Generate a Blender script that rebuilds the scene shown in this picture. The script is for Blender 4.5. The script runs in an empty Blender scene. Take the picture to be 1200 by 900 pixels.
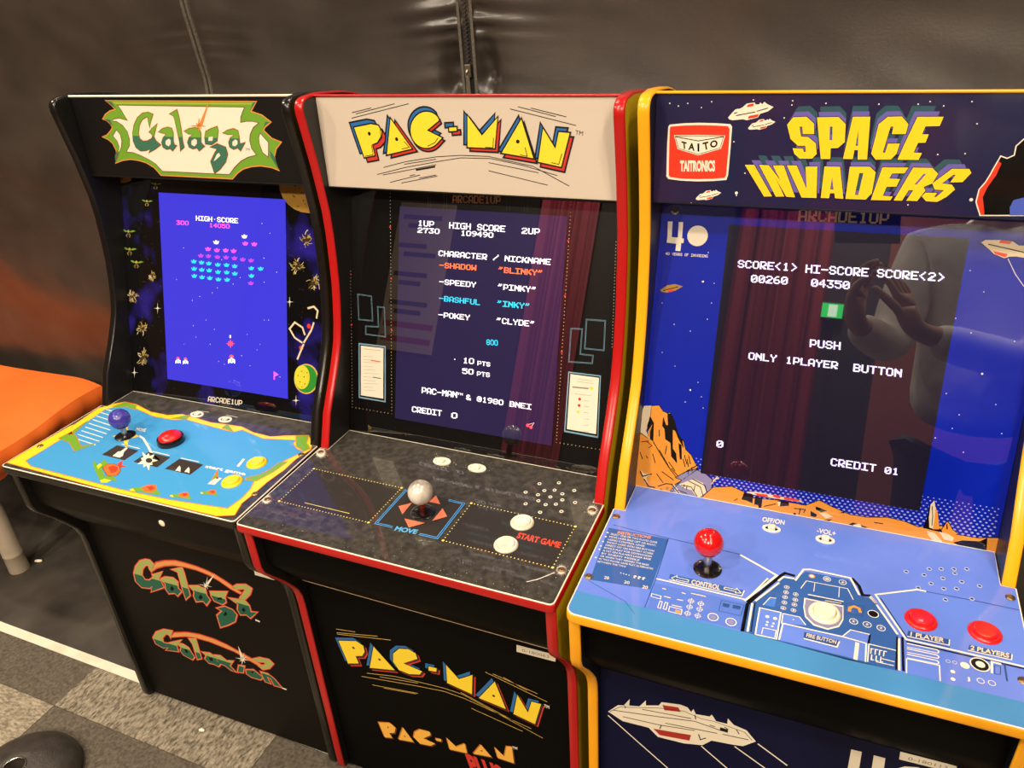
import bpy, bmesh, math, random
from mathutils import Vector, Matrix
from mathutils.geometry import tessellate_polygon
R = math.radians
SC = bpy.context.scene
COL = SC.collection

# ------------------------------------------------------------------ camera, world, lights, exposure
cam_d = bpy.data.cameras.new('camera'); cam = bpy.data.objects.new('camera', cam_d); COL.objects.link(cam)
cam_d.sensor_width = 36.0; cam_d.lens = 36.0 * 905.0837 / 1200.0; cam_d.clip_start = 0.02
right = Vector((0.9198082, 0.3879893, -0.0584560)); up = Vector((-0.1365294, 0.4561591, 0.8793626)); back = Vector((0.3678485, -0.8008640, 0.4725508))
M = Matrix((right, up, back)).transposed().to_4x4(); M.translation = (0.49826627, -1.23068685, 1.319); cam.matrix_world = M
SC.camera = cam
SC.view_settings.view_transform = 'Standard'; SC.view_settings.look = 'None'
SC.view_settings.exposure = 0.0; SC.view_settings.gamma = 1.0; SC.view_settings.use_curve_mapping = False
world = bpy.data.worlds.new('world'); SC.world = world; world.use_nodes = True
world.node_tree.nodes['Background'].inputs[0].default_value = (1.0, 0.84, 0.66, 1); world.node_tree.nodes['Background'].inputs[1].default_value = 0.035
CEIL = 2.55
LIGHTS = [(-2.2, -0.45, 26), (-0.55, -0.22, 10), (0.62, -0.24, 8), (-1.5, -1.75, 24), (-0.35, -1.62, 20), (1.25, -1.70, 20), (-0.9, -2.95, 62), (0.55, -3.05, 62), (1.9, -2.8, 40), (0.98, -1.14, 13)]  # last lamp is an addition, there to brighten the reflected person's jacket
LCOL = (1.0, 0.862, 0.68)
for i, (x, y, e) in enumerate(LIGHTS):
    ld = bpy.data.lights.new('downlight_lamp', 'AREA'); ld.shape = 'DISK'; ld.size = 0.13; ld.energy = e; ld.color = LCOL
    lo = bpy.data.objects.new('downlight_lamp', ld); COL.objects.link(lo); lo.location = (x, y, CEIL - 0.012)

# ------------------------------------------------------------------ helpers
def lin(c):
    return tuple(((v/255.0)/12.92 if v/255.0 <= 0.04045 else ((v/255.0+0.055)/1.055)**2.4) for v in c)
MATS = {}
def pm(name, rgb, rough=0.5, metal=0.0, spec=0.5, emis=0.0, coat=0.0, srgb=True, crough=0.03):
    if name in MATS: return MATS[name]
    m = bpy.data.materials.new(name); m.use_nodes = True; b = m.node_tree.nodes['Principled BSDF']
    c = lin(rgb) if srgb else rgb
    b.inputs['Base Color'].default_value = (*c, 1); b.inputs['Roughness'].default_value = rough; b.inputs['Metallic'].default_value = metal
    b.inputs['Specular IOR Level'].default_value = spec
    if coat:
        b.inputs['Coat Weight'].default_value = coat; b.inputs['Coat Roughness'].default_value = crough
        if crough < .02: b.inputs['Coat IOR'].default_value = 1.95   # hard glossy screen cover
    if emis: b.inputs['Emission Color'].default_value = (*c, 1); b.inputs['Emission Strength'].default_value = emis
    MATS[name] = m; return m
def nodes(m): return m.node_tree.nodes, m.node_tree.links, m.node_tree.nodes['Principled BSDF']
def noise_mix(m, c1, c2, scale, lo, hi, detail=4.0, rough_to=None, bump=0.0, bscale=None, coord='Object', stretch=(1,1,1)):
    n, l, b = nodes(m)
    tc = n.new('ShaderNodeTexCoord'); mp = n.new('ShaderNodeMapping'); mp.inputs['Scale'].default_value = stretch
    nz = n.new('ShaderNodeTexNoise'); nz.inputs['Scale'].default_value = scale; nz.inputs['Detail'].default_value = detail
    rp = n.new('ShaderNodeMapRange'); rp.inputs[1].default_value = lo; rp.inputs[2].default_value = hi
    mx = n.new('ShaderNodeMix'); mx.data_type = 'RGBA'; mx.inputs[6].default_value = (*c1, 1); mx.inputs[7].default_value = (*c2, 1)
    l.new(tc.outputs[coord], mp.inputs[0]); l.new(mp.outputs[0], nz.inputs['Vector']); l.new(nz.outputs[0], rp.inputs[0]); l.new(rp.outputs[0], mx.inputs[0]); l.new(mx.outputs[2], b.inputs['Base Color'])
    if rough_to is not None:
        rr = n.new('ShaderNodeMapRange'); rr.inputs[3].default_value = b.inputs['Roughness'].default_value; rr.inputs[4].default_value = rough_to
        l.new(rp.outputs[0], rr.inputs[0]); l.new(rr.outputs[0], b.inputs['Roughness'])
    if bump:
        nb = n.new('ShaderNodeTexNoise'); nb.inputs['Scale'].default_value = bscale or scale; nb.inputs['Detail'].default_value = 5
        bp = n.new('ShaderNodeBump'); bp.inputs['Strength'].default_value = bump; bp.inputs['Distance'].default_value = 0.002
        l.new(mp.outputs[0], nb.inputs['Vector']); l.new(nb.outputs[0], bp.inputs['Height']); l.new(bp.outputs[0], b.inputs['Normal'])
    return m

class MB:
    """collects faces with materials, then links them as ONE mesh object"""
    def __init__(s): s.v = []; s.f = []; s.m = []; s.mats = []
    def mi(s, mat):
        if mat not in s.mats: s.mats.append(mat)
        return s.mats.index(mat)
    def add(s, vs, fs, mat):
        o = len(s.v); s.v += [tuple(v) for v in vs]; k = s.mi(mat)
        for f in fs: s.f.append(tuple(i+o for i in f)); s.m.append(k)
    def box(s, x0, x1, y0, y1, z0, z1, mat):
        vs = [(x, y, z) for x in (x0, x1) for y in (y0, y1) for z in (z0, z1)]
        s.add(vs, [(0,1,3,2),(4,6,7,5),(0,4,5,1),(2,3,7,6),(0,2,6,4),(1,5,7,3)], mat)
    def lathe(s, c, prof, n, mat, axis=None, cap=True):
        # prof: list of (r, h) along +z
        q = axis or Matrix.Identity(3); vs = []; fs = []
        for r, h in prof:
            for i in range(n):
                a = 2*math.pi*i/n; vs.append(Vector(c) + q @ Vector((r*math.cos(a), r*math.sin(a), h)))
        for j in range(len(prof)-1):
            for i in range(n): fs.append((j*n+i, j*n+(i+1) % n, (j+1)*n+(i+1) % n, (j+1)*n+i))
        if cap: fs.append(tuple(range(n-1, -1, -1))); fs.append(tuple((len(prof)-1)*n+i for i in range(n)))
        s.add(vs, fs, mat)
    def tube(s, pts, r, n, mat, closed=False):
        vs = []; fs = []; pts = [Vector(p) for p in pts]; N = len(pts)
        for i, p in enumerate(pts):
            a = pts[(i-1) % N] if (closed or i > 0) else p; b = pts[(i+1) % N] if (closed or i < N-1) else p
            t = (b-a).normalized(); u = t.cross(Vector((0, 0, 1)))
            if u.length < 1e-4: u = t.cross(Vector((1, 0, 0)))
            u.normalize(); w = t.cross(u)
            rr = r[i] if isinstance(r, (list, tuple)) else r
            for k in range(n): an = 2*math.pi*k/n; vs.append(p + u*math.cos(an)*rr + w*math.sin(an)*rr)
        for i in range(N if closed else N-1):
            j = (i+1) % N
            for k in range(n): fs.append((i*n+k, i*n+(k+1) % n, j*n+(k+1) % n, j*n+k))
        if not closed: fs.append(tuple(range(n-1, -1, -1))); fs.append(tuple((N-1)*n+k for k in range(n)))
        s.add(vs, fs, mat)
    def build(s, name, parent=None, smooth=0, bevel=0.0, loc=None, fixn=True):
        me = bpy.data.meshes.new(name); me.from_pydata(s.v, [], s.f); me.update()
        for m in s.mats: me.materials.append(m)
        me.polygons.foreach_set('material_index', s.m)
        o = bpy.data.objects.new(name, me); COL.objects.link(o)
        if fixn:
            bm = bmesh.new(); bm.from_mesh(me); bmesh.ops.recalc_face_normals(bm, faces=bm.faces[:]); bm.to_mesh(me); bm.free()
        if smooth:
            me.polygons.foreach_set('use_smooth', [True]*len(me.polygons)); me.set_sharp_from_angle(angle=R(smooth))
        if bevel:
            b = o.modifiers.new('bevel', 'BEVEL'); b.width = bevel; b.segments = 2; b.limit_method = 'ANGLE'; b.angle_limit = R(40)
        if parent: o.parent = parent
        if loc: o.location = loc
        return o
def thing(name, label, cat, loc=(0,0,0), rz=0, group=None):
    o = bpy.data.objects.new(name, None); COL.objects.link(o); o.location = loc; o.rotation_euler = (0, 0, rz); o.empty_display_size = .05
    o['label'] = label; o['category'] = cat
    if group: o['group'] = group
    return o
def tag(o, label, cat, group=None):
    o['label'] = label; o['category'] = cat
    if group: o['group'] = group
    return o
def struct(o): o['kind'] = 'structure'; return o

# ------------------------------------------------------------------ printed artwork on flat panels
FONT = {'A':'01110 10001 10001 10001 11111 10001 10001','B':'11110 10001 10001 11110 10001 10001 11110','C':'01110 10001 10000 10000 10000 10001 01110','D':'11110 10001 10001 10001 10001 10001 11110','E':'11111 10000 10000 11110 10000 10000 11111','F':'11111 10000 10000 11110 10000 10000 10000','G':'01111 10000 10000 10011 10001 10001 01111','H':'10001 10001 10001 11111 10001 10001 10001','I':'11111 00100 00100 00100 00100 00100 11111','K':'10001 10010 10100 11100 10110 10011 10001','L':'10000 10000 10000 10000 10000 10000 11111','M':'10001 11011 11111 10101 10001 10001 10001','N':'10001 11001 11101 10111 10011 10001 10001','O':'01110 10001 10001 10001 10001 10001 01110','P':'11110 10001 10001 10001 11110 10000 10000','R':'11110 10001 10001 10011 11100 10110 10011','S':'01110 10001 10000 01110 00001 10001 01110','T':'11111 00100 00100 00100 00100 00100 00100','U':'10001 10001 10001 10001 10001 10001 01110','V':'10001 10001 10001 10001 10001 01010 00100','W':'10001 10001 10001 10101 11111 11011 10001','X':'10001 11011 01110 00100 01110 11011 10001','Y':'10001 10001 01010 00100 00100 00100 00100','0':'01110 10001 10001 10001 10001 10001 01110','z':'01110 10001 10011 10101 11001 10001 01110','1':'00100 01100 00100 00100 00100 00100 01110','2':'01110 10001 00001 00110 01100 11000 11111','3':'11111 00010 00100 00110 00001 10001 01110','4':'00010 00110 01010 10010 11111 00010 00010','5':'11111 10000 11110 00001 00001 10001 01110','6':'00110 01000 10000 11110 10001 10001 01110','7':'11111 10001 00010 00100 00100 00100 00100','8':'01110 10001 10001 01110 10001 10001 01110','9':'01110 10001 10001 01111 00001 00010 01100','-':'00000 00000 00000 11111 00000 00000 00000','.':'00000 00000 00000 00100 00000 00000 00000','/':'00001 00001 00010 00100 01000 10000 10000','<':'00010 00100 01000 10000 01000 00100 00010','>':'01000 00100 00010 00001 00010 00100 01000','"':'01010 01010 10100 00000 00000 00000 00000','&':'01100 10010 10100 01000 10101 10010 01101','@':'01110 10001 10111 10101 10111 10001 01110',' ':'00000 '*7}
_tcache = {}
def text_mesh(s, bold):
    k = (s, bold)
    if k in _tcache: return _tcache[k]
    c = bpy.data.curves.new('lettering', 'FONT'); c.body = s; c.offset = bold; c.resolution_u = 3
    o = bpy.data.objects.new('lettering', c); COL.objects.link(o)
    bpy.context.view_layer.update()
    me = o.to_mesh(); vs = [tuple(v.co) for v in me.vertices]; fs = [tuple(p.vertices) for p in me.polygons]
    o.to_mesh_clear(); bpy.data.objects.remove(o); bpy.data.curves.remove(c)
    _tcache[k] = (vs, fs); return vs, fs
def cap_h():
    vs, _ = text_mesh('H', 0); return max(v[1] for v in vs)
def pairs(a): return [(a[i]*1e-4, a[i+1]*1e-4) for i in range(0, len(a), 2)]
def tess(polys):
    flat = [p for q in polys for p in q]
    tr = tessellate_polygon([[Vector((x, y, 0)) for x, y in q] for q in polys])
    return flat, [tuple(t) for t in tr]
def ribbon(pts, w, closed):
    n = len(pts); L = []; Rr = []
    for i in range(n):
        a = pts[(i-1) % n] if (closed or i > 0) else None; b = pts[(i+1) % n] if (closed or i < n-1) else None; p = pts[i]
        ds = []
        if a is not None: d = Vector((p[0]-a[0], p[1]-a[1])); ds.append(d.normalized() if d.length > 1e-9 else Vector((1, 0)))
        if b is not None: d = Vector((b[0]-p[0], b[1]-p[1])); ds.append(d.normalized() if d.length > 1e-9 else Vector((1, 0)))
        if len(ds) == 2:
            t = ds[0]+ds[1]
            if t.length < 0.2: t = ds[0].copy()
            t.normalize(); nrm = Vector((-t.y, t.x)); k = min(2.0, 1/max(.3, abs(nrm.dot(Vector((-ds[0].y, ds[0].x))))))
        else: nrm = Vector((-ds[0].y, ds[0].x)); k = 1
        L.append((p[0]+nrm.x*w/2*k, p[1]+nrm.y*w/2*k)); Rr.append((p[0]-nrm.x*w/2*k, p[1]-nrm.y*w/2*k))
    vs = L+Rr; fs = [(i, (i+1) % n, n+(i+1) % n, n+i) for i in range(n if closed else n-1)]
    return vs, fs
def clip_tri(tri, a, b, side):
    out = []; dx, dy = b[0]-a[0], b[1]-a[1]
    f = lambda p: side*(dx*(p[1]-a[1])-dy*(p[0]-a[0]))
    for i in range(len(tri)):
        p, q = tri[i], tri[(i+1) % len(tri)]; fp, fq = f(p), f(q)
        if fp >= 0: out.append(p)
        if (fp >= 0) != (fq >= 0): t = fp/(fp-fq); out.append((p[0]+(q[0]-p[0])*t, p[1]+(q[1]-p[1])*t))
    return out
STEP = 0.00012
def print_art(mb, items, fn, normal, mat, sw=1.0):
    """fn(u, v, lift) -> 3-D point in the part's space"""
    H = cap_h(); nv = Vector(normal)
    def put(vs, fs, m, lay):
        P = [Vector(fn(x, y, lay*STEP + .00005)) for x, y in vs]; F = []
        for f in fs:
            if len(f) < 3: continue
            n = Vector((0, 0, 0))
            for i in range(len(f)): n += P[f[i]].cross(P[f[(i+1) % len(f)]])
            if n.length < 1e-14: continue
            F.append(f if n.dot(nv) > 0 else tuple(reversed(f)))
        mb.add(P, F, m)
    for it in items:
        k = it[0]
        if k == 'f':
            vs, fs = tess([pairs(it[3])]+[pairs(h) for h in it[4]]); put(vs, fs, mat(it[1]), it[2])
        elif k == 'h':
            vs, fs = tess([pairs(it[4])]+[pairs(h) for h in it[5]]); a, b = pairs(it[6])
            for m, sd in ((it[1], 1), (it[2], -1)):
                V = []; F = []
                for f in fs:
                    q = clip_tri([vs[i] for i in f], a, b, sd)
                    if len(q) > 2: F.append(tuple(range(len(V), len(V)+len(q)))); V += q
                put(V, F, mat(m), it[3])
        elif k in 'sc':
            vs, fs = ribbon(pairs(it[4]), it[3]*1e-3*sw, k == 'c'); put(vs, fs, mat(it[1]), it[2])
        elif k == 'd':
            r = it[3]*1e-3; n = 8 if r < .0012 else 20; V = []; F = []
            for x, y in pairs(it[4]):
                F.append(tuple(range(len(V), len(V)+n))); V += [(x+r*math.cos(6.28319*i/n), y+r*math.sin(6.28319*i/n)) for i in range(n)]
            put(V, F, mat(it[1]), it[2])
        elif k == 'o':
            r = it[3]*1e-3; w = it[4]*1e-3; n = 24
            for x, y in pairs(it[5]):
                vs, fs = ribbon([(x+(r-w/2)*math.cos(6.28319*i/n), y+(r-w/2)*math.sin(6.28319*i/n)) for i in range(n)], w, True); put(vs, fs, mat(it[1]), it[2])
        elif k == 't':
            vs, fs = text_mesh(it[3], it[4]); o, e, t = [Vector(p) for p in pairs(it[5])]
            x0 = min(v[0] for v in vs); x1 = max(v[0] for v in vs)
            put([tuple(o+(e-o)*((v[0]-x0)/(x1-x0))+(t-o)*(v[1]/H)) for v in vs], fs, mat(it[1]), it[2])
        elif k == 'p':
            o, e, t = [Vector(p) for p in pairs(it[4])]; s = it[3]; W = len(s)*6-1.0; V = []; F = []
            for ci, ch in enumerate(s):
                for ry, row in enumerate(FONT[ch].split()):
                    c = 0
                    while c < len(row):
                        if row[c] == '1':
                            d = c
                            while d < len(row) and row[d] == '1': d += 1
                            x0 = (ci*6+c-.16)/W; x1 = (ci*6+d+.16)/W; y1 = (7-ry+.05)/7; y0 = (6-ry-.05)/7
                            F.append(tuple(range(len(V), len(V)+4))); V += [tuple(o+(e-o)*a+(t-o)*b) for a, b in ((x0, y0), (x1, y0), (x1, y1), (x0, y1))]; c = d
                        else: c += 1
            put(V, F, mat(it[1]), it[2])
INK = dict(bone=(225,205,170), brown=(120,60,30), copper=(200,145,105), cream=(238,228,205), d_blue=(66,152,208), d_orange=(228,110,50), d_yellow=(245,205,40), dotred=(215,50,45), dotw=(215,195,140), doty=(235,215,110), g_dark=(60,112,88), g_deep=(28,92,70), g_green=(112,160,45), g_khaki=(160,170,95), g_leaf=(115,165,50), g_lime=(170,180,60), g_orange=(225,140,60), g_peach=(230,150,95), g_peach2=(225,150,85), g_red=(120,40,25), g_redline=(205,60,40), gold=(190,165,85), gold_dark=(62,50,28), grey=(130,122,110), ink=(14,11,10), lilac_grey=(135,130,165), line_gold=(200,165,75), maze=(120,160,180), maze_dim=(70,80,82), navy=(22,22,62), orange=(235,150,60), p_amber=(190,110,35), p_blue=(35,105,170), p_blue2=(25,85,165), p_panel=(50,46,43), p_red=(205,50,38), p_salmon=(225,120,90), p_sky=(95,175,228), p_yellow=(246,214,48), p_yellow2=(240,180,70), paper=(235,225,205), picture_black=(58,50,45), planet_dark=(105,75,30), planet_gold=(165,125,55), planet_green=(50,140,50), planet_rim=(225,180,80), planet_yellow=(215,205,60), s_band=(70,135,190), s_base=(98,128,218), s_base2=(98,128,218), s_blue=(75,95,190), s_blue2=(70,120,205), s_dark=(52,92,160), s_dark2=(86,118,205), s_line=(48,78,135), s_purple=(105,95,170), s_redd=(170,45,35), s_teal=(50,85,95), s_yellow=(248,208,42), sand=(225,145,55), silver=(222,212,196), stardust=(140,128,98), t_red=(228,62,40), t_red2=(235,75,55), textgrey=(140,130,115), white_dust=(215,208,195))
LCDC = dict(l_cyan=(40,190,225), l_lilac=(215,205,250), l_orange=(255,110,60), l_pink=(250,80,200), l_pinkw=(255,190,200), l_purple=(170,60,200), l_red=(250,70,90), l_white=(245,240,255))
def ink_set(kind):
    # kind: gloss of the overlay the ink is printed under
    spec = 0.5 if kind in ('marquee', 'front') else 0.12
    rough, coat, crough = {'marquee': (0.45, 0.25, 0.12), 'shiny': (0.35, 1.0, 0.06), 'acrylic': (0.3, 1.0, 0.012), 'deck': (0.4, 0.8, 0.05), 'front': (0.5, 0.0, 0.2)}[kind]
    def f(n):
        if n in LCDC:
            return pm('lit_'+n, LCDC[n], .3, emis=1.0, coat=1.0, crough=.012)
        return pm('ink_'+kind+'_'+n, INK[n], rough, spec=spec, coat=coat, crough=crough)
    return f
ART={
 'Gm':[
  ('f','g_green',1,[-1477,1223,1569,1207,1432,1065,1624,1014,1768,914,1641,840,1601,794,1733,675,1896,625,1778,526,1716,409,1719,291,1757,197,1619,241,1414,259,1228,241,1065,200,941,136,812,38,-678,46,-790,170,-937,243,-1098,277,-1267,290,-1451,268,-1630,216,-1563,329,-1538,432,-1577,546,-1660,608,-1770,645,-1650,679,-1558,736,-1482,799,-1511,861,-1564,905,-1647,934,-1559,1009,-1434,1063,-1316,1083,-1369,1144],[]),
  ('c','g_orange',2,0.9,[-1477,1223,1569,1207,1432,1065,1624,1014,1768,914,1641,840,1601,794,1733,675,1896,625,1778,526,1716,409,1719,291,1757,197,1619,241,1414,259,1228,241,1065,200,941,136,812,38,-678,46,-790,170,-937,243,-1098,277,-1267,290,-1451,268,-1630,216,-1563,329,-1538,432,-1577,546,-1660,608,-1770,645,-1650,679,-1558,736,-1482,799,-1511,861,-1564,905,-1647,934,-1559,1009,-1434,1063,-1316,1083,-1369,1144]),
  ('f','g_lime',2,[-1348,1199,1491,1185,1456,1163,-1273,1170],[]),
  ('f','cream',3,[-1236,1151,1330,1125,1265,1046,1218,978,1197,904,1308,921,1426,922,1538,901,1419,831,1333,727,1301,633,1311,517,1379,424,1203,384,1050,321,919,233,768,106,-622,114,-721,223,-850,296,-1001,355,-1157,403,-1310,412,-1203,515,-1167,616,-1174,741,-1241,839,-1357,899,-1459,906,-1395,936,-1270,949,-1104,914,-1149,999,-1186,1084],[]),
  ('c','g_red',4,0.5,[-1236,1151,1330,1125,1265,1046,1218,978,1197,904,1308,921,1426,922,1538,901,1419,831,1333,727,1301,633,1311,517,1379,424,1203,384,1050,321,919,233,768,106,-622,114,-721,223,-850,296,-1001,355,-1157,403,-1310,412,-1203,515,-1167,616,-1174,741,-1241,839,-1357,899,-1459,906,-1395,936,-1270,949,-1104,914,-1149,999,-1186,1084]),
  ('f','cream',3,[-1408,763,-1349,689,-1351,588,-1399,486,-1495,387,-1444,498,-1456,587,-1521,666],[]),
  ('c','g_red',4,0.5,[-1408,763,-1349,689,-1351,588,-1399,486,-1495,387,-1444,498,-1456,587,-1521,666]),
  ('f','cream',3,[1526,752,1652,616,1601,396,1507,462,1478,590,1486,683],[]),
  ('c','g_red',4,0.5,[1526,752,1652,616,1601,396,1507,462,1478,590,1486,683]),
  ('f','g_dark',2,[-1477,1223,-1348,1199,-1292,1093,-1369,1144],[]),
  ('f','g_dark',2,[1569,1207,1490,1181,1417,1064,1459,1114],[]),
  ('f','g_dark',2,[-1647,934,-1487,923,-1471,799,-1536,886],[]),
  ('f','g_dark',2,[1768,914,1658,913,1586,794,1647,868],[]),
  ('f','g_dark',2,[-1630,216,-1502,369,-1524,433,-1606,328],[]),
  ('f','g_dark',2,[1757,197,1642,407,1649,500,1716,409],[]),
  ('c','g_orange',4,1.1,[-523,1014,-612,1045,-740,1030,-875,959,-991,841,-1062,718,-1096,593,-1075,488,-992,432,-862,442,-764,469,-821,403,-655,471,-515,541,-595,601,-622,670,-569,749,-482,871,-621,792,-701,735,-641,694,-674,637,-781,598,-878,591,-939,633,-935,719,-872,843,-785,928,-687,970,-649,966,-663,893,-666,808,-599,918]),
  ('h','g_leaf','g_dark',5,[-523,1014,-612,1045,-740,1030,-875,959,-991,841,-1062,718,-1096,593,-1075,488,-992,432,-862,442,-764,469,-821,403,-655,471,-515,541,-595,601,-622,670,-569,749,-482,871,-621,792,-701,735,-641,694,-674,637,-781,598,-878,591,-939,633,-935,719,-872,843,-785,928,-687,970,-649,966,-663,893,-666,808,-599,918],[],[-1078,673,1123,665]),
  ('c','ink',6,0.25,[-523,1014,-612,1045,-740,1030,-875,959,-991,841,-1062,718,-1096,593,-1075,488,-992,432,-862,442,-764,469,-821,403,-655,471,-515,541,-595,601,-622,670,-569,749,-482,871,-621,792,-701,735,-641,694,-674,637,-781,598,-878,591,-939,633,-935,719,-872,843,-785,928,-687,970,-649,966,-663,893,-666,808,-599,918]),
  ('c','g_orange',4,1.1,[-498,742,-399,794,-276,820,-200,801,-191,729,-229,607,-226,546,-177,535,-297,447,-335,483,-422,469,-484,504,-486,578,-429,653,-342,715,-421,726]),
  ('h','g_leaf','g_dark',5,[-498,742,-399,794,-276,820,-200,801,-191,729,-229,607,-226,546,-177,535,-297,447,-335,483,-422,469,-484,504,-486,578,-429,653,-342,715,-421,726],[[-317,643,-395,605,-412,550,-356,519,-301,557,-281,619]],[-1078,673,1123,665]),
  ('c','ink',6,0.25,[-498,742,-399,794,-276,820,-200,801,-191,729,-229,607,-226,546,-177,535,-297,447,-335,483,-422,469,-484,504,-486,578,-429,653,-342,715,-421,726]),
  ('c','g_orange',4,1.1,[-179,1021,-4,1087,5,993,-6,804,-33,611,-31,513,-132,450,-106,585,-102,754,-97,922,-107,993]),
  ('h','g_leaf','g_dark',5,[-179,1021,-4,1087,5,993,-6,804,-33,611,-31,513,-132,450,-106,585,-102,754,-97,922,-107,993],[],[-1078,673,1123,665]),
  ('c','ink',6,0.25,[-179,1021,-4,1087,5,993,-6,804,-33,611,-31,513,-132,450,-106,585,-102,754,-97,922,-107,993]),
  ('c','g_orange',4,1.1,[45,761,153,801,270,819,360,803,378,737,336,593,392,534,259,459,225,506,139,488,67,515,57,588,111,661,207,715,113,721]),
  ('h','g_leaf','g_dark',5,[45,761,153,801,270,819,360,803,378,737,336,593,392,534,259,459,225,506,139,488,67,515,57,588,111,661,207,715,113,721],[[226,651,145,614,127,553,184,530,244,572,261,628]],[-1078,673,1123,665]),
  ('c','ink',6,0.25,[45,761,153,801,270,819,360,803,378,737,336,593,392,534,259,459,225,506,139,488,67,515,57,588,111,661,207,715,113,721]),
  ('c','g_orange',4,1.1,[430,666,480,762,595,806,728,840,732,777,668,623,541,561,418,570]),
  ('h','g_leaf','g_dark',5,[430,666,480,762,595,806,728,840,732,777,668,623,541,561,418,570],[[512,679,489,620,574,621,602,688]],[-1078,673,1123,665]),
  ('c','ink',6,0.25,[430,666,480,762,595,806,728,840,732,777,668,623,541,561,418,570]),
  ('c','g_orange',4,1.1,[499,524,656,580,813,530,824,423,751,301,610,187,473,113,445,300,579,449,633,498]),
  ('h','g_leaf','g_dark',5,[499,524,656,580,813,530,824,423,751,301,610,187,473,113,445,300,579,449,633,498],[[602,418,508,306,543,319,667,395,659,443]],[-1078,673,1123,665]),
  ('c','ink',6,0.25,[499,524,656,580,813,530,824,423,751,301,610,187,473,113,445,300,579,449,633,498]),
  ('c','g_orange',4,1.1,[809,743,912,786,1040,811,1117,782,1117,700,1102,583,1214,609,1090,477,1041,523,958,498,890,532,888,603,943,674,1031,718,896,725]),
  ('h','g_leaf','g_dark',5,[809,743,912,786,1040,811,1117,782,1117,700,1102,583,1214,609,1090,477,1041,523,958,498,890,532,888,603,943,674,1031,718,896,725],[[1029,652,965,616,950,561,1001,546,1056,582,1070,634]],[-1078,673,1123,665]),
  ('c','ink',6,0.25,[809,743,912,786,1040,811,1117,782,1117,700,1102,583,1214,609,1090,477,1041,523,958,498,890,532,888,603,943,674,1031,718,896,725]),
  ('f','g_orange',6,[636,1169,692,1226,434,844,324,843,405,902],[]),
  ('f','g_orange',6,[503,845,394,833,406,802,369,817,334,748,340,817,302,806,324,832,210,842,330,854,319,884,355,869,397,961,384,869,422,880,400,854],[]),
  ('f','ink',5,[517,839,388,833,410,791,366,821,324,736,342,822,278,795,330,835,196,848,337,853,314,895,358,865,409,972,382,865,440,888,394,851],[]),
  ('t','ink',5,'TM',0,[1183,486,1264,483,1193,524])],
 'Pm':[
  ('f','p_blue',1,[-1735,922,-1433,974,-1312,955,-1265,869,-1285,782,-1367,707,-1449,682,-1429,528,-1624,493],[]),
  ('c','ink',2,1.0,[-1735,922,-1433,974,-1312,955,-1265,869,-1285,782,-1367,707,-1449,682,-1429,528,-1624,493]),
  ('f','p_red',3,[-1624,806,-1323,860,-1202,841,-1155,755,-1174,667,-1256,592,-1338,566,-1317,411,-1511,375],[]),
  ('c','ink',4,1.0,[-1624,806,-1323,860,-1202,841,-1155,755,-1174,667,-1256,592,-1338,566,-1317,411,-1511,375]),
  ('f','p_yellow',5,[-1672,864,-1371,917,-1250,898,-1203,812,-1222,725,-1304,650,-1386,624,-1366,470,-1560,434],[]),
  ('c','ink',6,0.85,[-1672,864,-1371,917,-1250,898,-1203,812,-1222,725,-1304,650,-1386,624,-1366,470,-1560,434]),
  ('f','p_blue',1,[-1089,1026,-782,606,-1225,506],[]),
  ('c','ink',2,1.0,[-1089,1026,-782,606,-1225,506]),
  ('f','p_red',3,[-973,967,-665,547,-1106,447],[]),
  ('c','ink',4,1.0,[-973,967,-665,547,-1106,447]),
  ('f','p_yellow',5,[-1044,1001,-737,580,-1179,481],[]),
  ('c','ink',6,0.85,[-1044,1001,-737,580,-1179,481]),
  ('f','p_blue',1,[-296,1021,-315,1074,-353,1106,-397,1129,-447,1141,-500,1144,-553,1136,-605,1117,-654,1089,-696,1053,-731,1009,-757,961,-771,909,-775,857,-767,806,-748,760,-718,719,-679,686,-633,663,-582,651,-528,649,-473,659,-421,679,-373,708,-269,799,-488,894],[]),
  ('c','ink',2,1.0,[-296,1021,-315,1074,-353,1106,-397,1129,-447,1141,-500,1144,-553,1136,-605,1117,-654,1089,-696,1053,-731,1009,-757,961,-771,909,-775,857,-767,806,-748,760,-718,719,-679,686,-633,663,-582,651,-528,649,-473,659,-421,679,-373,708,-269,799,-488,894]),
  ('f','p_red',3,[-246,928,-266,981,-303,1013,-348,1035,-398,1048,-451,1050,-504,1042,-556,1023,-605,995,-647,958,-682,914,-707,865,-722,813,-726,760,-717,710,-698,663,-668,622,-630,589,-583,566,-532,554,-478,552,-423,562,-371,582,-323,612,-219,704,-438,799],[]),
  ('c','ink',4,1.0,[-246,928,-266,981,-303,1013,-348,1035,-398,1048,-451,1050,-504,1042,-556,1023,-605,995,-647,958,-682,914,-707,865,-722,813,-726,760,-717,710,-698,663,-668,622,-630,589,-583,566,-532,554,-478,552,-423,562,-371,582,-323,612,-219,704,-438,799]),
  ('f','p_yellow',5,[-268,966,-288,1019,-325,1051,-370,1074,-420,1087,-473,1089,-526,1081,-578,1062,-627,1034,-669,997,-704,953,-730,904,-744,853,-748,800,-740,749,-721,703,-691,662,-652,629,-606,606,-555,594,-500,592,-446,602,-393,622,-345,652,-241,743,-460,838],[]),
  ('c','ink',6,0.85,[-268,966,-288,1019,-325,1051,-370,1074,-420,1087,-473,1089,-526,1081,-578,1062,-627,1034,-669,997,-704,953,-730,904,-744,853,-748,800,-740,749,-721,703,-691,662,-652,629,-606,606,-555,594,-500,592,-446,602,-393,622,-345,652,-241,743,-460,838]),
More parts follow.
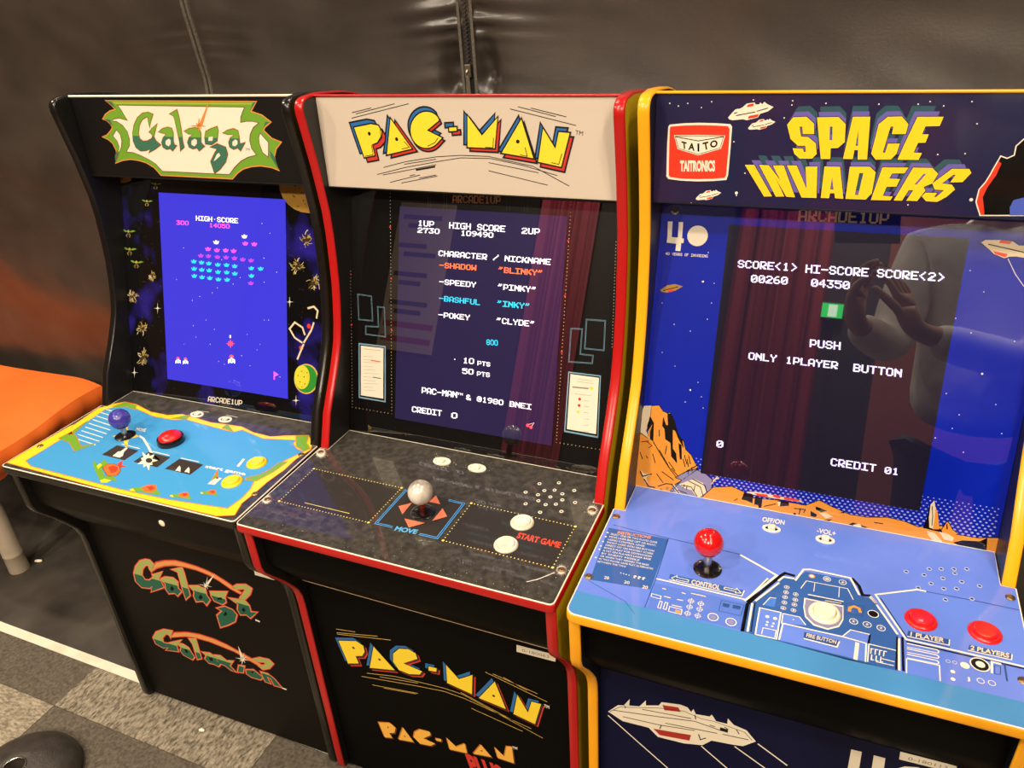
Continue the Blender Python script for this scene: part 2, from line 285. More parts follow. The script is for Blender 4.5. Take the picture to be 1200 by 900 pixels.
  ('f','p_blue',1,[-196,937,-65,946,-65,883,-196,873],[]),
  ('c','ink',2,1.0,[-196,937,-65,946,-65,883,-196,873]),
  ('f','p_red',3,[-95,841,36,851,37,787,-94,776],[]),
  ('c','ink',4,1.0,[-95,841,36,851,37,787,-94,776]),
  ('f','p_yellow',5,[-143,885,-12,895,-11,831,-142,820],[]),
  ('c','ink',6,0.85,[-143,885,-12,895,-11,831,-142,820]),
  ('f','p_blue',1,[107,1090,309,833,558,1066,491,649,71,656],[]),
  ('c','ink',2,1.0,[107,1090,309,833,558,1066,491,649,71,656]),
  ('f','p_red',3,[192,1009,394,752,642,987,577,567,158,574],[]),
  ('c','ink',4,1.0,[192,1009,394,752,642,987,577,567,158,574]),
  ('f','p_yellow',5,[152,1052,353,795,602,1029,536,611,116,618],[]),
  ('c','ink',6,0.85,[152,1052,353,795,602,1029,536,611,116,618]),
  ('f','p_blue',1,[894,1040,1053,522,572,584],[]),
  ('c','ink',2,1.0,[894,1040,1053,522,572,584]),
  ('f','p_red',3,[969,961,1129,441,649,502],[]),
  ('c','ink',4,1.0,[969,961,1129,441,649,502]),
  ('f','p_yellow',5,[935,1014,1095,495,614,557],[]),
  ('c','ink',6,0.85,[935,1014,1095,495,614,557]),
  ('f','p_blue',1,[1194,955,1358,706,1407,906,1571,895,1441,451,1104,509],[]),
  ('c','ink',2,1.0,[1194,955,1358,706,1407,906,1571,895,1441,451,1104,509]),
  ('f','p_red',3,[1267,845,1432,594,1480,796,1645,786,1515,338,1179,396],[]),
  ('c','ink',4,1.0,[1267,845,1432,594,1480,796,1645,786,1515,338,1179,396]),
  ('f','p_yellow',5,[1228,903,1392,653,1440,853,1605,843,1475,397,1139,455],[]),
  ('c','ink',6,0.85,[1228,903,1392,653,1440,853,1605,843,1475,397,1139,455]),
  ('d','ink',6,2.6,[-1420,777,-979,709,870,715]),
  ('s','ink',1,0.45,[-1669,1059,-1339,1124]),
  ('s','ink',1,0.45,[-1607,1042,-951,1181]),
  ('s','ink',1,0.45,[-1689,983,-728,1182]),
  ('s','ink',1,0.45,[775,1123,1678,927]),
  ('s','ink',1,0.45,[890,1150,1407,1033]),
  ('s','ink',1,0.45,[1068,1135,1550,1030]),
  ('s','ink',1,0.45,[-1377,203,-890,320,-381,415,7,479,458,483,923,407,1413,290]),
  ('s','ink',1,0.45,[-1253,308,-880,400,-374,482,10,513,429,510,1076,398,1575,160]),
  ('s','ink',1,0.45,[-1279,200,-385,374]),
  ('s','ink',1,0.45,[-902,364,-377,450]),
  ('s','ink',1,0.45,[-1175,97,-658,223]),
  ('s','ink',1,0.45,[-982,96,-384,218]),
  ('s','ink',1,0.45,[-681,177,-400,232]),
  ('s','ink',1,0.45,[423,428,1149,317]),
  ('s','ink',1,0.45,[416,319,1275,159]),
  ('s','ink',1,0.45,[-834,204,-745,226]),
  ('s','ink',1,1.1,[-720,289,-405,347]),
  ('s','ink',6,0.45,[-1295,665,-1234,739,-1230,841]),
  ('s','ink',6,0.45,[-1541,459,-1400,484,-1405,618]),
  ('s','ink',6,0.45,[-910,576,-786,603,-862,682]),
  ('s','ink',6,0.45,[-494,624,-371,675,-314,742]),
  ('s','ink',6,0.45,[389,630,506,627,520,757]),
  ('s','ink',6,0.45,[892,545,996,528,970,643]),
  ('s','ink',6,0.45,[1334,456,1437,437,1484,574]),
  ('t','ink',1,'TM',0,[1665,818,1768,804,1671,870])],
 'Sm':[
  ('f','cream',1,[-2084,926,-1915,943,-1731,950,-1533,947,-1378,939,-1355,911,-1354,734,-1355,571,-1358,355,-1373,296,-1537,276,-1724,265,-1914,267,-2073,281,-2099,312,-2103,484,-2106,720,-2100,902],[]),
  ('f','t_red',2,[-2074,902,-1914,917,-1730,924,-1531,921,-1404,915,-1381,886,-1377,734,-1377,603,-1381,354,-1397,320,-1538,303,-1725,293,-1916,292,-2053,306,-2071,330,-2076,484,-2080,720,-2082,877],[]),
  ('f','cream',3,[-2027,804,-1723,812,-1425,810,-1463,659,-1725,575,-1976,642],[]),
  ('c','ink',4,0.35,[-2013,793,-1441,802,-1475,667,-1726,588,-1965,651]),
  ('s','ink',4,0.6,[-2012,788,-1735,743,-1441,797]),
  ('t','ink',4,'T',0.035,[-1924,657,-1862,645,-1935,733]),
  ('t','ink',4,'A',0.035,[-1848,642,-1772,630,-1847,718]),
  ('t','ink',4,'I',0.035,[-1737,624,-1715,625,-1742,710]),
  ('t','ink',4,'T',0.035,[-1665,639,-1599,657,-1683,718]),
  ('t','ink',4,'O',0.035,[-1588,667,-1502,686,-1598,739]),
  ('t','cream',3,'TAITRONICS',0.05,[-1934,386,-1515,400,-1940,500]),
  ('f','cream',1,[-1408,1013,-1364,1068,-1335,1100,-1311,1108,-1288,1108,-1257,1123,-1213,1165,-1128,1178,-1110,1155,-1072,1159,-1066,1178,-1041,1159,-1020,1185,-986,1160,-914,1129,-971,1083,-1054,1055,-1074,1016,-1198,983,-1238,994,-1357,982,-1398,993],[]),
  ('f','t_red',2,[-1197,1155,-1135,1168,-1136,1139,-1210,1128],[]),
  ('f','t_red',2,[-1178,1031,-1065,1052,-1078,1020,-1183,999],[]),
  ('s','ink',2,0.65,[-1321,1034,-1111,1075]),
  ('s','ink',2,0.65,[-1096,1082,-975,1118]),
  ('s','ink',2,0.65,[-1347,1056,-1308,1069]),
  ('f','cream',1,[-1174,897,-1149,931,-1131,950,-1117,954,-1103,955,-1085,964,-1059,990,-1008,998,-998,984,-974,987,-971,998,-956,987,-943,1003,-923,987,-879,969,-914,941,-964,923,-975,900,-1049,880,-1073,886,-1144,879,-1168,885],[]),
  ('f','t_red',2,[-1049,983,-1012,992,-1013,974,-1057,967],[]),
  ('f','t_red',2,[-1037,908,-970,921,-978,902,-1040,889],[]),
  ('s','ink',2,0.44999999999999996,[-1123,910,-998,935]),
  ('s','ink',2,0.44999999999999996,[-989,940,-916,962]),
  ('s','ink',2,0.44999999999999996,[-1138,923,-1115,931]),
  ('f','cream',1,[-1725,56,-1698,91,-1680,112,-1666,117,-1651,118,-1633,128,-1606,156,-1554,166,-1543,152,-1520,156,-1516,167,-1501,156,-1488,173,-1467,158,-1424,141,-1459,110,-1510,90,-1523,65,-1598,42,-1623,48,-1695,38,-1719,43],[]),
  ('f','t_red',2,[-1596,149,-1558,160,-1559,141,-1604,133],[]),
  ('f','t_red',2,[-1586,72,-1517,88,-1525,68,-1589,53],[]),
  ('s','ink',2,0.43000000000000005,[-1673,71,-1545,101]),
  ('s','ink',2,0.43000000000000005,[-1535,107,-1461,132]),
  ('s','ink',2,0.43000000000000005,[-1688,84,-1664,93]),
  ('f','s_teal',1,[-700,1056,-651,1135,-521,1142,-442,1070,-426,959,-535,958,-550,1037,-577,1037,-550,931,-478,925,-398,860,-376,746,-414,691,-534,688,-595,742,-616,802,-517,800,-503,764,-485,764,-496,831,-568,830,-649,903],[]),
  ('f','s_purple',2,[-725,997,-673,1077,-536,1084,-453,1013,-437,900,-552,899,-568,978,-595,978,-568,872,-492,866,-409,801,-386,686,-426,631,-552,628,-616,681,-638,742,-534,740,-519,704,-500,704,-512,772,-588,770,-672,843],[]),
  ('c','navy',3,0.9,[-749,939,-694,1020,-551,1028,-464,956,-448,843,-569,841,-584,921,-613,921,-585,814,-506,808,-419,742,-396,628,-438,572,-571,568,-637,622,-660,683,-550,681,-535,645,-515,645,-527,713,-607,711,-695,785]),
  ('f','s_yellow',4,[-749,939,-694,1020,-551,1028,-464,956,-448,843,-569,841,-584,921,-613,921,-585,814,-506,808,-419,742,-396,628,-438,572,-571,568,-637,622,-660,683,-550,681,-535,645,-515,645,-527,713,-607,711,-695,785],[]),
  ('f','s_teal',1,[-421,1135,-218,1140,-142,1066,-125,877,-180,813,-250,809,-238,691,-330,690],[]),
  ('f','s_purple',2,[-430,1078,-217,1083,-139,1009,-121,819,-180,754,-253,750,-242,631,-338,630],[[-292,981,-265,981,-248,837,-276,836]]),
  ('c','navy',3,0.9,[-440,1022,-217,1028,-135,953,-118,762,-180,696,-256,692,-245,573,-346,571]),
  ('f','s_yellow',4,[-440,1022,-217,1028,-135,953,-118,762,-180,696,-256,692,-245,573,-346,571],[[-295,925,-267,925,-251,779,-279,779]]),
  ('f','s_teal',1,[-87,1143,73,1143,110,693,21,691,10,793,-24,793,-25,696,-118,695],[]),
  ('f','s_purple',2,[-80,1087,88,1087,124,635,31,633,20,735,-16,735,-17,637,-115,636],[[-6,952,13,782,-11,781]]),
  ('c','navy',3,0.9,[-73,1031,103,1033,137,578,40,575,29,678,-8,677,-10,579,-112,578]),
  ('f','s_yellow',4,[-73,1031,103,1033,137,578,40,575,29,678,-8,677,-10,579,-112,578],[[4,896,23,725,-2,724]]),
  ('f','s_teal',1,[232,1144,358,1147,427,1069,419,968,295,966,297,1043,273,1043,244,771,265,769,275,866,384,867,369,761,329,698,187,695,138,756,160,1068],[]),
  ('f','s_purple',2,[254,1088,386,1092,459,1014,450,912,319,910,322,987,297,987,265,714,287,712,298,809,412,811,396,704,353,641,205,637,154,698,178,1011],[]),
  ('c','navy',3,0.9,[276,1034,414,1038,489,960,480,857,343,855,347,932,320,932,285,658,308,656,320,753,439,756,423,648,377,585,222,580,169,642,197,956]),
  ('f','s_yellow',4,[276,1034,414,1038,489,960,480,857,343,855,347,932,320,932,285,658,308,656,320,753,439,756,423,648,377,585,222,580,169,642,197,956],[]),
  ('f','s_teal',1,[494,1145,722,1145,703,1052,581,1048,565,967,624,967,609,881,544,878,522,777,597,774,579,700,388,698,422,853],[]),
  ('f','s_purple',2,[529,1090,768,1091,748,998,619,993,602,911,664,912,648,825,580,822,557,720,634,718,616,644,416,641,451,796],[]),
  ('c','navy',3,0.9,[563,1036,812,1038,791,944,657,939,639,857,703,858,686,771,615,767,590,665,671,663,651,588,442,585,481,741]),
  ('f','s_yellow',4,[563,1036,812,1038,791,944,657,939,639,857,703,858,686,771,615,767,590,665,671,663,651,588,442,585,481,741],[]),
  ('f','s_teal',1,[-1036,591,-943,593,-727,238,-808,232],[]),
  ('f','s_purple',2,[-1104,535,-1005,538,-779,181,-864,175],[]),
  ('c','navy',3,0.9,[-1174,480,-1068,484,-831,125,-922,118]),
  ('f','s_yellow',4,[-1174,480,-1068,484,-831,125,-922,118],[]),
  ('f','s_teal',1,[-893,594,-795,593,-663,421,-754,591,-649,594,-497,236,-585,240,-720,459,-604,240,-690,237],[]),
  ('f','s_purple',2,[-953,539,-848,538,-709,366,-805,537,-693,540,-534,180,-628,183,-769,404,-648,184,-739,180],[]),
  ('c','navy',3,0.9,[-1013,485,-902,484,-756,312,-856,483,-737,487,-572,125,-672,128,-819,349,-693,129,-789,124]),
  ('f','s_yellow',4,[-1013,485,-902,484,-756,312,-856,483,-737,487,-572,125,-672,128,-819,349,-693,129,-789,124],[]),
  ('f','s_teal',1,[-619,594,-523,597,-396,337,-435,585,-322,591,-288,238,-432,236],[]),
  ('f','s_purple',2,[-661,541,-559,543,-426,282,-466,532,-346,538,-313,183,-466,180],[]),
  ('c','navy',3,0.9,[-703,488,-595,491,-457,228,-498,480,-371,487,-338,129,-500,126]),
  ('f','s_yellow',4,[-703,488,-595,491,-457,228,-498,480,-371,487,-338,129,-500,126],[]),
  ('f','s_teal',1,[-256,593,-108,594,-29,239,-110,243,-123,298,-164,296,-166,240,-246,240],[]),
  ('f','s_purple',2,[-276,541,-119,542,-39,185,-124,188,-138,244,-181,242,-184,186,-268,185],[[-184,424,-152,286,-187,284]]),
  ('c','navy',3,0.9,[-296,489,-130,491,-48,132,-138,135,-152,191,-198,189,-202,132,-291,131]),
  ('f','s_yellow',4,[-296,489,-130,491,-48,132,-138,135,-152,191,-198,189,-202,132,-291,131],[[-199,372,-167,233,-204,232]]),
  ('f','s_teal',1,[-18,597,168,602,230,543,228,312,181,238,-10,240],[]),
  ('f','s_purple',2,[-24,545,173,551,238,492,234,260,184,185,-18,186],[[81,480,120,479,104,233,69,235]]),
  ('c','navy',3,0.9,[-30,495,178,501,246,442,240,209,187,134,-26,133]),
  ('f','s_yellow',4,[-30,495,178,501,246,442,240,209,187,134,-26,133],[[80,430,121,428,102,182,66,183]]),
  ('f','s_teal',1,[281,598,515,602,490,540,380,534,363,480,462,476,441,395,353,388,334,289,425,283,409,239,230,236],[]),
  ('f','s_purple',2,[292,547,540,552,513,490,397,484,378,429,482,426,460,344,366,336,346,237,442,231,425,188,236,183],[]),
  ('c','navy',3,0.9,[304,498,565,504,536,441,413,434,393,380,503,377,479,294,380,286,358,186,460,181,441,137,241,132]),
  ('f','s_yellow',4,[304,498,565,504,536,441,413,434,393,380,503,377,479,294,380,286,358,186,460,181,441,137,241,132],[]),
  ('f','s_teal',1,[557,603,725,603,787,544,753,439,684,400,707,360,653,243,555,243,597,360,558,359,516,241,440,241],[]),
  ('f','s_purple',2,[584,553,761,555,826,495,790,390,716,350,741,310,683,193,579,192,624,310,584,308,538,190,457,189],[[692,490,715,491,649,372,626,371]]),
  ('c','navy',3,0.9,[611,505,798,507,866,447,827,342,749,301,774,262,712,143,603,142,652,261,609,259,560,140,475,139]),
  ('f','s_yellow',4,[611,505,798,507,866,447,827,342,749,301,774,262,712,143,603,142,652,261,609,259,560,140,475,139],[[725,442,749,443,678,323,654,322]]),
  ('f','s_teal',1,[897,599,1044,603,1070,561,1012,462,907,455,940,538,921,537,839,442,927,432,963,381,903,298,832,241,732,244,685,296,711,338,815,338,795,294,813,295,868,370,787,374,753,439],[]),
  ('f','s_purple',2,[943,551,1098,555,1124,513,1063,413,952,407,988,490,967,489,881,394,973,384,1011,332,947,249,871,192,766,194,717,246,744,288,854,288,833,244,852,245,911,321,825,325,790,390],[]),
  ('c','navy',3,0.9,[988,504,1151,509,1179,467,1114,367,997,359,1035,443,1014,442,922,346,1019,336,1058,285,990,201,910,143,800,145,748,197,778,239,893,240,871,196,891,197,953,274,862,276,827,342]),
  ('f','s_yellow',4,[988,504,1151,509,1179,467,1114,367,997,359,1035,443,1014,442,922,346,1019,336,1058,285,990,201,910,143,800,145,748,197,778,239,893,240,871,196,891,197,953,274,862,276,827,342],[]),
  ('d','cream',1,0.8,[-2095,1167,-1992,1138,-1883,1167,-1722,1120,-1608,1186,-1142,1205,-717,1196,-788,1013,-1242,116,-1777,-3,-1711,615,-1165,382,549,1163,658,1189,793,1146,826,649,1082,665,1134,970,627,95,1225,171,1045,1189,-366,1170,-721,1151,169,1162,-1322,741]),
  ('d','cream',1,1.8,[1232,181,-1245,146]),
  ('f','ink',1,[1415,649,1477,627,1535,661,1532,753,1587,826,1746,829,1920,47,1349,15,1282,160,1286,296,1329,374,1356,451,1380,537,1400,602],[]),
  ('c','cream',2,0.8,[1415,649,1477,627,1535,661,1532,753,1587,826,1746,829,1920,47,1349,15,1282,160,1286,296,1329,374,1356,451,1380,537,1400,602]),
  ('f','t_red',2,[1406,595,1437,574,1414,453,1357,318,1336,211,1391,20,1353,22,1288,160,1292,296,1335,371,1361,448],[]),
  ('f','s_blue',2,[1608,117,1625,195,1715,228,1820,205,1856,43,1626,31],[])],
 'Gl':[
  ('p','l_white',1,'HIGH.SCORE',[-536,3323,382,3324,-532,3406]),
  ('p','l_pink',1,'300',[-983,3226,-708,3232,-979,3299]),
  ('p','l_pink',1,'14050',[-242,3225,197,3226,-239,3297]),
  ('f','l_white',1,[-121,3007,-82,3007,-85,2943,-124,2943],[]),
  ('f','l_white',1,[-164,2995,-136,2984,-69,2988,-40,3003,-47,2972,-160,2967],[]),
  ('f','l_white',1,[-155,2952,-131,2969,-75,2972,-53,2958,-70,2949,-138,2944],[]),
  ('f','l_white',1,[493,3142,531,3142,529,3080,491,3079],[]),
  ('f','l_white',1,[452,3131,479,3120,544,3124,572,3138,565,3108,456,3103],[]),
  ('f','l_white',1,[461,3088,484,3105,538,3108,560,3094,543,3085,478,3081],[]),
  ('f','l_pink',1,[-309,2878,-269,2879,-271,2814,-311,2814],[]),
  ('f','l_pink',1,[-352,2866,-324,2855,-255,2860,-226,2875,-233,2843,-348,2838],[]),
  ('f','l_pink',1,[-342,2823,-319,2840,-262,2844,-239,2830,-257,2820,-326,2815],[]),
  ('f','l_pink',1,[-113,2871,-73,2872,-76,2808,-116,2807],[]),
  ('f','l_pink',1,[-156,2859,-128,2848,-60,2853,-31,2868,-38,2837,-151,2831],[]),
  ('f','l_pink',1,[-146,2816,-123,2833,-66,2837,-44,2823,-62,2813,-130,2808],[]),
  ('f','l_pink',1,[81,2882,120,2882,118,2819,79,2818],[]),
  ('f','l_pink',1,[39,2870,66,2859,134,2863,162,2878,155,2847,43,2842],[]),
  ('f','l_pink',1,[48,2827,71,2844,127,2848,149,2834,132,2824,65,2819],[]),
  ('f','l_pink',1,[254,2882,292,2883,290,2819,251,2819],[]),
  ('f','l_pink',1,[212,2871,239,2860,306,2864,334,2879,327,2848,216,2843],[]),
  ('f','l_pink',1,[221,2828,244,2845,300,2848,321,2835,304,2825,238,2820],[]),
  ('f','l_pink',1,[508,3025,547,3025,545,2962,506,2962],[]),
  ('f','l_pink',1,[467,3013,494,3002,560,3006,587,3021,581,2990,472,2986],[]),
  ('f','l_pink',1,[477,2971,499,2987,554,2991,575,2977,558,2967,493,2963],[]),
  ('f','l_pink',1,[698,3026,736,3026,734,2964,697,2963],[]),
  ('f','l_pink',1,[657,3015,684,3003,749,3008,776,3022,770,2992,662,2987],[]),
  ('f','l_pink',1,[667,2972,689,2989,743,2992,764,2979,748,2969,683,2965],[]),
  ('f','l_purple',1,[-475,2751,-435,2752,-438,2687,-478,2686],[]),
  ('f','l_purple',1,[-519,2739,-491,2728,-421,2733,-392,2748,-399,2717,-515,2711],[]),
  ('f','l_purple',1,[-510,2695,-486,2713,-428,2717,-405,2703,-423,2693,-493,2688],[]),
  ('f','l_purple',1,[-305,2756,-265,2757,-268,2692,-308,2692],[]),
  ('f','l_purple',1,[-349,2745,-321,2733,-252,2738,-223,2753,-230,2722,-345,2716],[]),
  ('f','l_purple',1,[-339,2701,-316,2718,-258,2722,-236,2708,-254,2698,-323,2693],[]),
  ('f','l_purple',1,[-107,2755,-67,2755,-70,2691,-109,2690],[]),
  ('f','l_purple',1,[-150,2743,-122,2732,-54,2736,-25,2752,-32,2720,-145,2714],[]),
  ('f','l_purple',1,[-140,2699,-117,2716,-60,2720,-38,2706,-55,2696,-123,2692],[]),
  ('f','l_purple',1,[85,2761,124,2762,122,2698,83,2697],[]),
  ('f','l_purple',1,[43,2750,70,2738,137,2743,166,2758,159,2727,47,2721],[]),
  ('f','l_purple',1,[52,2706,75,2723,131,2727,153,2713,136,2703,69,2699],[]),
  ('f','l_purple',1,[266,2759,305,2759,303,2696,264,2695],[]),
  ('f','l_purple',1,[224,2747,251,2736,318,2740,346,2756,340,2724,228,2719],[]),
  ('f','l_purple',1,[233,2704,256,2721,312,2725,334,2711,317,2701,250,2696],[]),
  ('f','l_purple',1,[445,2749,483,2750,481,2687,443,2686],[]),
  ('f','l_purple',1,[403,2738,431,2727,497,2731,524,2746,518,2715,408,2710],[]),
  ('f','l_purple',1,[413,2695,436,2712,491,2716,512,2702,495,2692,429,2687],[]),
  ('f','l_purple',1,[623,2747,661,2747,659,2684,621,2684],[]),
  ('f','l_purple',1,[581,2735,608,2724,674,2729,701,2744,695,2713,586,2707],[]),
  ('f','l_purple',1,[591,2692,613,2709,668,2713,689,2700,673,2690,607,2685],[]),
  ('f','l_purple',1,[606,2357,644,2358,642,2294,604,2293],[]),
  ('f','l_purple',1,[564,2345,591,2334,657,2339,685,2354,679,2323,569,2316],[]),
  ('f','l_purple',1,[574,2301,596,2319,651,2323,673,2310,656,2299,590,2294],[]),
  ('f','l_cyan',1,[-640,2639,-599,2640,-603,2574,-643,2574],[]),
  ('f','l_cyan',1,[-684,2627,-656,2615,-586,2621,-556,2636,-563,2604,-680,2598],[]),
  ('f','l_cyan',1,[-675,2583,-651,2600,-592,2604,-570,2590,-588,2580,-658,2575],[]),
  ('f','l_cyan',1,[-466,2634,-426,2634,-429,2569,-469,2568],[]),
  ('f','l_cyan',1,[-510,2621,-482,2610,-412,2615,-383,2631,-390,2599,-506,2593],[]),
  ('f','l_cyan',1,[-501,2577,-477,2595,-419,2599,-397,2585,-414,2575,-484,2570],[]),
  ('f','l_cyan',1,[-303,2630,-263,2630,-265,2566,-306,2565],[]),
  ('f','l_cyan',1,[-346,2618,-318,2606,-249,2611,-220,2627,-227,2595,-342,2589],[]),
  ('f','l_cyan',1,[-337,2574,-313,2591,-256,2595,-233,2581,-251,2571,-320,2566],[]),
  ('f','l_cyan',1,[-104,2622,-64,2623,-67,2558,-106,2557],[]),
  ('f','l_cyan',1,[-147,2610,-119,2599,-51,2604,-22,2619,-29,2588,-142,2581],[]),
  ('f','l_cyan',1,[-137,2566,-114,2584,-57,2588,-35,2574,-52,2564,-120,2559],[]),
  ('f','l_cyan',1,[88,2629,128,2630,125,2566,86,2565],[]),
  ('f','l_cyan',1,[46,2617,73,2606,141,2611,169,2627,163,2595,50,2589],[]),
  ('f','l_cyan',1,[55,2574,78,2591,135,2595,157,2582,139,2571,72,2566],[]),
  ('f','l_cyan',1,[267,2623,306,2623,303,2560,264,2559],[]),
  ('f','l_cyan',1,[225,2611,252,2600,319,2605,347,2620,340,2589,229,2583],[]),
  ('f','l_cyan',1,[234,2567,257,2585,313,2589,334,2575,317,2565,251,2560],[]),
  ('f','l_cyan',1,[624,2614,662,2615,661,2552,622,2551],[]),
  ('f','l_cyan',1,[583,2602,610,2591,675,2596,703,2611,697,2581,588,2574],[]),
  ('f','l_cyan',1,[593,2560,615,2577,670,2581,691,2567,674,2557,609,2552],[]),
  ('f','l_cyan',1,[822,2620,860,2621,858,2558,821,2557],[]),
  ('f','l_cyan',1,[782,2609,808,2598,873,2603,900,2618,894,2587,786,2581],[]),
  ('f','l_cyan',1,[791,2566,813,2583,867,2587,888,2573,872,2564,807,2559],[]),
  ('f','l_cyan',1,[-641,2511,-600,2511,-603,2446,-644,2445],[]),
  ('f','l_cyan',1,[-685,2498,-657,2487,-586,2492,-556,2508,-564,2476,-681,2469],[]),
  ('f','l_cyan',1,[-676,2454,-652,2471,-593,2476,-570,2462,-588,2451,-659,2446],[]),
  ('f','l_cyan',1,[-467,2506,-426,2507,-429,2441,-470,2440],[]),
  ('f','l_cyan',1,[-511,2493,-482,2482,-413,2487,-383,2503,-390,2471,-506,2464],[]),
  ('f','l_cyan',1,[-501,2449,-477,2467,-419,2471,-397,2457,-415,2447,-484,2441],[]),
  ('f','l_cyan',1,[-300,2507,-259,2508,-262,2443,-302,2442],[]),
  ('f','l_cyan',1,[-343,2495,-315,2484,-246,2489,-217,2505,-224,2473,-339,2466],[]),
  ('f','l_cyan',1,[-334,2451,-310,2468,-252,2473,-230,2459,-248,2448,-317,2443],[]),
  ('f','l_cyan',1,[-103,2495,-63,2496,-66,2431,-106,2430],[]),
  ('f','l_cyan',1,[-146,2483,-118,2472,-50,2477,-21,2493,-28,2461,-142,2454],[]),
  ('f','l_cyan',1,[-137,2439,-113,2457,-56,2461,-34,2447,-52,2437,-120,2432],[]),
  ('f','l_cyan',1,[89,2503,128,2504,126,2440,87,2439],[]),
  ('f','l_cyan',1,[46,2491,74,2480,142,2485,170,2501,164,2469,51,2463],[]),
  ('f','l_cyan',1,[56,2448,79,2465,136,2469,157,2456,140,2445,73,2440],[]),
  ('f','l_cyan',1,[265,2495,304,2496,302,2431,263,2431],[]),
  ('f','l_cyan',1,[223,2483,250,2472,317,2477,345,2492,339,2461,227,2454],[]),
  ('f','l_cyan',1,[232,2439,255,2457,311,2461,333,2447,316,2437,249,2432],[]),
  ('f','l_cyan',1,[623,2485,661,2486,660,2423,621,2422],[]),
  ('f','l_cyan',1,[582,2473,609,2462,675,2468,702,2483,696,2452,586,2445],[]),
  ('f','l_cyan',1,[592,2430,614,2447,669,2452,690,2438,673,2428,608,2423],[]),
  ('f','l_cyan',1,[-641,2384,-600,2385,-604,2319,-645,2318],[]),
  ('f','l_cyan',1,[-686,2371,-657,2360,-587,2366,-557,2382,-564,2349,-682,2342],[]),
  ('f','l_cyan',1,[-676,2327,-652,2345,-593,2349,-571,2335,-589,2325,-659,2319],[]),
  ('f','l_cyan',1,[-467,2375,-427,2376,-430,2310,-470,2309],[]),
  ('f','l_cyan',1,[-511,2363,-483,2351,-413,2357,-383,2373,-391,2341,-507,2334],[]),
  ('f','l_cyan',1,[-502,2318,-478,2336,-420,2341,-397,2327,-415,2316,-485,2310],[]),
  ('f','l_cyan',1,[-291,2373,-251,2374,-254,2309,-294,2308],[]),
  ('f','l_cyan',1,[-335,2361,-307,2350,-238,2355,-208,2371,-215,2339,-330,2332],[]),
  ('f','l_cyan',1,[-325,2317,-302,2334,-244,2339,-222,2325,-239,2314,-308,2309],[]),
  ('f','l_cyan',1,[-100,2366,-60,2367,-63,2302,-103,2301],[]),
  ('f','l_cyan',1,[-143,2354,-115,2342,-47,2348,-18,2364,-25,2332,-139,2325],[]),
  ('f','l_cyan',1,[-134,2310,-110,2327,-53,2332,-31,2318,-48,2308,-117,2302],[]),
  ('f','l_cyan',1,[93,2375,132,2376,130,2311,90,2310],[]),
  ('f','l_cyan',1,[50,2363,78,2351,145,2357,174,2373,167,2341,54,2334],[]),
  ('f','l_cyan',1,[60,2319,83,2336,139,2341,161,2327,144,2317,76,2311],[]),
  ('d','l_white',1,0.6,[886,3348,-843,2830,917,2774,1174,2557,-1039,2254,241,2280,-108,2184,-229,2087,-515,1994,-689,1909,910,2366,398,2404,1049,3198,3,2683]),
  ('d','l_white',1,0.55,[-928,1084,-394,1584,-207,1434,-640,1247,383,1027,566,870,794,1278,896,1714,987,1723,520,1425,-316,1153,1209,747,-134,862,-695,1450,729,1170,-6,825]),
  ('f','l_red',1,[245,1226,178,1207,195,1177,156,1188,140,1132,127,1185,87,1165,107,1199,41,1203,108,1223,90,1253,129,1242,146,1297,158,1245,198,1265,179,1231],[]),
  ('f','l_white',1,[129,1367,161,1370,159,1319,127,1316],[]),
  ('f','l_white',1,[78,841,81,914,107,938,132,930,161,1016,184,936,210,950,234,932,232,860,195,886,155,861,118,877],[]),
  ('f','l_red',2,[135,1013,186,1014,217,971,102,963],[]),
  ('f','l_cyan',2,[139,936,177,941,175,884,137,879],[]),
  ('f','l_white',1,[-1153,692,-1150,749,-1128,768,-1108,762,-1084,829,-1067,767,-1046,778,-1027,764,-1030,707,-1059,728,-1091,708,-1121,720],[]),
  ('f','l_red',2,[-1105,827,-1064,828,-1040,794,-1132,787],[]),
  ('f','l_cyan',2,[-1103,767,-1072,771,-1075,726,-1105,722],[]),
  ('f','l_white',1,[-976,703,-973,760,-951,778,-931,773,-908,840,-891,778,-870,788,-850,775,-853,718,-883,739,-914,719,-944,731],[]),
  ('f','l_red',2,[-928,837,-887,838,-864,805,-955,798],[]),
  ('f','l_cyan',2,[-926,777,-896,781,-898,737,-928,733],[]),
  ('f','l_pink',1,[1077,831,1185,784,1099,743,1098,681,1074,683],[])],
 'Pl':[
  ('p','l_white',1,'1UP',[-1036,3489,-760,3488,-1033,3574]),
  ('p','l_white',1,'2730',[-1039,3386,-662,3389,-1035,3464]),
  ('p','l_white',1,'HIGH SCORE',[-497,3484,422,3486,-495,3575]),
  ('p','l_white',1,'109490',[-297,3390,235,3392,-295,3466]),
  ('p','l_white',1,'2UP',[688,3481,964,3484,688,3566]),
  ('p','l_white',1,'CHARACTER / NICKNAME',[-664,3061,1159,3068,-658,3144]),
  ('p','l_orange',1,'-SHADOW',[-642,2883,-19,2890,-640,2964]),
  ('p','l_orange',1,'"BLINKY"',[352,2893,1052,2899,352,2976]),
  ('p','l_white',1,'-SPEEDY',[-632,2631,-12,2635,-630,2712]),
  ('p','l_white',1,'"PINKY"',[355,2642,967,2648,355,2726]),
  ('p','l_cyan',1,'-BASHFUL',[-628,2376,70,2376,-626,2458]),
  ('p','l_cyan',1,'"INKY"',[358,2392,884,2396,358,2477]),
  ('p','l_white',1,'-POKEY',[-627,2120,-91,2127,-625,2203]),
  ('p','l_white',1,'"CLYDE"',[361,2134,977,2144,362,2219]),
  ('p','l_cyan',1,'800',[215,1784,402,1794,210,1868]),
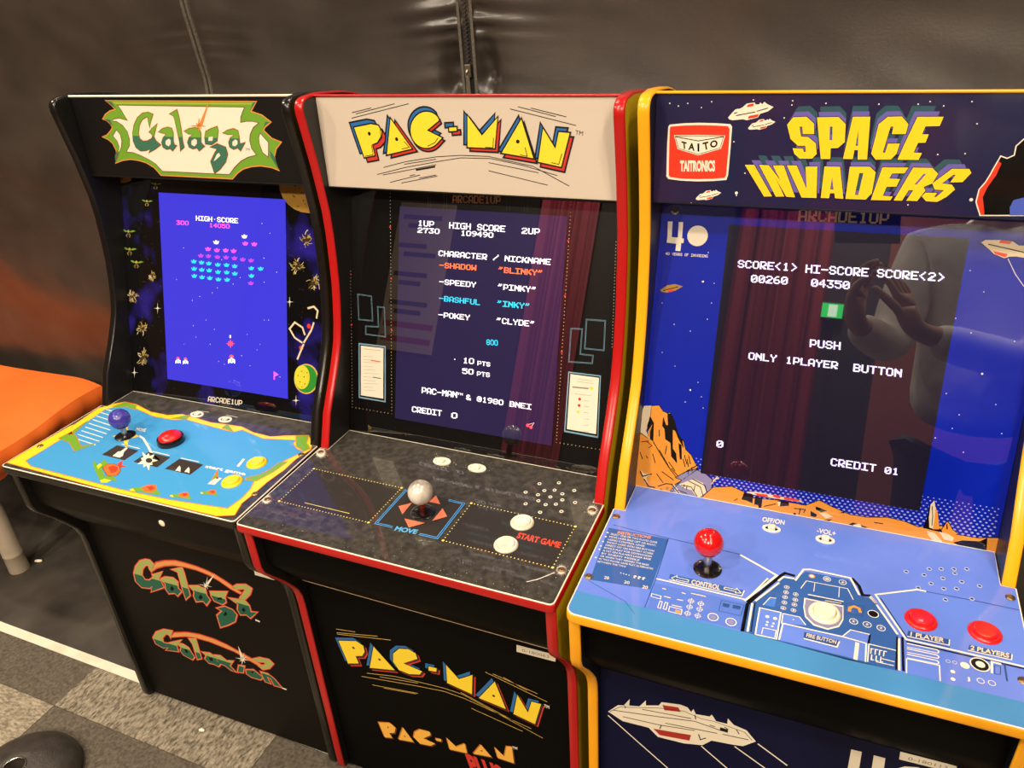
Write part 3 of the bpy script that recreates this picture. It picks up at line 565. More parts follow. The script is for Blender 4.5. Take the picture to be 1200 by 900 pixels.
  ('p','l_white',1,'10',[-170,1448,15,1458,-168,1537]),
  ('p','l_white',1,'PTS',[79,1450,290,1454,79,1517]),
  ('p','l_white',1,'50',[-177,1281,14,1291,-175,1368]),
  ('p','l_white',1,'PTS',[79,1283,293,1288,78,1353]),
  ('p','l_white',1,'PAC-MAN',[-882,869,-252,883,-879,965]),
  ('p','l_white',1,'TM',[-248,931,-152,934,-249,967]),
  ('p','l_white',1,'& @1980 BNEI',[-87,875,1003,882,-85,960]),
  ('p','l_white',1,'CREDIT',[-1050,531,-511,542,-1047,626]),
  ('p','l_white',1,'0',[-333,539,-231,547,-334,631]),
  ('d','l_white',1,0.9,[-314,1491]),
  ('d','l_red',1,2.6,[966,629,1021,608]),
  ('s','l_pinkw',1,0.7,[965,640,1066,685,1026,617])],
 'Sl':[
  ('p','l_lilac',1,'SCORE<1>',[-1194,3228,-472,3236,-1197,3325]),
  ('p','l_lilac',1,'HI-SCORE',[-364,3228,359,3239,-370,3330]),
  ('p','l_lilac',1,'SCORE<2>',[458,3242,1185,3248,452,3341]),
  ('p','l_lilac',1,'zz26z',[-1007,3052,-559,3062,-1013,3149]),
  ('p','l_lilac',1,'z435z',[-275,3063,171,3066,-282,3160]),
  ('p','l_lilac',1,'PUSH',[-191,2297,171,2302,-198,2396]),
  ('p','l_lilac',1,'ONLY',[-923,2045,-572,2049,-925,2140]),
  ('p','l_lilac',1,'1PLAYER',[-454,2049,171,2055,-457,2142]),
  ('p','l_lilac',1,'BUTTON',[358,2049,907,2046,352,2148]),
  ('p','l_lilac',1,'z',[-1195,784,-1110,789,-1200,881]),
  ('p','l_lilac',1,'CREDIT',[264,783,799,791,258,884]),
  ('p','l_lilac',1,'z1',[903,792,1062,797,897,882])],
 'Gb':[
  ('p','silver',2,'ARCADE1UP',[-423,75,353,106,-406,175]),
  ('f','planet_gold',1,[2456,4072,2436,3948,2377,3831,2283,3727,2159,3644,2013,3589,1855,3564,1695,3573,1546,3615,1418,3687,1319,3785,1259,3902,1239,4028,1263,4155,1328,4275,1428,4378,1557,4457,1705,4508,1862,4528,2017,4515,2161,4471,2283,4400,2376,4305,2435,4193],[]),
  ('d','planet_dark',2,1.106950683202887,[1698,3803]),
  ('d','planet_dark',2,0.7720817451637944,[1535,3884]),
  ('d','planet_dark',2,0.9852894157608083,[1787,3679]),
  ('d','planet_dark',2,1.2172898582746927,[1610,3662]),
  ('d','planet_dark',2,1.4029749545985781,[1552,3993]),
  ('d','planet_dark',2,1.6548498378576264,[1725,3760]),
  ('d','planet_dark',2,1.4385526229065517,[1521,3830]),
  ('d','planet_dark',2,1.3502095412244493,[1760,3710]),
  ('d','planet_dark',2,1.6520799606768404,[1790,3964]),
  ('d','planet_dark',2,1.66669408028103,[1549,3816]),
  ('d','planet_dark',2,1.1344597444008184,[1391,3887]),
  ('d','planet_dark',2,1.7291453938749732,[1569,3983]),
  ('d','planet_dark',2,0.8495657462207358,[1708,4030]),
  ('d','planet_dark',2,1.1797780532901723,[1628,3667]),
  ('d','planet_dark',2,1.2579672822119656,[1650,3951]),
  ('d','planet_dark',2,1.3435815181458999,[1689,3886]),
  ('f','planet_gold',1,[-1997,3982,-2005,3961,-2027,3941,-2061,3924,-2105,3909,-2155,3900,-2209,3895,-2262,3896,-2312,3902,-2354,3913,-2386,3929,-2405,3947,-2411,3968,-2402,3989,-2379,4009,-2345,4027,-2301,4041,-2250,4050,-2196,4055,-2143,4054,-2094,4047,-2052,4036,-2021,4021,-2002,4002],[]),
  ('f','planet_dark',2,[-2195,3985,-2198,3975,-2204,3965,-2213,3956,-2225,3950,-2239,3945,-2253,3943,-2268,3944,-2281,3948,-2292,3954,-2300,3962,-2304,3971,-2306,3981,-2303,3992,-2296,4002,-2287,4010,-2275,4017,-2261,4021,-2247,4023,-2233,4022,-2220,4019,-2209,4013,-2201,4005,-2196,3995],[]),
  ('f','planet_rim',1,[2008,815,1999,746,1974,679,1934,619,1882,569,1821,534,1755,516,1689,516,1628,535,1575,570,1535,620,1511,681,1503,750,1512,820,1539,887,1580,947,1633,996,1694,1030,1760,1047,1825,1046,1885,1027,1936,992,1976,943,2000,882],[]),
  ('f','planet_green',2,[1979,812,1971,748,1948,686,1912,630,1864,584,1809,552,1749,536,1690,536,1634,553,1586,586,1550,632,1528,689,1521,752,1529,817,1553,879,1591,935,1639,980,1694,1011,1754,1026,1813,1025,1867,1008,1914,975,1950,929,1972,874],[]),
  ('f','planet_yellow',3,[1828,822,1822,767,1806,714,1780,667,1747,629,1708,603,1667,590,1626,591,1587,607,1554,637,1529,677,1514,726,1509,781,1515,836,1532,889,1558,936,1591,973,1630,999,1671,1011,1712,1009,1750,993,1783,964,1808,924,1823,875],[]),
  ('d','ink',4,1.0,[1659,905,1716,812,1627,715,1587,821,1727,689,1667,630,1776,895]),
  ('f','g_green',1,[-1656,3597,-1738,3628,-1777,3619,-1722,3590],[]),
  ('f','g_green',1,[-1656,3597,-1571,3621,-1507,3614,-1592,3589],[]),
  ('f','gold',2,[-1633,3605,-1638,3592,-1650,3584,-1665,3584,-1676,3591,-1679,3603,-1674,3615,-1662,3623,-1647,3624,-1636,3617],[]),
  ('f','gold_dark',1,[-1617,3567,-1622,3550,-1635,3537,-1652,3531,-1668,3535,-1679,3547,-1682,3565,-1676,3582,-1664,3595,-1647,3601,-1631,3597,-1620,3585],[]),
  ('s','gold',2,0.6,[-1672,3568,-1703,3539,-1681,3513]),
  ('s','gold',2,0.6,[-1644,3570,-1618,3543,-1644,3515]),
  ('f','g_green',1,[-1433,3905,-1514,3936,-1551,3928,-1498,3899],[]),
  ('f','g_green',1,[-1433,3905,-1349,3928,-1285,3920,-1369,3897],[]),
  ('f','gold',2,[-1409,3913,-1415,3900,-1427,3893,-1441,3892,-1452,3899,-1455,3911,-1450,3923,-1438,3931,-1424,3931,-1413,3924],[]),
  ('f','gold_dark',1,[-1393,3876,-1399,3859,-1412,3846,-1428,3841,-1444,3845,-1455,3857,-1458,3873,-1453,3891,-1440,3904,-1423,3909,-1408,3905,-1397,3893],[]),
  ('s','gold',2,0.6,[-1449,3877,-1478,3849,-1457,3822]),
  ('s','gold',2,0.6,[-1421,3878,-1395,3852,-1420,3824]),
  ('f','g_green',1,[-2143,3036,-2243,3073,-2290,3061,-2224,3027],[]),
  ('f','g_green',1,[-2143,3036,-2037,3068,-1958,3060,-2063,3028],[]),
  ('f','gold',2,[-2113,3046,-2120,3031,-2135,3021,-2153,3020,-2166,3028,-2171,3043,-2164,3058,-2149,3068,-2131,3069,-2118,3061],[]),
  ('f','gold_dark',1,[-2094,3001,-2101,2980,-2117,2963,-2137,2956,-2157,2961,-2171,2975,-2174,2996,-2167,3018,-2151,3034,-2131,3041,-2111,3037,-2098,3022],[]),
  ('s','gold',2,0.6,[-2163,3001,-2200,2965,-2174,2933]),
  ('s','gold',2,0.6,[-2128,3003,-2096,2971,-2127,2936]),
  ('f','g_green',1,[-2137,2713,-2238,2749,-2286,2738,-2219,2704],[]),
  ('f','g_green',1,[-2137,2713,-2032,2746,-1952,2738,-2058,2706],[]),
  ('f','gold',2,[-2108,2724,-2115,2708,-2130,2698,-2148,2697,-2161,2705,-2166,2720,-2159,2735,-2144,2746,-2126,2747,-2112,2738],[]),
  ('f','gold_dark',1,[-2088,2678,-2095,2656,-2111,2640,-2132,2633,-2152,2637,-2166,2652,-2169,2673,-2162,2695,-2146,2711,-2126,2718,-2106,2714,-2092,2699],[]),
  ('s','gold',2,0.6,[-2157,2678,-2195,2641,-2169,2609]),
  ('s','gold',2,0.6,[-2123,2680,-2091,2648,-2122,2612]),
  ('f','g_green',1,[-1988,2488,-2089,2523,-2136,2512,-2070,2478],[]),
  ('f','g_green',1,[-1988,2488,-1883,2521,-1804,2514,-1909,2481],[]),
  ('f','gold',2,[-1959,2499,-1966,2483,-1981,2473,-1999,2471,-2012,2480,-2017,2494,-2010,2510,-1995,2520,-1977,2522,-1963,2513],[]),
  ('f','gold_dark',1,[-1940,2453,-1947,2431,-1962,2414,-1983,2407,-2003,2411,-2016,2426,-2020,2447,-2013,2469,-1997,2486,-1977,2493,-1957,2489,-1943,2474],[]),
  ('s','gold',2,0.6,[-2008,2452,-2046,2415,-2019,2383]),
  ('s','gold',2,0.6,[-1974,2455,-1942,2423,-1973,2386]),
  ('s','bone',2,0.9954948224344076,[-2188,1881,-2194,1922,-2177,1972]),
  ('s','gold',3,0.8569085100870997,[-2135,1874,-2129,1914,-2097,1954]),
  ('s','gold',2,0.7410007113737705,[-2109,1782,-2087,1758,-2056,1741]),
  ('s','gold',3,0.5100626770179393,[-2153,1884,-2187,1884,-2226,1867]),
  ('s','gold',2,0.688902384483965,[-2166,1825,-2191,1817,-2216,1813]),
  ('s','gold',3,0.9992544726878883,[-2168,1872,-2210,1876,-2255,1867]),
  ('s','gold',2,0.9857143290636544,[-2133,1825,-2129,1792,-2102,1765]),
  ('s','bone',3,0.6569152599580459,[-2134,1813,-2168,1787,-2216,1779]),
  ('s','gold_dark',2,0.8219443591938634,[-2044,1875,-2016,1887,-1988,1901]),
  ('s','bone',3,0.7155957767154664,[-2167,1875,-2173,1912,-2157,1957]),
  ('s','bone',2,0.7742152338434312,[-2126,1882,-2108,1910,-2073,1930]),
  ('s','gold',3,0.5300402553138615,[-2074,1850,-2041,1876,-2022,1919]),
  ('s','bone',2,0.8690171446260171,[-2155,1880,-2185,1896,-2219,1905]),
  ('s','bone',3,0.8139846714448635,[-2097,1848,-2069,1828,-2058,1790]),
  ('s','bone',2,0.921920473112246,[-2144,1793,-2135,1768,-2115,1747]),
  ('s','gold',3,0.6550083477050466,[-2133,1781,-2157,1760,-2189,1746]),
  ('s','gold_dark',2,0.8247694957929343,[-2114,1782,-2090,1766,-2057,1758]),
  ('s','gold',3,0.7192153662806935,[-2075,1821,-2051,1792,-2035,1756]),
  ('s','gold_dark',2,0.6352999405005121,[-2100,1875,-2076,1894,-2049,1909]),
  ('s','gold',3,0.9318638007290369,[-2115,1871,-2110,1911,-2117,1950]),
  ('s','gold',2,0.7106361958829421,[-2166,1786,-2187,1770,-2210,1757]),
  ('s','bone',3,0.709885591895626,[-2197,1850,-2226,1861,-2252,1876]),
  ('s','gold_dark',2,0.7794357499113722,[-2193,1802,-2192,1764,-2170,1728]),
  ('s','bone',3,0.7719305244873043,[-2054,1861,-2032,1867,-2010,1874]),
  ('s','gold',2,0.9050959395041092,[-2059,1900,-2010,1898,-1965,1868]),
  ('s','gold_dark',3,0.7884767020097257,[-2047,1835,-2029,1798,-2033,1748]),
  ('f','gold_dark',1,[-2050,1855,-2067,1810,-2105,1779,-2149,1775,-2183,1799,-2193,1843,-2176,1888,-2138,1918,-2094,1922,-2061,1898],[]),
  ('d','silver',4,0.6,[-2141,1869]),
  ('s','gold',2,0.7624820677079125,[-1865,1270,-1837,1284,-1811,1305]),
  ('s','bone',3,0.9859951952906874,[-2018,1216,-2044,1184,-2064,1148]),
  ('s','gold',2,0.7673185202763886,[-2014,1279,-2042,1263,-2068,1238]),
  ('s','gold',3,0.9117493812767904,[-1922,1300,-1885,1328,-1835,1338]),
  ('s','bone',2,0.6241293224267144,[-1873,1272,-1831,1307,-1806,1361]),
  ('s','gold',3,0.9285112211660802,[-1980,1301,-2003,1307,-2030,1307]),
  ('s','gold',2,0.9272244673696133,[-1933,1293,-1928,1316,-1924,1339]),
  ('s','bone',3,0.6928985515494406,[-1891,1245,-1860,1243,-1827,1248]),
  ('s','gold_dark',2,0.5618775119170922,[-1975,1237,-2009,1236,-2042,1256]),
  ('s','gold',3,0.5214807777601278,[-2005,1284,-2043,1262,-2074,1223]),
  ('s','gold',2,0.8114632550125457,[-2006,1245,-2043,1242,-2079,1246]),
  ('s','gold_dark',3,0.9751445155371845,[-1985,1244,-2021,1237,-2057,1239]),
  ('s','gold',2,0.9015686714086255,[-1961,1254,-1982,1232,-1997,1205]),
  ('s','bone',3,0.560725485772428,[-1936,1238,-1927,1218,-1912,1201]),
  ('s','gold_dark',2,0.8337807882898652,[-1965,1343,-1946,1387,-1908,1429]),
  ('s','gold',3,0.7367738155406652,[-1941,1326,-1936,1351,-1929,1376]),
  ('s','gold_dark',2,0.5895768024751784,[-1938,1221,-1941,1187,-1947,1153]),
  ('s','gold_dark',3,0.9180909756435052,[-1859,1265,-1842,1240,-1837,1205]),
  ('s','gold',2,0.5533718487414061,[-1877,1292,-1850,1335,-1846,1390]),
  ('s','gold',3,0.9140296655794149,[-1933,1351,-1946,1372,-1964,1390]),
  ('s','gold_dark',2,0.6264480179826593,[-1939,1234,-1945,1206,-1956,1178]),
  ('s','gold_dark',3,0.7501548053147795,[-2007,1310,-2004,1357,-1974,1409]),
  ('s','gold_dark',2,0.5780873099079467,[-1887,1281,-1852,1311,-1828,1354]),
  ('s','gold_dark',3,0.9583071906068882,[-2011,1213,-2034,1196,-2057,1179]),
  ('s','bone',2,0.8760261729329073,[-1992,1268,-2033,1248,-2068,1213]),
  ('s','bone',3,0.8356925126363832,[-1906,1227,-1905,1181,-1925,1130]),
  ('f','gold_dark',1,[-1862,1276,-1880,1226,-1921,1192,-1968,1187,-2005,1213,-2016,1260,-1998,1310,-1957,1343,-1909,1348,-1873,1323],[]),
  ('d','silver',4,0.6,[-1960,1289]),
  ('s','gold',2,0.6536136605706988,[-1910,777,-1858,787,-1803,769]),
  ('s','gold',3,0.6610210779405967,[-1976,627,-1988,596,-2003,565]),
  ('s','gold',2,0.7340264789034314,[-1951,752,-1941,803,-1932,855]),
  ('s','gold',3,0.9283244719637754,[-1907,797,-1886,835,-1865,872]),
  ('s','gold',2,0.9454943211182159,[-2032,659,-2075,622,-2117,583]),
  ('s','bone',3,0.6210459019622666,[-2008,777,-2041,780,-2080,772]),
  ('s','gold',2,0.9498799999571461,[-1945,675,-1946,644,-1957,610]),
  ('s','gold',3,0.558983769612917,[-1969,623,-1966,590,-1958,557]),
  ('s','bone',2,0.5034418479702777,[-1975,618,-1975,592,-1974,565]),
  ('s','gold_dark',3,0.6954599996113233,[-1994,660,-1999,619,-1987,578]),
  ('s','gold',2,0.7192096221714802,[-1994,721,-2022,733,-2047,753]),
  ('s','bone',3,0.8786616640180787,[-2005,717,-2041,731,-2071,756]),
  ('s','bone',2,0.5535829393349203,[-1988,638,-2027,602,-2080,579]),
  ('s','gold_dark',3,0.7543414732521689,[-1908,739,-1867,756,-1827,771]),
  ('s','gold',2,0.589552210162503,[-1914,703,-1881,677,-1859,639]),
  ('s','gold',3,0.9604052429330718,[-1895,771,-1856,767,-1821,743]),
  ('s','gold',2,0.7288519273786711,[-2003,769,-2037,783,-2078,788]),
  ('s','gold_dark',3,0.6796111728990624,[-1978,677,-1999,654,-2027,635]),
  ('s','bone',2,0.6235981460491047,[-1969,660,-1943,617,-1888,595]),
  ('s','gold',3,0.6764422822669363,[-1949,768,-1949,803,-1953,836]),
  ('s','gold',2,0.7821792579404379,[-1937,746,-1933,781,-1947,815]),
  ('s','gold_dark',3,0.9078740886725856,[-1928,737,-1887,762,-1844,784]),
  ('s','gold',2,0.7723599468454764,[-1955,786,-1961,814,-1971,841]),
  ('s','bone',3,0.5150437274660808,[-1942,683,-1914,649,-1878,621]),
  ('s','bone',2,0.8168209511705371,[-1921,808,-1912,859,-1912,910]),
  ('s','gold_dark',3,0.5150869324854164,[-1878,736,-1845,717,-1822,681]),
  ('f','gold_dark',1,[-1871,726,-1892,668,-1939,627,-1994,621,-2036,650,-2049,705,-2027,763,-1980,803,-1926,809,-1884,780],[]),
  ('d','silver',4,0.6,[-1984,739]),
  ('s','gold',2,0.7459362714480902,[-1614,2229,-1619,2210,-1632,2191]),
  ('s','gold',3,0.9063613880442345,[-1665,2271,-1684,2273,-1702,2276]),
  ('s','gold',2,0.5677938925744602,[-1571,2299,-1560,2317,-1554,2337]),
  ('s','gold',3,0.7529769468226891,[-1613,2311,-1613,2327,-1617,2344]),
  ('s','bone',2,0.8473298575483907,[-1645,2267,-1666,2261,-1687,2250]),
  ('s','gold',3,0.8698598257978878,[-1593,2231,-1598,2200,-1621,2168]),
  ('s','gold_dark',2,0.8495161487044744,[-1661,2223,-1695,2209,-1735,2209]),
  ('s','gold',3,0.8529178617925282,[-1624,2240,-1617,2215,-1606,2191]),
  ('s','gold',2,0.824621135328035,[-1659,2243,-1680,2242,-1700,2250]),
  ('s','gold',3,0.7276879917808297,[-1643,2233,-1650,2206,-1653,2179]),
  ('s','bone',2,0.7982370905645535,[-1601,2264,-1572,2262,-1543,2262]),
  ('s','gold',3,0.9277022349088928,[-1626,2254,-1631,2235,-1644,2217]),
  ('s','gold',2,0.8183588870893517,[-1651,2271,-1666,2275,-1680,2281]),
  ('s','gold',3,0.7015538567603492,[-1601,2238,-1576,2233,-1548,2239]),
  ('s','gold',2,0.6983044165866116,[-1636,2253,-1641,2226,-1637,2200]),
  ('s','gold_dark',3,0.595322266834822,[-1567,2263,-1546,2284,-1532,2313]),
  ('s','bone',2,0.6375444195467512,[-1640,2250,-1659,2225,-1682,2202]),
  ('s','gold',3,0.7805612059899202,[-1616,2304,-1617,2334,-1626,2362]),
  ('s','gold',2,0.8411993177063481,[-1597,2265,-1564,2270,-1532,2282]),
  ('s','gold',3,0.5095373659220856,[-1584,2280,-1574,2301,-1574,2327]),
  ('s','bone',2,0.6003442589188539,[-1667,2266,-1686,2265,-1705,2265]),
  ('s','gold',3,0.6911564033654445,[-1589,2277,-1561,2266,-1542,2238]),
  ('s','gold',2,0.9249528103063372,[-1624,2312,-1602,2331,-1569,2342]),
  ('s','gold_dark',3,0.5873154991770773,[-1603,2249,-1593,2232,-1588,2211]),
  ('s','gold',2,0.681412725901942,[-1628,2316,-1625,2344,-1620,2372]),
  ('s','bone',3,0.9104655130570498,[-1652,2253,-1677,2237,-1702,2220]),
  ('f','gold_dark',1,[-1575,2273,-1587,2239,-1615,2216,-1648,2213,-1673,2232,-1681,2264,-1669,2298,-1641,2321,-1608,2323,-1582,2305],[]),
  ('d','silver',4,0.6,[-1643,2283]),
  ('s','gold_dark',2,0.5213667756091409,[1713,3141,1676,3155,1644,3180]),
  ('s','gold',3,0.6600427189363947,[1807,3086,1847,3073,1896,3082]),
  ('s','gold',2,0.7249521667750491,[1723,3180,1711,3197,1701,3217]),
  ('s','gold',3,0.597420768437285,[1828,3185,1844,3208,1857,3235]),
  ('s','gold_dark',2,0.5404445447844635,[1795,3217,1788,3246,1774,3272]),
  ('s','gold',3,0.7927786558319545,[1757,3169,1735,3176,1709,3172]),
  ('s','gold_dark',2,0.7524708389533615,[1811,3142,1849,3156,1883,3185]),
  ('s','gold_dark',3,0.5888048992395105,[1810,3166,1848,3176,1889,3171]),
  ('s','gold',2,0.5996284035711703,[1838,3113,1867,3133,1889,3169]),
  ('s','gold',3,0.8209027256279571,[1797,3160,1813,3187,1819,3219]),
  ('s','gold_dark',2,0.8889051642676609,[1783,3216,1792,3243,1805,3269]),
  ('s','gold',3,0.7695910260362735,[1757,3066,1758,3036,1764,3005]),
  ('s','gold_dark',2,0.8768018486780191,[1716,3124,1697,3109,1681,3090]),
  ('s','gold',3,0.8029346522640177,[1832,3174,1862,3172,1892,3159]),
  ('s','gold_dark',2,0.7195037830031934,[1786,3102,1804,3067,1829,3036]),
  ('s','gold',3,0.9373606401514121,[1777,3102,1791,3069,1819,3043]),
  ('s','gold_dark',2,0.6838876379581321,[1834,3151,1872,3154,1910,3155]),
  ('s','gold_dark',3,0.7346961907941918,[1798,3089,1785,3056,1756,3027]),
  ('s','gold',2,0.5141352069465771,[1759,3153,1718,3152,1678,3124]),
  ('s','gold',3,0.8725925132905601,[1806,3103,1819,3087,1833,3072]),
  ('s','bone',2,0.5714786391830506,[1770,3096,1753,3071,1729,3050]),
  ('s','gold_dark',3,0.8813651867582873,[1708,3112,1690,3081,1681,3043]),
  ('s','bone',2,0.9714081330647532,[1754,3217,1773,3262,1812,3300]),
  ('s','gold',3,0.6798571421076772,[1708,3106,1672,3127,1648,3171]),
  ('s','bone',2,0.8737555341519536,[1800,3174,1830,3187,1866,3184]),
  ('s','gold',3,0.7679181099714977,[1824,3167,1844,3171,1865,3172]),
  ('f','gold_dark',1,[1844,3147,1831,3101,1797,3072,1756,3069,1723,3094,1711,3138,1724,3184,1758,3213,1799,3216,1831,3190],[]),
  ('d','silver',4,0.6,[1758,3163]),
  ('s','gold_dark',2,0.6774473152283194,[1607,2668,1611,2640,1605,2610]),
  ('s','gold',3,0.5065939883769011,[1640,2704,1674,2714,1707,2726]),
  ('s','gold',2,0.7250093717560737,[1552,2668,1530,2658,1507,2650]),
  ('s','bone',3,0.5220037550827256,[1588,2620,1569,2587,1541,2557]),
  ('s','gold',2,0.9767644931959563,[1535,2657,1492,2666,1455,2699]),
  ('s','bone',3,0.7759288591657703,[1592,2771,1610,2803,1639,2832]),
  ('s','gold_dark',2,0.733743468378246,[1587,2655,1577,2633,1563,2612]),
  ('s','gold_dark',3,0.6855273564100621,[1552,2762,1539,2801,1533,2843]),
  ('s','gold',2,0.7040728098682086,[1566,2720,1539,2723,1508,2713]),
  ('s','gold',3,0.7886109512854618,[1561,2644,1539,2607,1519,2568]),
  ('s','gold_dark',2,0.9656629397925101,[1610,2671,1638,2655,1674,2651]),
  ('s','gold_dark',3,0.5626124861830826,[1575,2705,1550,2728,1527,2753]),
  ('s','gold',2,0.6856512279571991,[1611,2764,1613,2794,1612,2823]),
  ('s','gold',3,0.6556881402459334,[1511,2692,1469,2706,1430,2729]),
  ('s','gold',2,0.6354437888198333,[1555,2631,1537,2588,1524,2543]),
  ('s','bone',3,0.5177757409643926,[1676,2723,1701,2743,1724,2766]),
  ('s','gold',2,0.8687338608485908,[1550,2661,1512,2636,1475,2611]),
  ('s','gold',3,0.9710646058700814,[1584,2719,1557,2744,1517,2754]),
  ('s','gold_dark',2,0.6339315782837657,[1662,2706,1693,2679,1709,2631]),
  ('s','gold',3,0.5749412398989946,[1569,2696,1550,2718,1546,2753]),
  ('s','gold',2,0.5711062974921979,[1576,2756,1560,2785,1540,2812]),
  ('s','gold',3,0.9374093828601586,[1663,2670,1693,2685,1719,2711]),
  ('s','gold',2,0.7166389874736411,[1676,2669,1712,2671,1747,2679]),
  ('s','bone',3,0.563453657118928,[1604,2668,1625,2654,1654,2652]),
  ('s','bone',2,0.9984494453016908,[1542,2617,1547,2585,1564,2555]),
  ('s','gold_dark',3,0.5519031498708267,[1633,2698,1662,2682,1680,2647]),
  ('f','gold_dark',1,[1668,2696,1654,2644,1616,2610,1570,2606,1532,2635,1519,2684,1534,2736,1572,2770,1618,2773,1655,2745],[]),
  ('d','silver',4,0.6,[1572,2713]),
  ('s','gold_dark',2,0.7844346553362905,[1954,2487,1976,2518,2000,2549]),
  ('s','gold_dark',3,0.6002284465603529,[1871,2424,1841,2416,1810,2410]),
  ('s','gold',2,0.6584507236849201,[1858,2482,1814,2476,1768,2451]),
  ('s','gold',3,0.5572843498490778,[1940,2468,1941,2505,1920,2541]),
  ('s','bone',2,0.762616093073103,[2000,2440,2027,2400,2032,2340]),
  ('s','gold',3,0.795233002306466,[1927,2469,1928,2503,1927,2536]),
  ('s','bone',2,0.8512532696166515,[1934,2391,1932,2356,1924,2320]),
  ('s','bone',3,0.6433969101910189,[1934,2510,1950,2538,1973,2562]),
  ('s','bone',2,0.8644254082637933,[1962,2450,1985,2455,2009,2461]),
  ('s','bone',3,0.7657153486782518,[1925,2390,1944,2367,1975,2354]),
  ('s','gold',2,0.5346393526249975,[1984,2507,2003,2535,2020,2565]),
  ('s','gold_dark',3,0.6920122810126321,[1858,2400,1844,2352,1854,2297]),
  ('s','gold',2,0.7155471061625762,[1968,2450,1994,2453,2019,2454]),
  ('s','bone',3,0.6995062807174539,[1969,2495,1978,2526,1980,2560]),
  ('s','gold',2,0.6616834261265119,[1881,2391,1849,2363,1814,2339]),
  ('s','gold',3,0.6603222244797946,[1950,2443,1969,2432,1982,2410]),
  ('s','gold_dark',2,0.8687066970914057,[1920,2417,1898,2388,1861,2372]),
  ('s','gold',3,0.754742387235085,[1960,2511,1975,2551,1987,2592]),
  ('s','gold',2,0.5586653643235184,[1956,2459,1974,2479,1987,2503]),
  ('s','gold_dark',3,0.5037421900414507,[1959,2373,1953,2336,1933,2299]),
  ('s','gold_dark',2,0.7930325367624288,[1941,2472,1950,2499,1955,2527]),
  ('s','gold',3,0.5321849675539291,[1962,2457,1990,2461,2018,2460]),
  ('s','bone',2,0.7399698902393488,[1973,2494,2007,2498,2043,2486]),
  ('s','gold_dark',3,0.9407832569735368,[1856,2397,1829,2364,1808,2324]),
  ('s','gold',2,0.8206396830008702,[1930,2399,1911,2362,1872,2335]),
  ('s','gold',3,0.5899935596892056,[2003,2434,2033,2425,2063,2412]),
  ('f','gold_dark',1,[1994,2447,1981,2398,1946,2365,1902,2361,1867,2388,1854,2435,1868,2484,1903,2517,1947,2520,1981,2493],[]),
  ('d','silver',4,0.6,[1904,2462]),
  ('s','bone',2,2.2,[1972,1847,1998,1979,1922,2044,1793,2002]),
  ('s','bone',2,2.2,[1710,1405,1868,1641,1920,1777]),
  ('s','bone',2,2.2,[1683,1402,1526,1473,1422,1616,1530,1737,1686,1666,1737,1540]),
  ('s','bone',2,2.2,[1709,1383,1629,1218,1575,1100]),
  ('d','t_red',1,4,[1817,1701,1656,1310]),
  ('f','cream',2,[-2273,2494,-2339,2485,-2335,2476,-2348,2478,-2360,2402,-2360,2478,-2374,2473,-2368,2483,-2434,2483,-2367,2492,-2372,2502,-2358,2499,-2346,2575,-2346,2500,-2332,2505,-2339,2494],[]),
  ('f','cream',2,[-1432,1696,-1511,1683,-1505,1671,-1521,1674,-1534,1579,-1535,1673,-1552,1666,-1545,1680,-1624,1677,-1544,1690,-1550,1702,-1534,1699,-1520,1794,-1520,1700,-1503,1707,-1510,1694],[]),
  ('f','cream',2,[-2093,405,-2176,389,-2170,376,-2187,379,-2202,278,-2202,377,-2220,370,-2212,384,-2295,379,-2211,396,-2217,408,-2200,405,-2185,506,-2185,407,-2167,414,-2175,400],[]),
  ('f','cream',2,[1511,2084,1444,2072,1449,2061,1435,2065,1428,1977,1423,2063,1409,2058,1415,2070,1347,2068,1415,2080,1409,2091,1423,2088,1431,2175,1435,2089,1450,2094,1444,2082],[]),
  ('f','cream',2,[1623,384,1554,368,1559,357,1545,360,1538,267,1533,358,1518,351,1524,364,1455,360,1524,375,1519,386,1533,384,1540,476,1545,385,1560,392,1554,379],[]),
  ('d','stardust',1,0.45,[1620,388,-1976,-58,-1696,2463,1618,1872,-1510,1532,1659,1190,311,-52,-2142,1980,1903,2563,1532,626,-514,103,-1949,2433,-1456,948,-1883,3102,-1738,2972,1532,1302,1665,2991,-1796,3463,1428,2978,1699,2306,1639,1535,1637,695,-1918,2422,-2020,1302,-1404,2361,-1978,1284,1788,307,-342,152,-1472,1271,1725,1052,-1828,3072,-2182,444,1479,496,-1757,1980,1610,1175,-760,-103,-1654,3324,-1703,2567,-1874,1095,-1931,2951,-1817,3202,-1582,2770,865,362,-1893,2446,-1390,3270,-1340,2523,-1426,3244,-1955,-200,-1439,2102,-1766,1548,1586,2679,1423,2142,-1455,3283,1811,1469,-1708,1596,1485,2849,1663,2631,-2041,541,1473,3291,1811,1520,503,82,-2191,473,-1621,2187,-2014,908,1441,2866,-1896,58,156,270,-1956,3155,-2038,-153,-1589,2850,-1911,1477,-1847,1793,-51,-130,-1765,1298,1669,1835,-1534,95,-1733,2592,1720,2614,-2283,563,-1237,199,1704,2006,-1882,2628,1855,939,-1722,2216,1812,2808,-1972,823,1478,331,-1496,1824,-1925,1829,-1612,2507,1588,431,-1858,1295,-611,242,-1800,2151,651,104,1645,2314,-1783,165,-1841,2145,1889,2403,1937,2319,1915,1069,-1981,424,1685,1929,265,383,1411,1688,-998,-224,-1688,3328,-2185,90,1634,248,-1670,1349])],
 'Pb':[
  ('p','copper',2,'ARCADE1UP',[-460,3862,324,3886,-461,3969]),
  ('s','maze_dim',1,0.35,[-888,4138,-873,3723]),
  ('s','maze_dim',1,0.35,[-848,4139,-833,3725]),
  ('s','maze_dim',1,0.35,[-615,4149,-599,3738]),
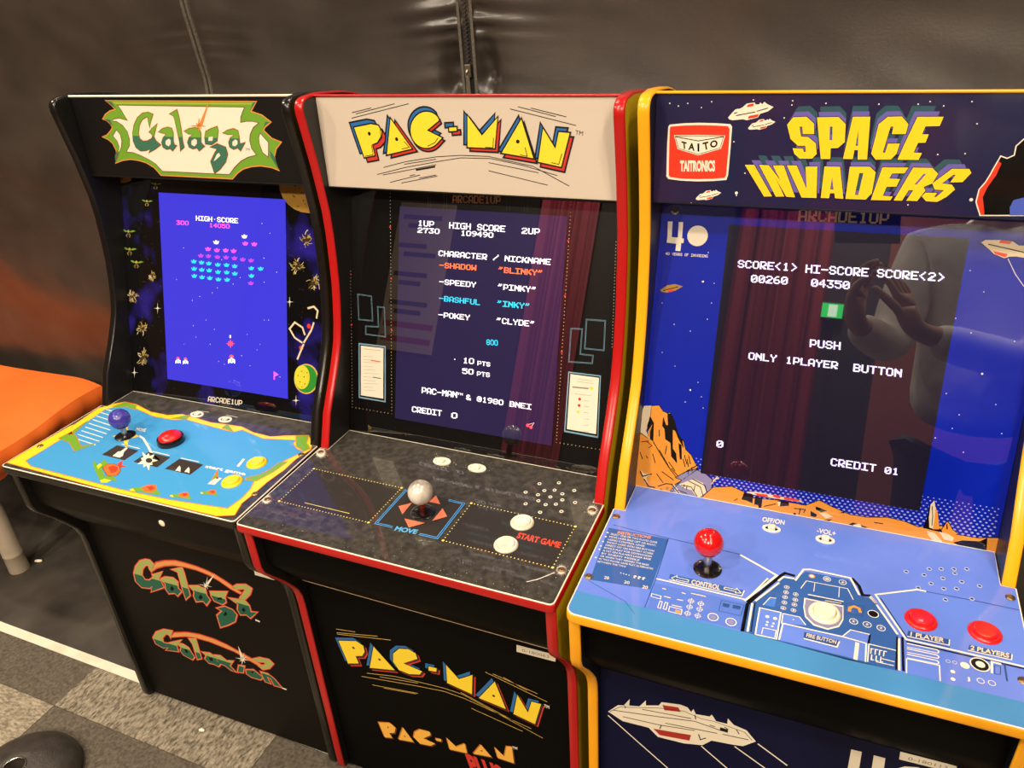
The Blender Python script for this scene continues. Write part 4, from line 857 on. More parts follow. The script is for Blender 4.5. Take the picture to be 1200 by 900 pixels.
  ('s','maze_dim',1,0.35,[-568,4150,-551,3740]),
  ('s','maze_dim',1,0.35,[408,4189,431,3792]),
  ('s','maze_dim',1,0.35,[455,4191,479,3795]),
  ('s','maze_dim',1,0.35,[681,4200,706,3807]),
  ('s','maze_dim',1,0.35,[727,4201,752,3809]),
  ('d','dotw',1,0.62,[-2295,3938,-2293,3884,-2291,3830,-2290,3776,-2288,3722,-2287,3668,-2285,3614,-2284,3560,-2282,3506,-2281,3452,-2279,3398,-2278,3344,-2276,3290,-2275,3236,-2273,3182,-2272,3128,-2270,3074,-2269,3021,-2267,2967,-2266,2913,-2264,2859,-2263,2805,-2261,2751,-2259,2697,-2258,2643,-2256,2589,-2255,2535,-2253,2481,-2252,2427,-2250,2373,-2249,2319,-2247,2265,-2246,2211,-2244,2158,-2243,2104,-2241,2050,-2240,1996,-2238,1942,-2237,1888,-2235,1834,-2234,1780,-2232,1726,-2231,1672,-2229,1618,-2227,1564,-2226,1510,-2224,1456,-2223,1402,-2221,1348,-2220,1295,-2218,1241,-2217,1187,-2215,1133,-2214,1079,-2212,1025,-2211,971,-2209,917,-2208,863,-2206,809,-2205,755,-2203,701,-2202,647,-2200,593,-2199,539,-2197,485,-2196,432]),
  ('d','dotw',1,0.62,[-1544,3951,-1542,3896,-1540,3842,-1538,3788,-1537,3734,-1535,3680,-1533,3626,-1531,3572,-1530,3518,-1528,3464,-1526,3410,-1524,3356,-1523,3302,-1521,3248,-1519,3193,-1517,3139,-1516,3085,-1514,3031,-1512,2977,-1510,2923,-1509,2869,-1507,2815,-1505,2761,-1504,2707,-1502,2653,-1500,2599,-1498,2545,-1497,2490,-1495,2436,-1493,2382,-1491,2328,-1490,2274,-1488,2220,-1486,2166,-1484,2112,-1483,2058,-1481,2004,-1479,1950,-1477,1896,-1476,1842,-1474,1787,-1472,1733,-1470,1679,-1469,1625,-1467,1571,-1465,1517,-1464,1463,-1462,1409,-1460,1355,-1458,1301,-1457,1247,-1455,1193,-1453,1139,-1451,1084,-1450,1030,-1448,976,-1446,922,-1444,868,-1443,814,-1441,760,-1439,706,-1437,652,-1436,598,-1434,544,-1432,490,-1431,436]),
  ('d','dotw',1,0.62,[-2196,432,-2126,432,-2056,432,-1987,433,-1917,433,-1848,433,-1778,434,-1709,434,-1639,434,-1570,435,-1500,435,-1431,436]),
  ('d','dotred',2,1.6,[-2275,3437,-2251,2646,-2227,1824,-1532,3440,-1494,2646,-1464,1821]),
  ('c','maze',1,1.5,[-2115,2336,-1858,2330,-1826,1933,-2089,1927]),
  ('c','ink',2,0.7,[-2115,2336,-1858,2330,-1826,1933,-2089,1927]),
  ('c','maze',1,1.5,[-1735,2171,-1611,2170,-1580,1700,-1953,1701,-1955,1832,-1713,1846]),
  ('c','ink',2,0.7,[-1735,2171,-1611,2170,-1580,1700,-1953,1701,-1955,1832,-1713,1846]),
  ('f','maze',1,[-2089,1540,-1572,1549,-1551,612,-2072,611],[]),
  ('f','ink',2,[-2068,1516,-1592,1525,-1572,635,-2051,637],[]),
  ('f','paper',3,[-2042,1501,-1611,1509,-1598,668,-2031,663],[]),
  ('s','textgrey',4,0.35,[-1989,1330,-1805,1340]),
  ('s','textgrey',4,0.35,[-1988,1277,-1753,1294]),
  ('s','textgrey',4,0.35,[-1987,1232,-1702,1256]),
  ('s','textgrey',4,0.35,[-1986,1166,-1802,1176]),
  ('s','textgrey',4,0.35,[-1985,1107,-1750,1125]),
  ('s','textgrey',4,0.35,[-1984,1045,-1698,1070]),
  ('s','textgrey',4,0.35,[-1983,986,-1799,998]),
  ('s','textgrey',4,0.35,[-1983,928,-1746,947]),
  ('s','textgrey',4,0.35,[-1982,874,-1695,901]),
  ('s','textgrey',4,0.35,[-1981,815,-1795,828]),
  ('s','textgrey',4,0.35,[-1980,761,-1743,782]),
  ('s','textgrey',4,0.5,[-1990,1454,-1655,1464]),
  ('s','t_red',4,1.3,[-1844,1277,-1662,1279]),
  ('s','g_dark',4,1.3,[-1799,1003,-1646,1001]),
  ('d','dotw',1,0.62,[1409,3926,1409,3873,1409,3821,1410,3769,1410,3717,1411,3665,1411,3613,1412,3561,1412,3509,1413,3457,1413,3405,1414,3353,1414,3301,1415,3249,1415,3197,1416,3145,1416,3093,1417,3041,1417,2989,1418,2937,1418,2885,1419,2833,1419,2781,1419,2729,1420,2677,1420,2625,1421,2573,1421,2521,1422,2469,1422,2417,1423,2365,1423,2313,1424,2261,1424,2209,1425,2156,1425,2104,1426,2052,1426,2000,1427,1948,1427,1896,1428,1844,1428,1792,1429,1740,1429,1688,1430,1636,1430,1584,1430,1532,1431,1480,1431,1428,1432,1376,1432,1324,1433,1272,1433,1220,1434,1168,1434,1116,1435,1064,1435,1012,1436,960,1436,908,1437,856,1437,804,1438,752,1438,700,1439,648,1439,596,1440,544,1440,492,1441,440]),
  ('d','dotw',1,0.62,[1441,440,1502,440,1563,441,1625,441,1686,442,1748,442,1809,443,1871,443,1932,444,1994,444,2055,445,2117,446]),
  ('d','dotw',1,0.62,[2102,3460,2104,3415,2106,3370,2108,3326,2110,3281,2112,3236,2114,3192,2117,3147,2119,3102,2121,3058,2123,3013,2125,2968,2127,2924,2129,2879,2132,2834,2134,2790,2136,2745,2138,2700,2140,2656,2142,2611,2145,2566,2147,2522,2149,2477,2151,2432,2153,2388,2155,2343,2157,2298,2160,2254,2162,2209,2164,2164,2166,2120,2168,2075,2170,2030,2173,1986]),
  ('d','dotred',2,1.6,[1405,3425,1412,2644,1425,1823]),
  ('c','maze',1,1.5,[1763,2338,2041,2348,2057,1922,1771,1916]),
  ('c','ink',2,0.7,[1763,2338,2041,2348,2057,1922,1771,1916]),
  ('c','maze',1,1.5,[1542,2182,1710,2192,1709,1825,1903,1828,1899,1714,1545,1690]),
  ('c','ink',2,0.7,[1542,2182,1710,2192,1709,1825,1903,1828,1899,1714,1545,1690]),
  ('f','maze',1,[1547,1545,2045,1553,2081,615,1550,623],[]),
  ('f','ink',2,[1566,1526,2030,1534,2066,643,1570,648],[]),
  ('f','paper',3,[1585,1512,2019,1515,2046,670,1591,674],[]),
  ('s','planet_gold',4,0.45,[1703,1455,1921,1455]),
  ('s','planet_gold',4,0.45,[1689,1415,1941,1420]),
  ('s','textgrey',4,1.8,[1626,1324,1878,1335]),
  ('d','p_yellow',5,2.4,[1921,1345]),
  ('s','textgrey',4,0.45,[1668,1227,1930,1235]),
  ('d','p_red',4,2.2,[1753,1158,1752,1062]),
  ('d','p_yellow',4,2.2,[1746,962]),
  ('s','textgrey',4,0.5,[1820,1146,1894,1148]),
  ('s','textgrey',4,0.5,[1826,1061,1901,1063]),
  ('s','textgrey',4,0.5,[1834,967,1908,969]),
  ('s','textgrey',4,0.5,[1842,872,1916,875]),
  ('s','textgrey',4,0.5,[1849,778,1923,781]),
  ('s','textgrey',4,0.5,[1857,683,1931,686])],
 'Sb':[
  ('p','silver',3,'ARCADE1UP',[-532,3861,489,3877,-539,4010]),
  ('f','ink',1,[-2040,3924,-2041,3913,-2043,3902,-2049,3893,-2056,3885,-2065,3880,-2075,3878,-2085,3879,-2095,3883,-2104,3890,-2111,3899,-2116,3909,-2118,3920,-2118,3932,-2115,3943,-2110,3952,-2103,3959,-2094,3964,-2084,3966,-2074,3965,-2064,3961,-2055,3955,-2048,3946,-2043,3936],[]),
  ('s','cream',2,1.2,[-2125,3893,-2097,3871,-2066,3867,-2031,3895]),
  ('f','cream',1,[-2160,3761,-2098,3764,-2091,3560,-2008,3560,-2017,3763,-1959,3763,-1952,3553,-1927,3552,-1926,3493,-1956,3491,-1957,3386,-2023,3386,-2021,3477,-2151,3485,-2146,3551],[]),
  ('d','cream',1,13.4,[-1753,3598]),
  ('p','silver',1,'40 YEARS OF INVADING',[-2149,3322,-1590,3327,-2149,3358]),
  ('f','planet_gold',1,[-2176,2848,-2083,2920,-1987,2945,-1873,2924,-1965,2860,-2074,2822,-2152,2822],[]),
  ('s','ink',2,0.6,[-2133,2845,-1942,2911]),
  ('f','t_red',2,[-2063,2858,-1995,2883,-2005,2842,-2067,2827],[]),
  ('f','bone',1,[1488,3728,1532,3762,1649,3769,1684,3772,1812,3760,1871,3723,2012,3722,2039,3572,1876,3591,1806,3586,1756,3562,1640,3605,1597,3643],[]),
  ('f','t_red',2,[1685,3768,1795,3755,1781,3727,1673,3734],[]),
  ('f','t_red',2,[1625,3641,1783,3615,1762,3576,1658,3606],[]),
  ('s','ink',2,0.8,[1568,3713,1936,3646]),
  ('s','silver',1,0.5,[1791,3564,1892,3397,2002,3262]),
  ('c','ink',3,0.35,[1488,3728,1532,3762,1649,3769,1684,3772,1812,3760,1871,3723,2012,3722,2039,3572,1876,3591,1806,3586,1756,3562,1640,3605,1597,3643]),
  ('f','sand',2,[-2143,1226,-2036,1252,-1969,1175,-1908,1156,-1876,1170,-1811,1085,-1749,922,-1703,833,-1653,802,-1603,675,-1523,612,-1457,507,-1415,457,-1544,276,-1698,148,-1777,-7,-1968,-4,-2315,-31,-2329,768,-2276,816,-2136,751,-2163,835,-2143,1033],[]),
  ('c','ink',3,0.5,[-2143,1226,-2036,1252,-1969,1175,-1908,1156,-1876,1170,-1811,1085,-1749,922,-1703,833,-1653,802,-1603,675,-1523,612,-1457,507,-1415,457,-1544,276,-1698,148,-1777,-7,-1968,-4,-2315,-31,-2329,768,-2276,816,-2136,751,-2163,835,-2143,1033]),
  ('f','bone',3,[-2246,1211,-2140,1231,-2147,1071,-2180,852,-2115,735,-2176,774,-2287,834,-2305,929],[]),
  ('f','ink',4,[-1908,1156,-1855,1154,-1788,1031,-1737,895,-1663,801,-1633,690,-1708,793,-1776,917,-1811,931,-1784,664,-1729,595,-1701,454,-1795,545,-1823,735,-1902,780,-1926,922,-1963,964,-1962,1100,-1909,983,-1885,986],[]),
  ('f','ink',4,[-2147,1071,-2127,1055,-2082,984,-2066,714,-2116,745,-2123,861,-2100,972,-2155,856,-2175,930],[]),
  ('f','ink',4,[-1713,754,-1668,732,-1643,523,-1672,527],[]),
  ('s','ink',4,0.7,[-2066,714,-1924,522,-1816,384,-1690,249]),
  ('s','ink',4,0.7,[-1971,612,-1773,332]),
  ('s','ink',4,0.7,[-2239,526,-2192,435]),
  ('s','ink',4,0.7,[-2150,492,-2118,458]),
  ('s','ink',4,0.7,[-2058,538,-2008,408]),
  ('s','ink',4,0.7,[-1974,255,-1867,136]),
  ('s','ink',4,0.7,[-1902,299,-1723,203]),
  ('s','ink',4,0.7,[-1626,535,-1587,425]),
  ('s','ink',4,0.7,[-1614,596,-1567,468]),
  ('s','ink',4,0.7,[-1572,545,-1541,434]),
  ('s','ink',4,0.7,[-1874,687,-1880,559]),
  ('s','ink',4,0.7,[-2150,700,-2079,653,-2123,615]),
  ('s','ink',4,0.7,[-2235,685,-2132,712]),
  ('s','ink',4,0.7,[-1777,371,-1653,256]),
  ('s','ink',4,0.7,[-1824,461,-1718,342]),
  ('s','ink',4,0.7,[-1999,900,-1986,805]),
  ('s','ink',4,0.7,[-1559,606,-1518,477]),
  ('s','ink',4,0.8,[-1595,237,-1412,428]),
  ('s','ink',4,0.8,[-1613,322,-1418,485]),
  ('s','ink',4,0.8,[-1547,394,-1534,327]),
  ('s','ink',4,0.8,[-1496,442,-1484,376]),
  ('f','lilac_grey',4,[-1708,246,-1588,347,-1448,421,-1298,381,-1200,312,-1195,186,-1283,71,-1314,25,-1740,1,-1678,132,-1613,224],[]),
  ('c','ink',5,0.6,[-1708,246,-1588,347,-1448,421,-1298,381,-1200,312,-1195,186,-1283,71,-1314,25,-1740,1,-1678,132,-1613,224]),
  ('f','bone',5,[-1643,159,-1451,274,-1319,240,-1260,115,-1350,18,-1409,46,-1461,105,-1564,115],[]),
  ('s','ink',6,0.7,[-1615,154,-1475,152,-1379,32]),
  ('s','ink',6,0.7,[-1520,232,-1349,176,-1299,58]),
  ('s','ink',6,0.7,[-1469,271,-1288,207,-1255,116]),
  ('s','ink',6,0.7,[-1653,68,-1520,44]),
  ('s','ink',6,0.7,[-1754,138,-1629,22]),
  ('s','ink',6,0.7,[-1570,173,-1582,111]),
  ('s','ink',6,0.7,[-1532,160,-1535,101]),
  ('s','ink',6,0.7,[-1423,181,-1433,101]),
  ('s','bone',5,0.8,[-1754,138,-1648,19]),
  ('s','bone',5,0.8,[-1721,144,-1619,34]),
  ('s','bone',5,0.8,[-1210,242,-1134,373]),
  ('s','bone',5,0.8,[-1190,304,-1114,357]),
  ('f','bone',5,[-2205,263,-2144,224,-2039,233,-2119,168,-2059,39,-2121,87,-2158,171],[]),
  ('s','ink',6,0.9,[-2214,251,-2169,179,-2039,239]),
  ('s','ink',6,1.1,[-2146,143,-2069,47,-1973,46]),
  ('s','ink',6,0.8,[-1937,72,-1829,133,-1735,141]),
  ('d','planet_gold',6,2.2,[-1804,68,-1886,32]),
  ('f','sand',2,[-1346,55,-1175,205,-927,263,-763,215,-665,150,-313,186,34,183,191,287,367,227,583,167,787,171,1021,220,1221,207,1383,167,1642,236,1806,158,2030,161,2382,239,2448,-151,670,-164,-1330,-94,-1810,-114],[]),
  ('s','ink',3,0.5,[-1346,55,-1175,205,-927,263,-763,215,-665,150,-313,186,34,183,191,287,367,227,583,167,787,171,1021,220,1221,207,1383,167,1642,236,1806,158,2030,161,2382,239]),
  ('f','ink',4,[-762,211,-642,197,-636,78,-715,99,-784,104],[]),
  ('f','ink',4,[-615,184,-514,177,-514,38,-546,22,-559,66,-610,65],[]),
  ('f','ink',4,[-323,178,-177,189,-170,136,-297,101],[]),
  ('f','ink',4,[-102,49,-62,48,-89,6],[]),
  ('f','ink',4,[161,194,308,161,233,127,166,150],[]),
  ('f','ink',4,[456,165,522,196,510,170],[]),
  ('f','ink',4,[107,119,191,83,180,44,116,49],[]),
  ('f','ink',4,[233,10,384,60,329,3],[]),
  ('f','ink',4,[550,-4,633,67,821,36,720,-3],[]),
  ('f','bone',5,[211,114,296,131,387,96,306,52],[]),
  ('f','bone',5,[638,33,710,66,745,34,687,8],[]),
  ('f','bone',5,[-322,169,-281,168,-282,113,-297,101],[]),
  ('f','bone',5,[-738,225,-598,249,-21,239,-19,217,-392,201,-643,203],[]),
  ('f','t_red',6,[-629,228,-463,238,-443,206,-575,198],[]),
  ('f','t_red',6,[-390,253,-283,250,-295,215,-378,217],[]),
  ('f','t_red',6,[-250,248,-71,247,-35,221,-237,210],[]),
  ('s','ink',4,0.7,[-483,63,-334,130]),
  ('s','ink',4,0.7,[-23,129,-29,46]),
  ('s','ink',4,0.7,[-102,113,42,124]),
  ('s','ink',4,0.7,[42,124,24,75]),
  ('s','ink',4,0.7,[878,120,983,124]),
  ('s','ink',4,0.7,[-882,66,-835,103]),
  ('s','ink',4,0.7,[-293,0,-247,28]),
  ('f','ink',4,[1477,499,1463,462,1461,290,1437,164,1656,148,1646,180,1624,198,1559,219],[]),
  ('f','bone',5,[1507,549,1528,476,1571,382,1621,186,1566,174,1507,184,1483,306,1474,487],[]),
  ('f','sand',6,[1532,453,1571,382,1621,186,1547,170,1545,308],[]),
  ('s','ink',6,0.5,[1496,469,1521,337,1531,213]),
  ('f','sand',4,[1641,185,1687,309,1721,276,1759,216,1832,172,1780,146],[]),
  ('s','ink',5,0.5,[1641,185,1687,309,1721,276,1759,216,1832,172]),
  ('s','ink',5,0.9,[1689,269,1704,204]),
  ('f','bone',5,[1490,135,1573,129,1674,36,1670,1,1559,34,1502,91],[]),
  ('f','bone',5,[1622,152,1713,149,1795,109,1784,61,1689,63],[]),
  ('f','ink',4,[1791,45,1891,96,2073,123,2146,185,2165,10,2053,18,1960,18,1866,22],[]),
  ('d','cream',1,0.7,[-1476,2738,-1471,2999,-1507,2518,-2132,2675,-1315,1690,-1682,1350,-1433,1302,-1472,1453,-1628,3008,-1872,1830,-2065,1998,-1539,1647,-1715,2334,1436,3399,1615,3165,1564,2674,1957,1853,1600,1672,1423,1913,1555,1492,1392,1345,2076,1512,1719,1215,1377,2829,2018,2624,-1591,3392,-1941,2403]),
  ('d','cream',1,1.2,[-1617,3009,-1631,1527,1757,2202])],
 'Sd':[
  ('f','s_band',1,[-2388,5567,-1555,5576,-533,5582,1130,5610,2259,5609,2388,5570,2388,5820,2355,5895,2290,5930,-2290,5930,-2355,5895,-2388,5820,-2388,5560],[]),
  ('s','s_line',1,0.9,[-2319,4224,-2059,4247,-1560,4266,-650,4289]),
  ('s','s_line',1,0.8,[-1560,4266,-1538,5052,-1552,5581]),
  ('f','s_dark',1,[-2355,4302,-1555,4283,-1558,5259,-2293,5334],[]),
  ('t','orange',2,'INSTRUCTIONS',0.02,[-2215,4387,-1778,4350,-2216,4335]),
  ('t','cream',2,'SELECT ONE OR TWO PLAYER GAME',0,[-2292,4434,-1675,4415,-2295,4401]),
  ('t','cream',2,'MOVE LASER BASE LEFT OR RIGHT,',0,[-2293,4493,-1675,4473,-2296,4460]),
  ('t','cream',2,'USING CONTROL LEVER',0,[-2293,4552,-1809,4535,-2296,4519]),
  ('t','cream',2,'SHOOT LASER WITH FIRE BUTTON',0,[-2294,4610,-1676,4587,-2297,4578]),
  ('t','cream',2,'DIRECT HIT ON MYSTERY SCORE',0,[-2295,4668,-1676,4644,-2297,4636]),
  ('t','cream',2,'BONUS PLAY FOR COMMANDER',0,[-2295,4725,-1676,4700,-2298,4693]),
  ('t','cream',2,"A HIT ON PLAYER'S LASER BASE",0,[-2296,4782,-1677,4755,-2299,4750]),
  ('t','cream',2,'BY ENEMY MISSILE',0,[-2296,4838,-1807,4816,-2299,4807]),
  ('t','cream',2,'OR WHEN THEY REMAIN THE BASE',0,[-2297,4893,-1677,4865,-2300,4863]),
  ('t','cream',2,'IN TWO PLAYER GAME PLAY ALTERNATES',0,[-2297,4948,-1610,4915,-2300,4918]),
  ('t','cream',2,'BETWEEN THE TWO',0,[-2298,5003,-1935,4985,-2301,4973]),
  ('d','cream',2,1.2,[-2338,4407,-2341,4494,-2346,4598,-2347,4692,-2346,4762,-2345,4926]),
  ('d','cream',2,0.8,[-1968,5099,-1932,5102,-1898,5104,-1862,5106]),
  ('t','cream',2,'???',0.02,[-1806,5134,-1657,5128,-1810,5090]),
  ('t','bone',2,'20',0.02,[-2137,5263,-2076,5260,-2143,5215]),
  ('t','bone',2,'20',0.02,[-1886,5262,-1819,5257,-1891,5215]),
  ('t','bone',2,'20',0.02,[-1659,5272,-1592,5271,-1660,5220]),
  ('s','s_line',2,0.5,[-2300,5359,-1791,5553,-1632,5717]),
  ('f','s_dark',1,[-1393,4922,-516,4918,-533,5038,-1388,5012],[]),
  ('s','cream',2,1.0,[-511,4923,-525,5025,-1385,5027]),
  ('t','bone',2,'CONTROL',0.03,[-1124,5012,-785,5002,-1123,4937]),
  ('c','cream',2,0.7,[-1363,4987,-1308,4927,-1306,4954,-1160,4956,-1160,4995,-1301,4998,-1299,5027]),
  ('c','cream',2,0.7,[-539,4976,-600,4997,-599,4971,-737,4972,-736,4939,-602,4936,-598,4913]),
  ('s','cream',1,1.6,[-1537,5056,-463,5067,-274,4620]),
  ('s','ink',1,2,[-459,5098,-269,4663]),
  ('f','s_dark2',1,[-1532,5140,-463,5120,-451,5559,-1518,5569],[]),
  ('o','cream',2,3.4,0.6,[-1066,5297,-951,5303,-1063,5397,-948,5396,-1065,5505,-949,5505]),
  ('s','cream',2,0.5,[-1107,5298,-1026,5296]),
  ('s','cream',2,0.5,[-1066,5246,-1067,5348]),
  ('s','cream',2,0.5,[-990,5305,-911,5302]),
  ('s','cream',2,0.5,[-950,5253,-951,5354]),
  ('s','cream',2,0.5,[-1102,5398,-1023,5395]),
  ('s','cream',2,0.5,[-1063,5346,-1063,5446]),
  ('s','cream',2,0.5,[-987,5397,-908,5395]),
  ('s','cream',2,0.5,[-947,5346,-948,5446]),
  ('s','cream',2,0.5,[-1105,5506,-1026,5503]),
  ('s','cream',2,0.5,[-1065,5456,-1066,5554]),
  ('s','cream',2,0.5,[-988,5506,-910,5504]),
  ('s','cream',2,0.5,[-948,5456,-949,5554]),
  ('o','cream',2,6.2,1.0,[-782,5467,-580,5477]),
  ('d','lilac_grey',2,3.5,[-782,5467,-580,5477]),
  ('c','cream',2,0.7,[-1526,5326,-1413,5331,-1409,5383,-1521,5375]),
  ('c','cream',2,0.7,[-1406,5414,-1379,5416,-1375,5530,-1409,5527]),
  ('c','cream',2,0.7,[-1343,5414,-1314,5414,-1310,5528,-1344,5525]),
  ('c','cream',2,0.7,[-1281,5466,-1137,5468,-1130,5548,-1278,5544]),
  ('f','orange',2,[-1204,5491,-1149,5493,-1146,5533,-1205,5533],[]),
  ('s','bone',2,1.2,[-1091,5170,-918,5167]),
  ('s','bone',2,1.2,[-1262,5434,-1144,5431]),
  ('s','bone',2,1.2,[-1429,5199,-1381,5200]),
  ('s','bone',2,1.2,[-1195,5197,-1148,5199]),
  ('s','bone',2,1.2,[-1378,5325,-1300,5324]),
  ('s','bone',2,1.2,[-1224,5324,-1153,5320]),
  ('f','s_blue2',2,[-1519,5259,-1397,5260,-1402,5316,-1517,5317],[]),
  ('c','s_line',2,0.6,[-736,5172,-478,5163,-494,5347,-738,5350]),
  ('f','s_line',2,[-710,5205,-633,5204,-637,5264,-710,5264],[]),
  ('f','s_line',2,[-598,5198,-508,5194,-514,5252,-600,5255],[]),
  ('f','s_dark',1,[-441,5577,-443,5162,-368,5063,-133,4632,-109,4546,29,4538,137,4357,609,4340,665,4385,747,4581,853,4581,921,4654,1143,5087,1141,5602,649,5618],[]),
  ('s','cream',2,2.2,[-645,4299,-180,4536,-484,5091]),
  ('s','ink',1,3.2,[-444,5578,-446,5139,-364,4964,-128,4513,-92,4462,24,4475]),
  ('s','ink',1,3,[655,4298,736,4411,777,4558,868,4539]),
  ('s','cream',2,1.9,[-366,5053,-142,4656]),
  ('s','cream',2,1.9,[-388,5563,-395,5102]),
  ('s','cream',2,1.9,[-155,4629,-102,4536,20,4528]),
  ('s','cream',2,1.9,[33,4555,110,4326,190,4299,639,4304,742,4570]),
  ('s','cream',2,1.9,[857,4567,918,4647]),
  ('s','cream',2,1.9,[926,4669,1139,5071]),
  ('s','cream',2,1.9,[1150,5124,1145,5591]),
  ('s','ink',2,1.6,[1133,5112,1117,5591]),
  ('s','ink',2,2,[1185,5094,1184,5587]),
  ('s','ink',2,1.0,[-352,5550,-365,5086]),
  ('o','orange',2,3.6,0.9,[211,4416]),
  ('d','cream',2,2.2,[211,4416]),
  ('o','cream',2,4.4,0.7,[382,4410,556,4409]),
  ('o','cream',2,2.6,0.6,[382,4410]),
  ('d','cream',2,1.2,[382,4410]),
  ('f','cream',2,[584,4400,560,4412,571,4444,556,4417,543,4453,552,4414,528,4419,552,4407,541,4374,556,4402,569,4365,560,4404],[]),
  ('f','cream',2,[-22,4696,-46,4708,-33,4739,-49,4713,-61,4749,-54,4711,-78,4716,-54,4704,-68,4672,-51,4699,-39,4663,-46,4701],[]),
  ('f','cream',2,[-22,4784,-46,4796,-33,4826,-49,4801,-60,4836,-54,4799,-78,4803,-54,4791,-67,4761,-51,4786,-39,4751,-46,4789],[]),
  ('f','cream',2,[-25,4872,-49,4883,-36,4913,-52,4888,-63,4923,-57,4886,-81,4891,-57,4879,-70,4849,-54,4874,-43,4839,-49,4876],[]),
  ('f','cream',2,[-25,4962,-48,4973,-35,5003,-52,4978,-63,5012,-56,4976,-80,4981,-57,4969,-70,4939,-53,4964,-42,4930,-49,4966],[]),
  ('f','cream',2,[-27,5058,-50,5070,-37,5098,-53,5074,-64,5108,-58,5072,-81,5077,-58,5065,-71,5036,-55,5061,-44,5027,-51,5063],[]),
  ('f','cream',2,[86,4784,62,4796,75,4826,59,4801,47,4836,54,4799,30,4803,54,4791,41,4761,58,4786,69,4751,62,4789],[]),
  ('f','cream',2,[89,4876,65,4888,78,4918,62,4893,50,4927,57,4891,34,4895,57,4884,44,4854,61,4879,72,4844,65,4881],[]),
  ('f','cream',2,[86,4959,63,4971,75,5000,59,4976,48,5010,55,4974,31,4978,54,4967,42,4937,58,4962,69,4928,62,4964],[]),
  ('f','cream',2,[84,5055,62,5066,74,5095,58,5071,47,5104,54,5069,30,5074,53,5062,41,5033,57,5057,68,5024,61,5059],[]),
  ('f','cream',2,[718,5014,696,5026,706,5054,692,5030,680,5063,688,5028,666,5033,688,5022,678,4993,692,5017,704,4984,696,5019],[]),
  ('f','cream',2,[857,5016,835,5027,845,5055,831,5031,819,5064,827,5029,805,5034,827,5023,818,4994,831,5018,844,4985,835,5020],[]),
  ('f','cream',2,[999,5022,977,5033,986,5061,973,5037,960,5070,969,5035,947,5040,969,5029,960,5001,973,5024,986,4992,977,5026],[]),
  ('o','cream',2,3.0,0.5,[-50,4706,-50,4794,-53,4881,-52,4971,-54,5067,58,4794,61,4886,59,4969,57,5064]),
  ('o','cream',2,4.6,0.8,[692,5024,831,5025,973,5031]),
  ('s','cream',2,0.7,[104,4673,157,4520,614,4503,680,4672]),
  ('s','cream',2,0.6,[252,4513,250,4678]),
  ('s','cream',2,0.6,[524,4509,524,4682]),
  ('f','s_blue2',2,[-276,5092,-214,4942,-146,4933,-151,5084],[]),
  ('s','cream',3,0.7,[-276,5092,-214,4942,-146,4933]),
  ('f','s_base2',2,[-308,5162,-74,5152,-69,5578,-304,5573],[]),
  ('s','cream',3,1.2,[-303,5577,-306,5150,-74,5148,-78,5570,-303,5577]),
  ('d','cream',3,2.2,[-210,5262,-125,5263]),
  ('d','cream',3,1.4,[-200,5346,-134,5346,-203,5393,-141,5394]),
  ('s','cream',3,0.7,[-238,5550,-235,5449,-95,5444,-97,5555]),
  ('f','s_base2',2,[-58,5158,134,5150,210,5260,-57,5319],[]),
  ('s','cream',3,0.9,[-50,5317,-50,5156,129,5151,202,5251]),
  ('d','cream',3,0.8,[67,5214]),
  ('f','s_base2',2,[-50,5317,580,5285,671,5165,859,5165,828,5584,-62,5575],[]),
  ('s','cream',3,1.3,[-51,5571,-35,5311,595,5301,825,5317,821,5587]),
  ('s','cream',3,1.0,[588,5293,664,5168,859,5170]),
  ('s','ink',2,1.6,[863,5164,846,5320]),
  ('f','s_line',3,[195,5365,555,5369,537,5461,194,5453],[]),
  ('s','cream',4,1.2,[198,5466,537,5475,558,5383]),
  ('t','bone',4,'FIRE BUTTON',0.02,[219,5433,525,5433,224,5377]),
  ('s','cream',3,3.2,[737,5337,724,5591]),
  ('s','cream',3,1.0,[842,5579,853,5317,1118,5318]),
  ('s','cream',3,0.9,[871,5453,876,5377,903,5376]),
  ('s','cream',3,0.9,[913,5451,918,5374,945,5373]),
  ('s','cream',3,0.9,[954,5448,960,5372,986,5371]),
  ('s','cream',3,0.9,[996,5446,1002,5370,1028,5369]),
  ('s','cream',3,0.9,[882,5463,877,5537,904,5533]),
  ('s','cream',3,0.9,[927,5462,922,5535,948,5532]),
  ('s','cream',3,0.9,[971,5461,966,5534,992,5530]),
  ('s','cream',3,0.8,[966,5485,1102,5487]),
  ('s','cream',3,0.8,[924,5550,1095,5544]),
  ('f','cream',3,[155,4822,256,4811,578,4808,586,5038,546,5164,432,5249,283,5234,185,5132,156,4978],[]),
  ('f','lilac_grey',4,[172,4840,571,4829,574,5031,538,5145,431,5227,289,5209,197,5116,169,4973],[]),
  ('f','s_line',4,[197,4758,576,4749,570,4811,194,4821],[]),
  ('s','cream',5,1.1,[189,4754,576,4742]),
  ('s','cream',5,1.1,[195,4832,579,4827]),
  ('s','bone',5,0.9,[378,4793,554,4781]),
  ('s','orange',3,2.6,[644,4880,646,4820,690,4781,743,4798,760,4863]),
  ('c','s_line',2,0.8,[606,4751,795,4745,783,4912,604,4916]),
  ('o','cream',3,6,1.0,[892,4835]),
  ('d','ink',3,4.8,[892,4835]),
  ('f','s_base',1,[909,4499,1356,4253,2388,4296,2375,5101,1222,5127],[]),
  ('s','cream',2,1.8,[1453,4261,1356,4265,914,4504,1222,5117,1644,5115,2373,5120]),
  ('s','ink',2,0.8,[966,4541,1230,5084,1646,5086]),
  ('s','s_line',2,0.9,[1453,4266,1929,4249,2388,4251]),
  ('s','ink',2,1.6,[1222,5151,2369,5149]),
  ('s','cream',2,1.6,[860,4546,924,4641]),
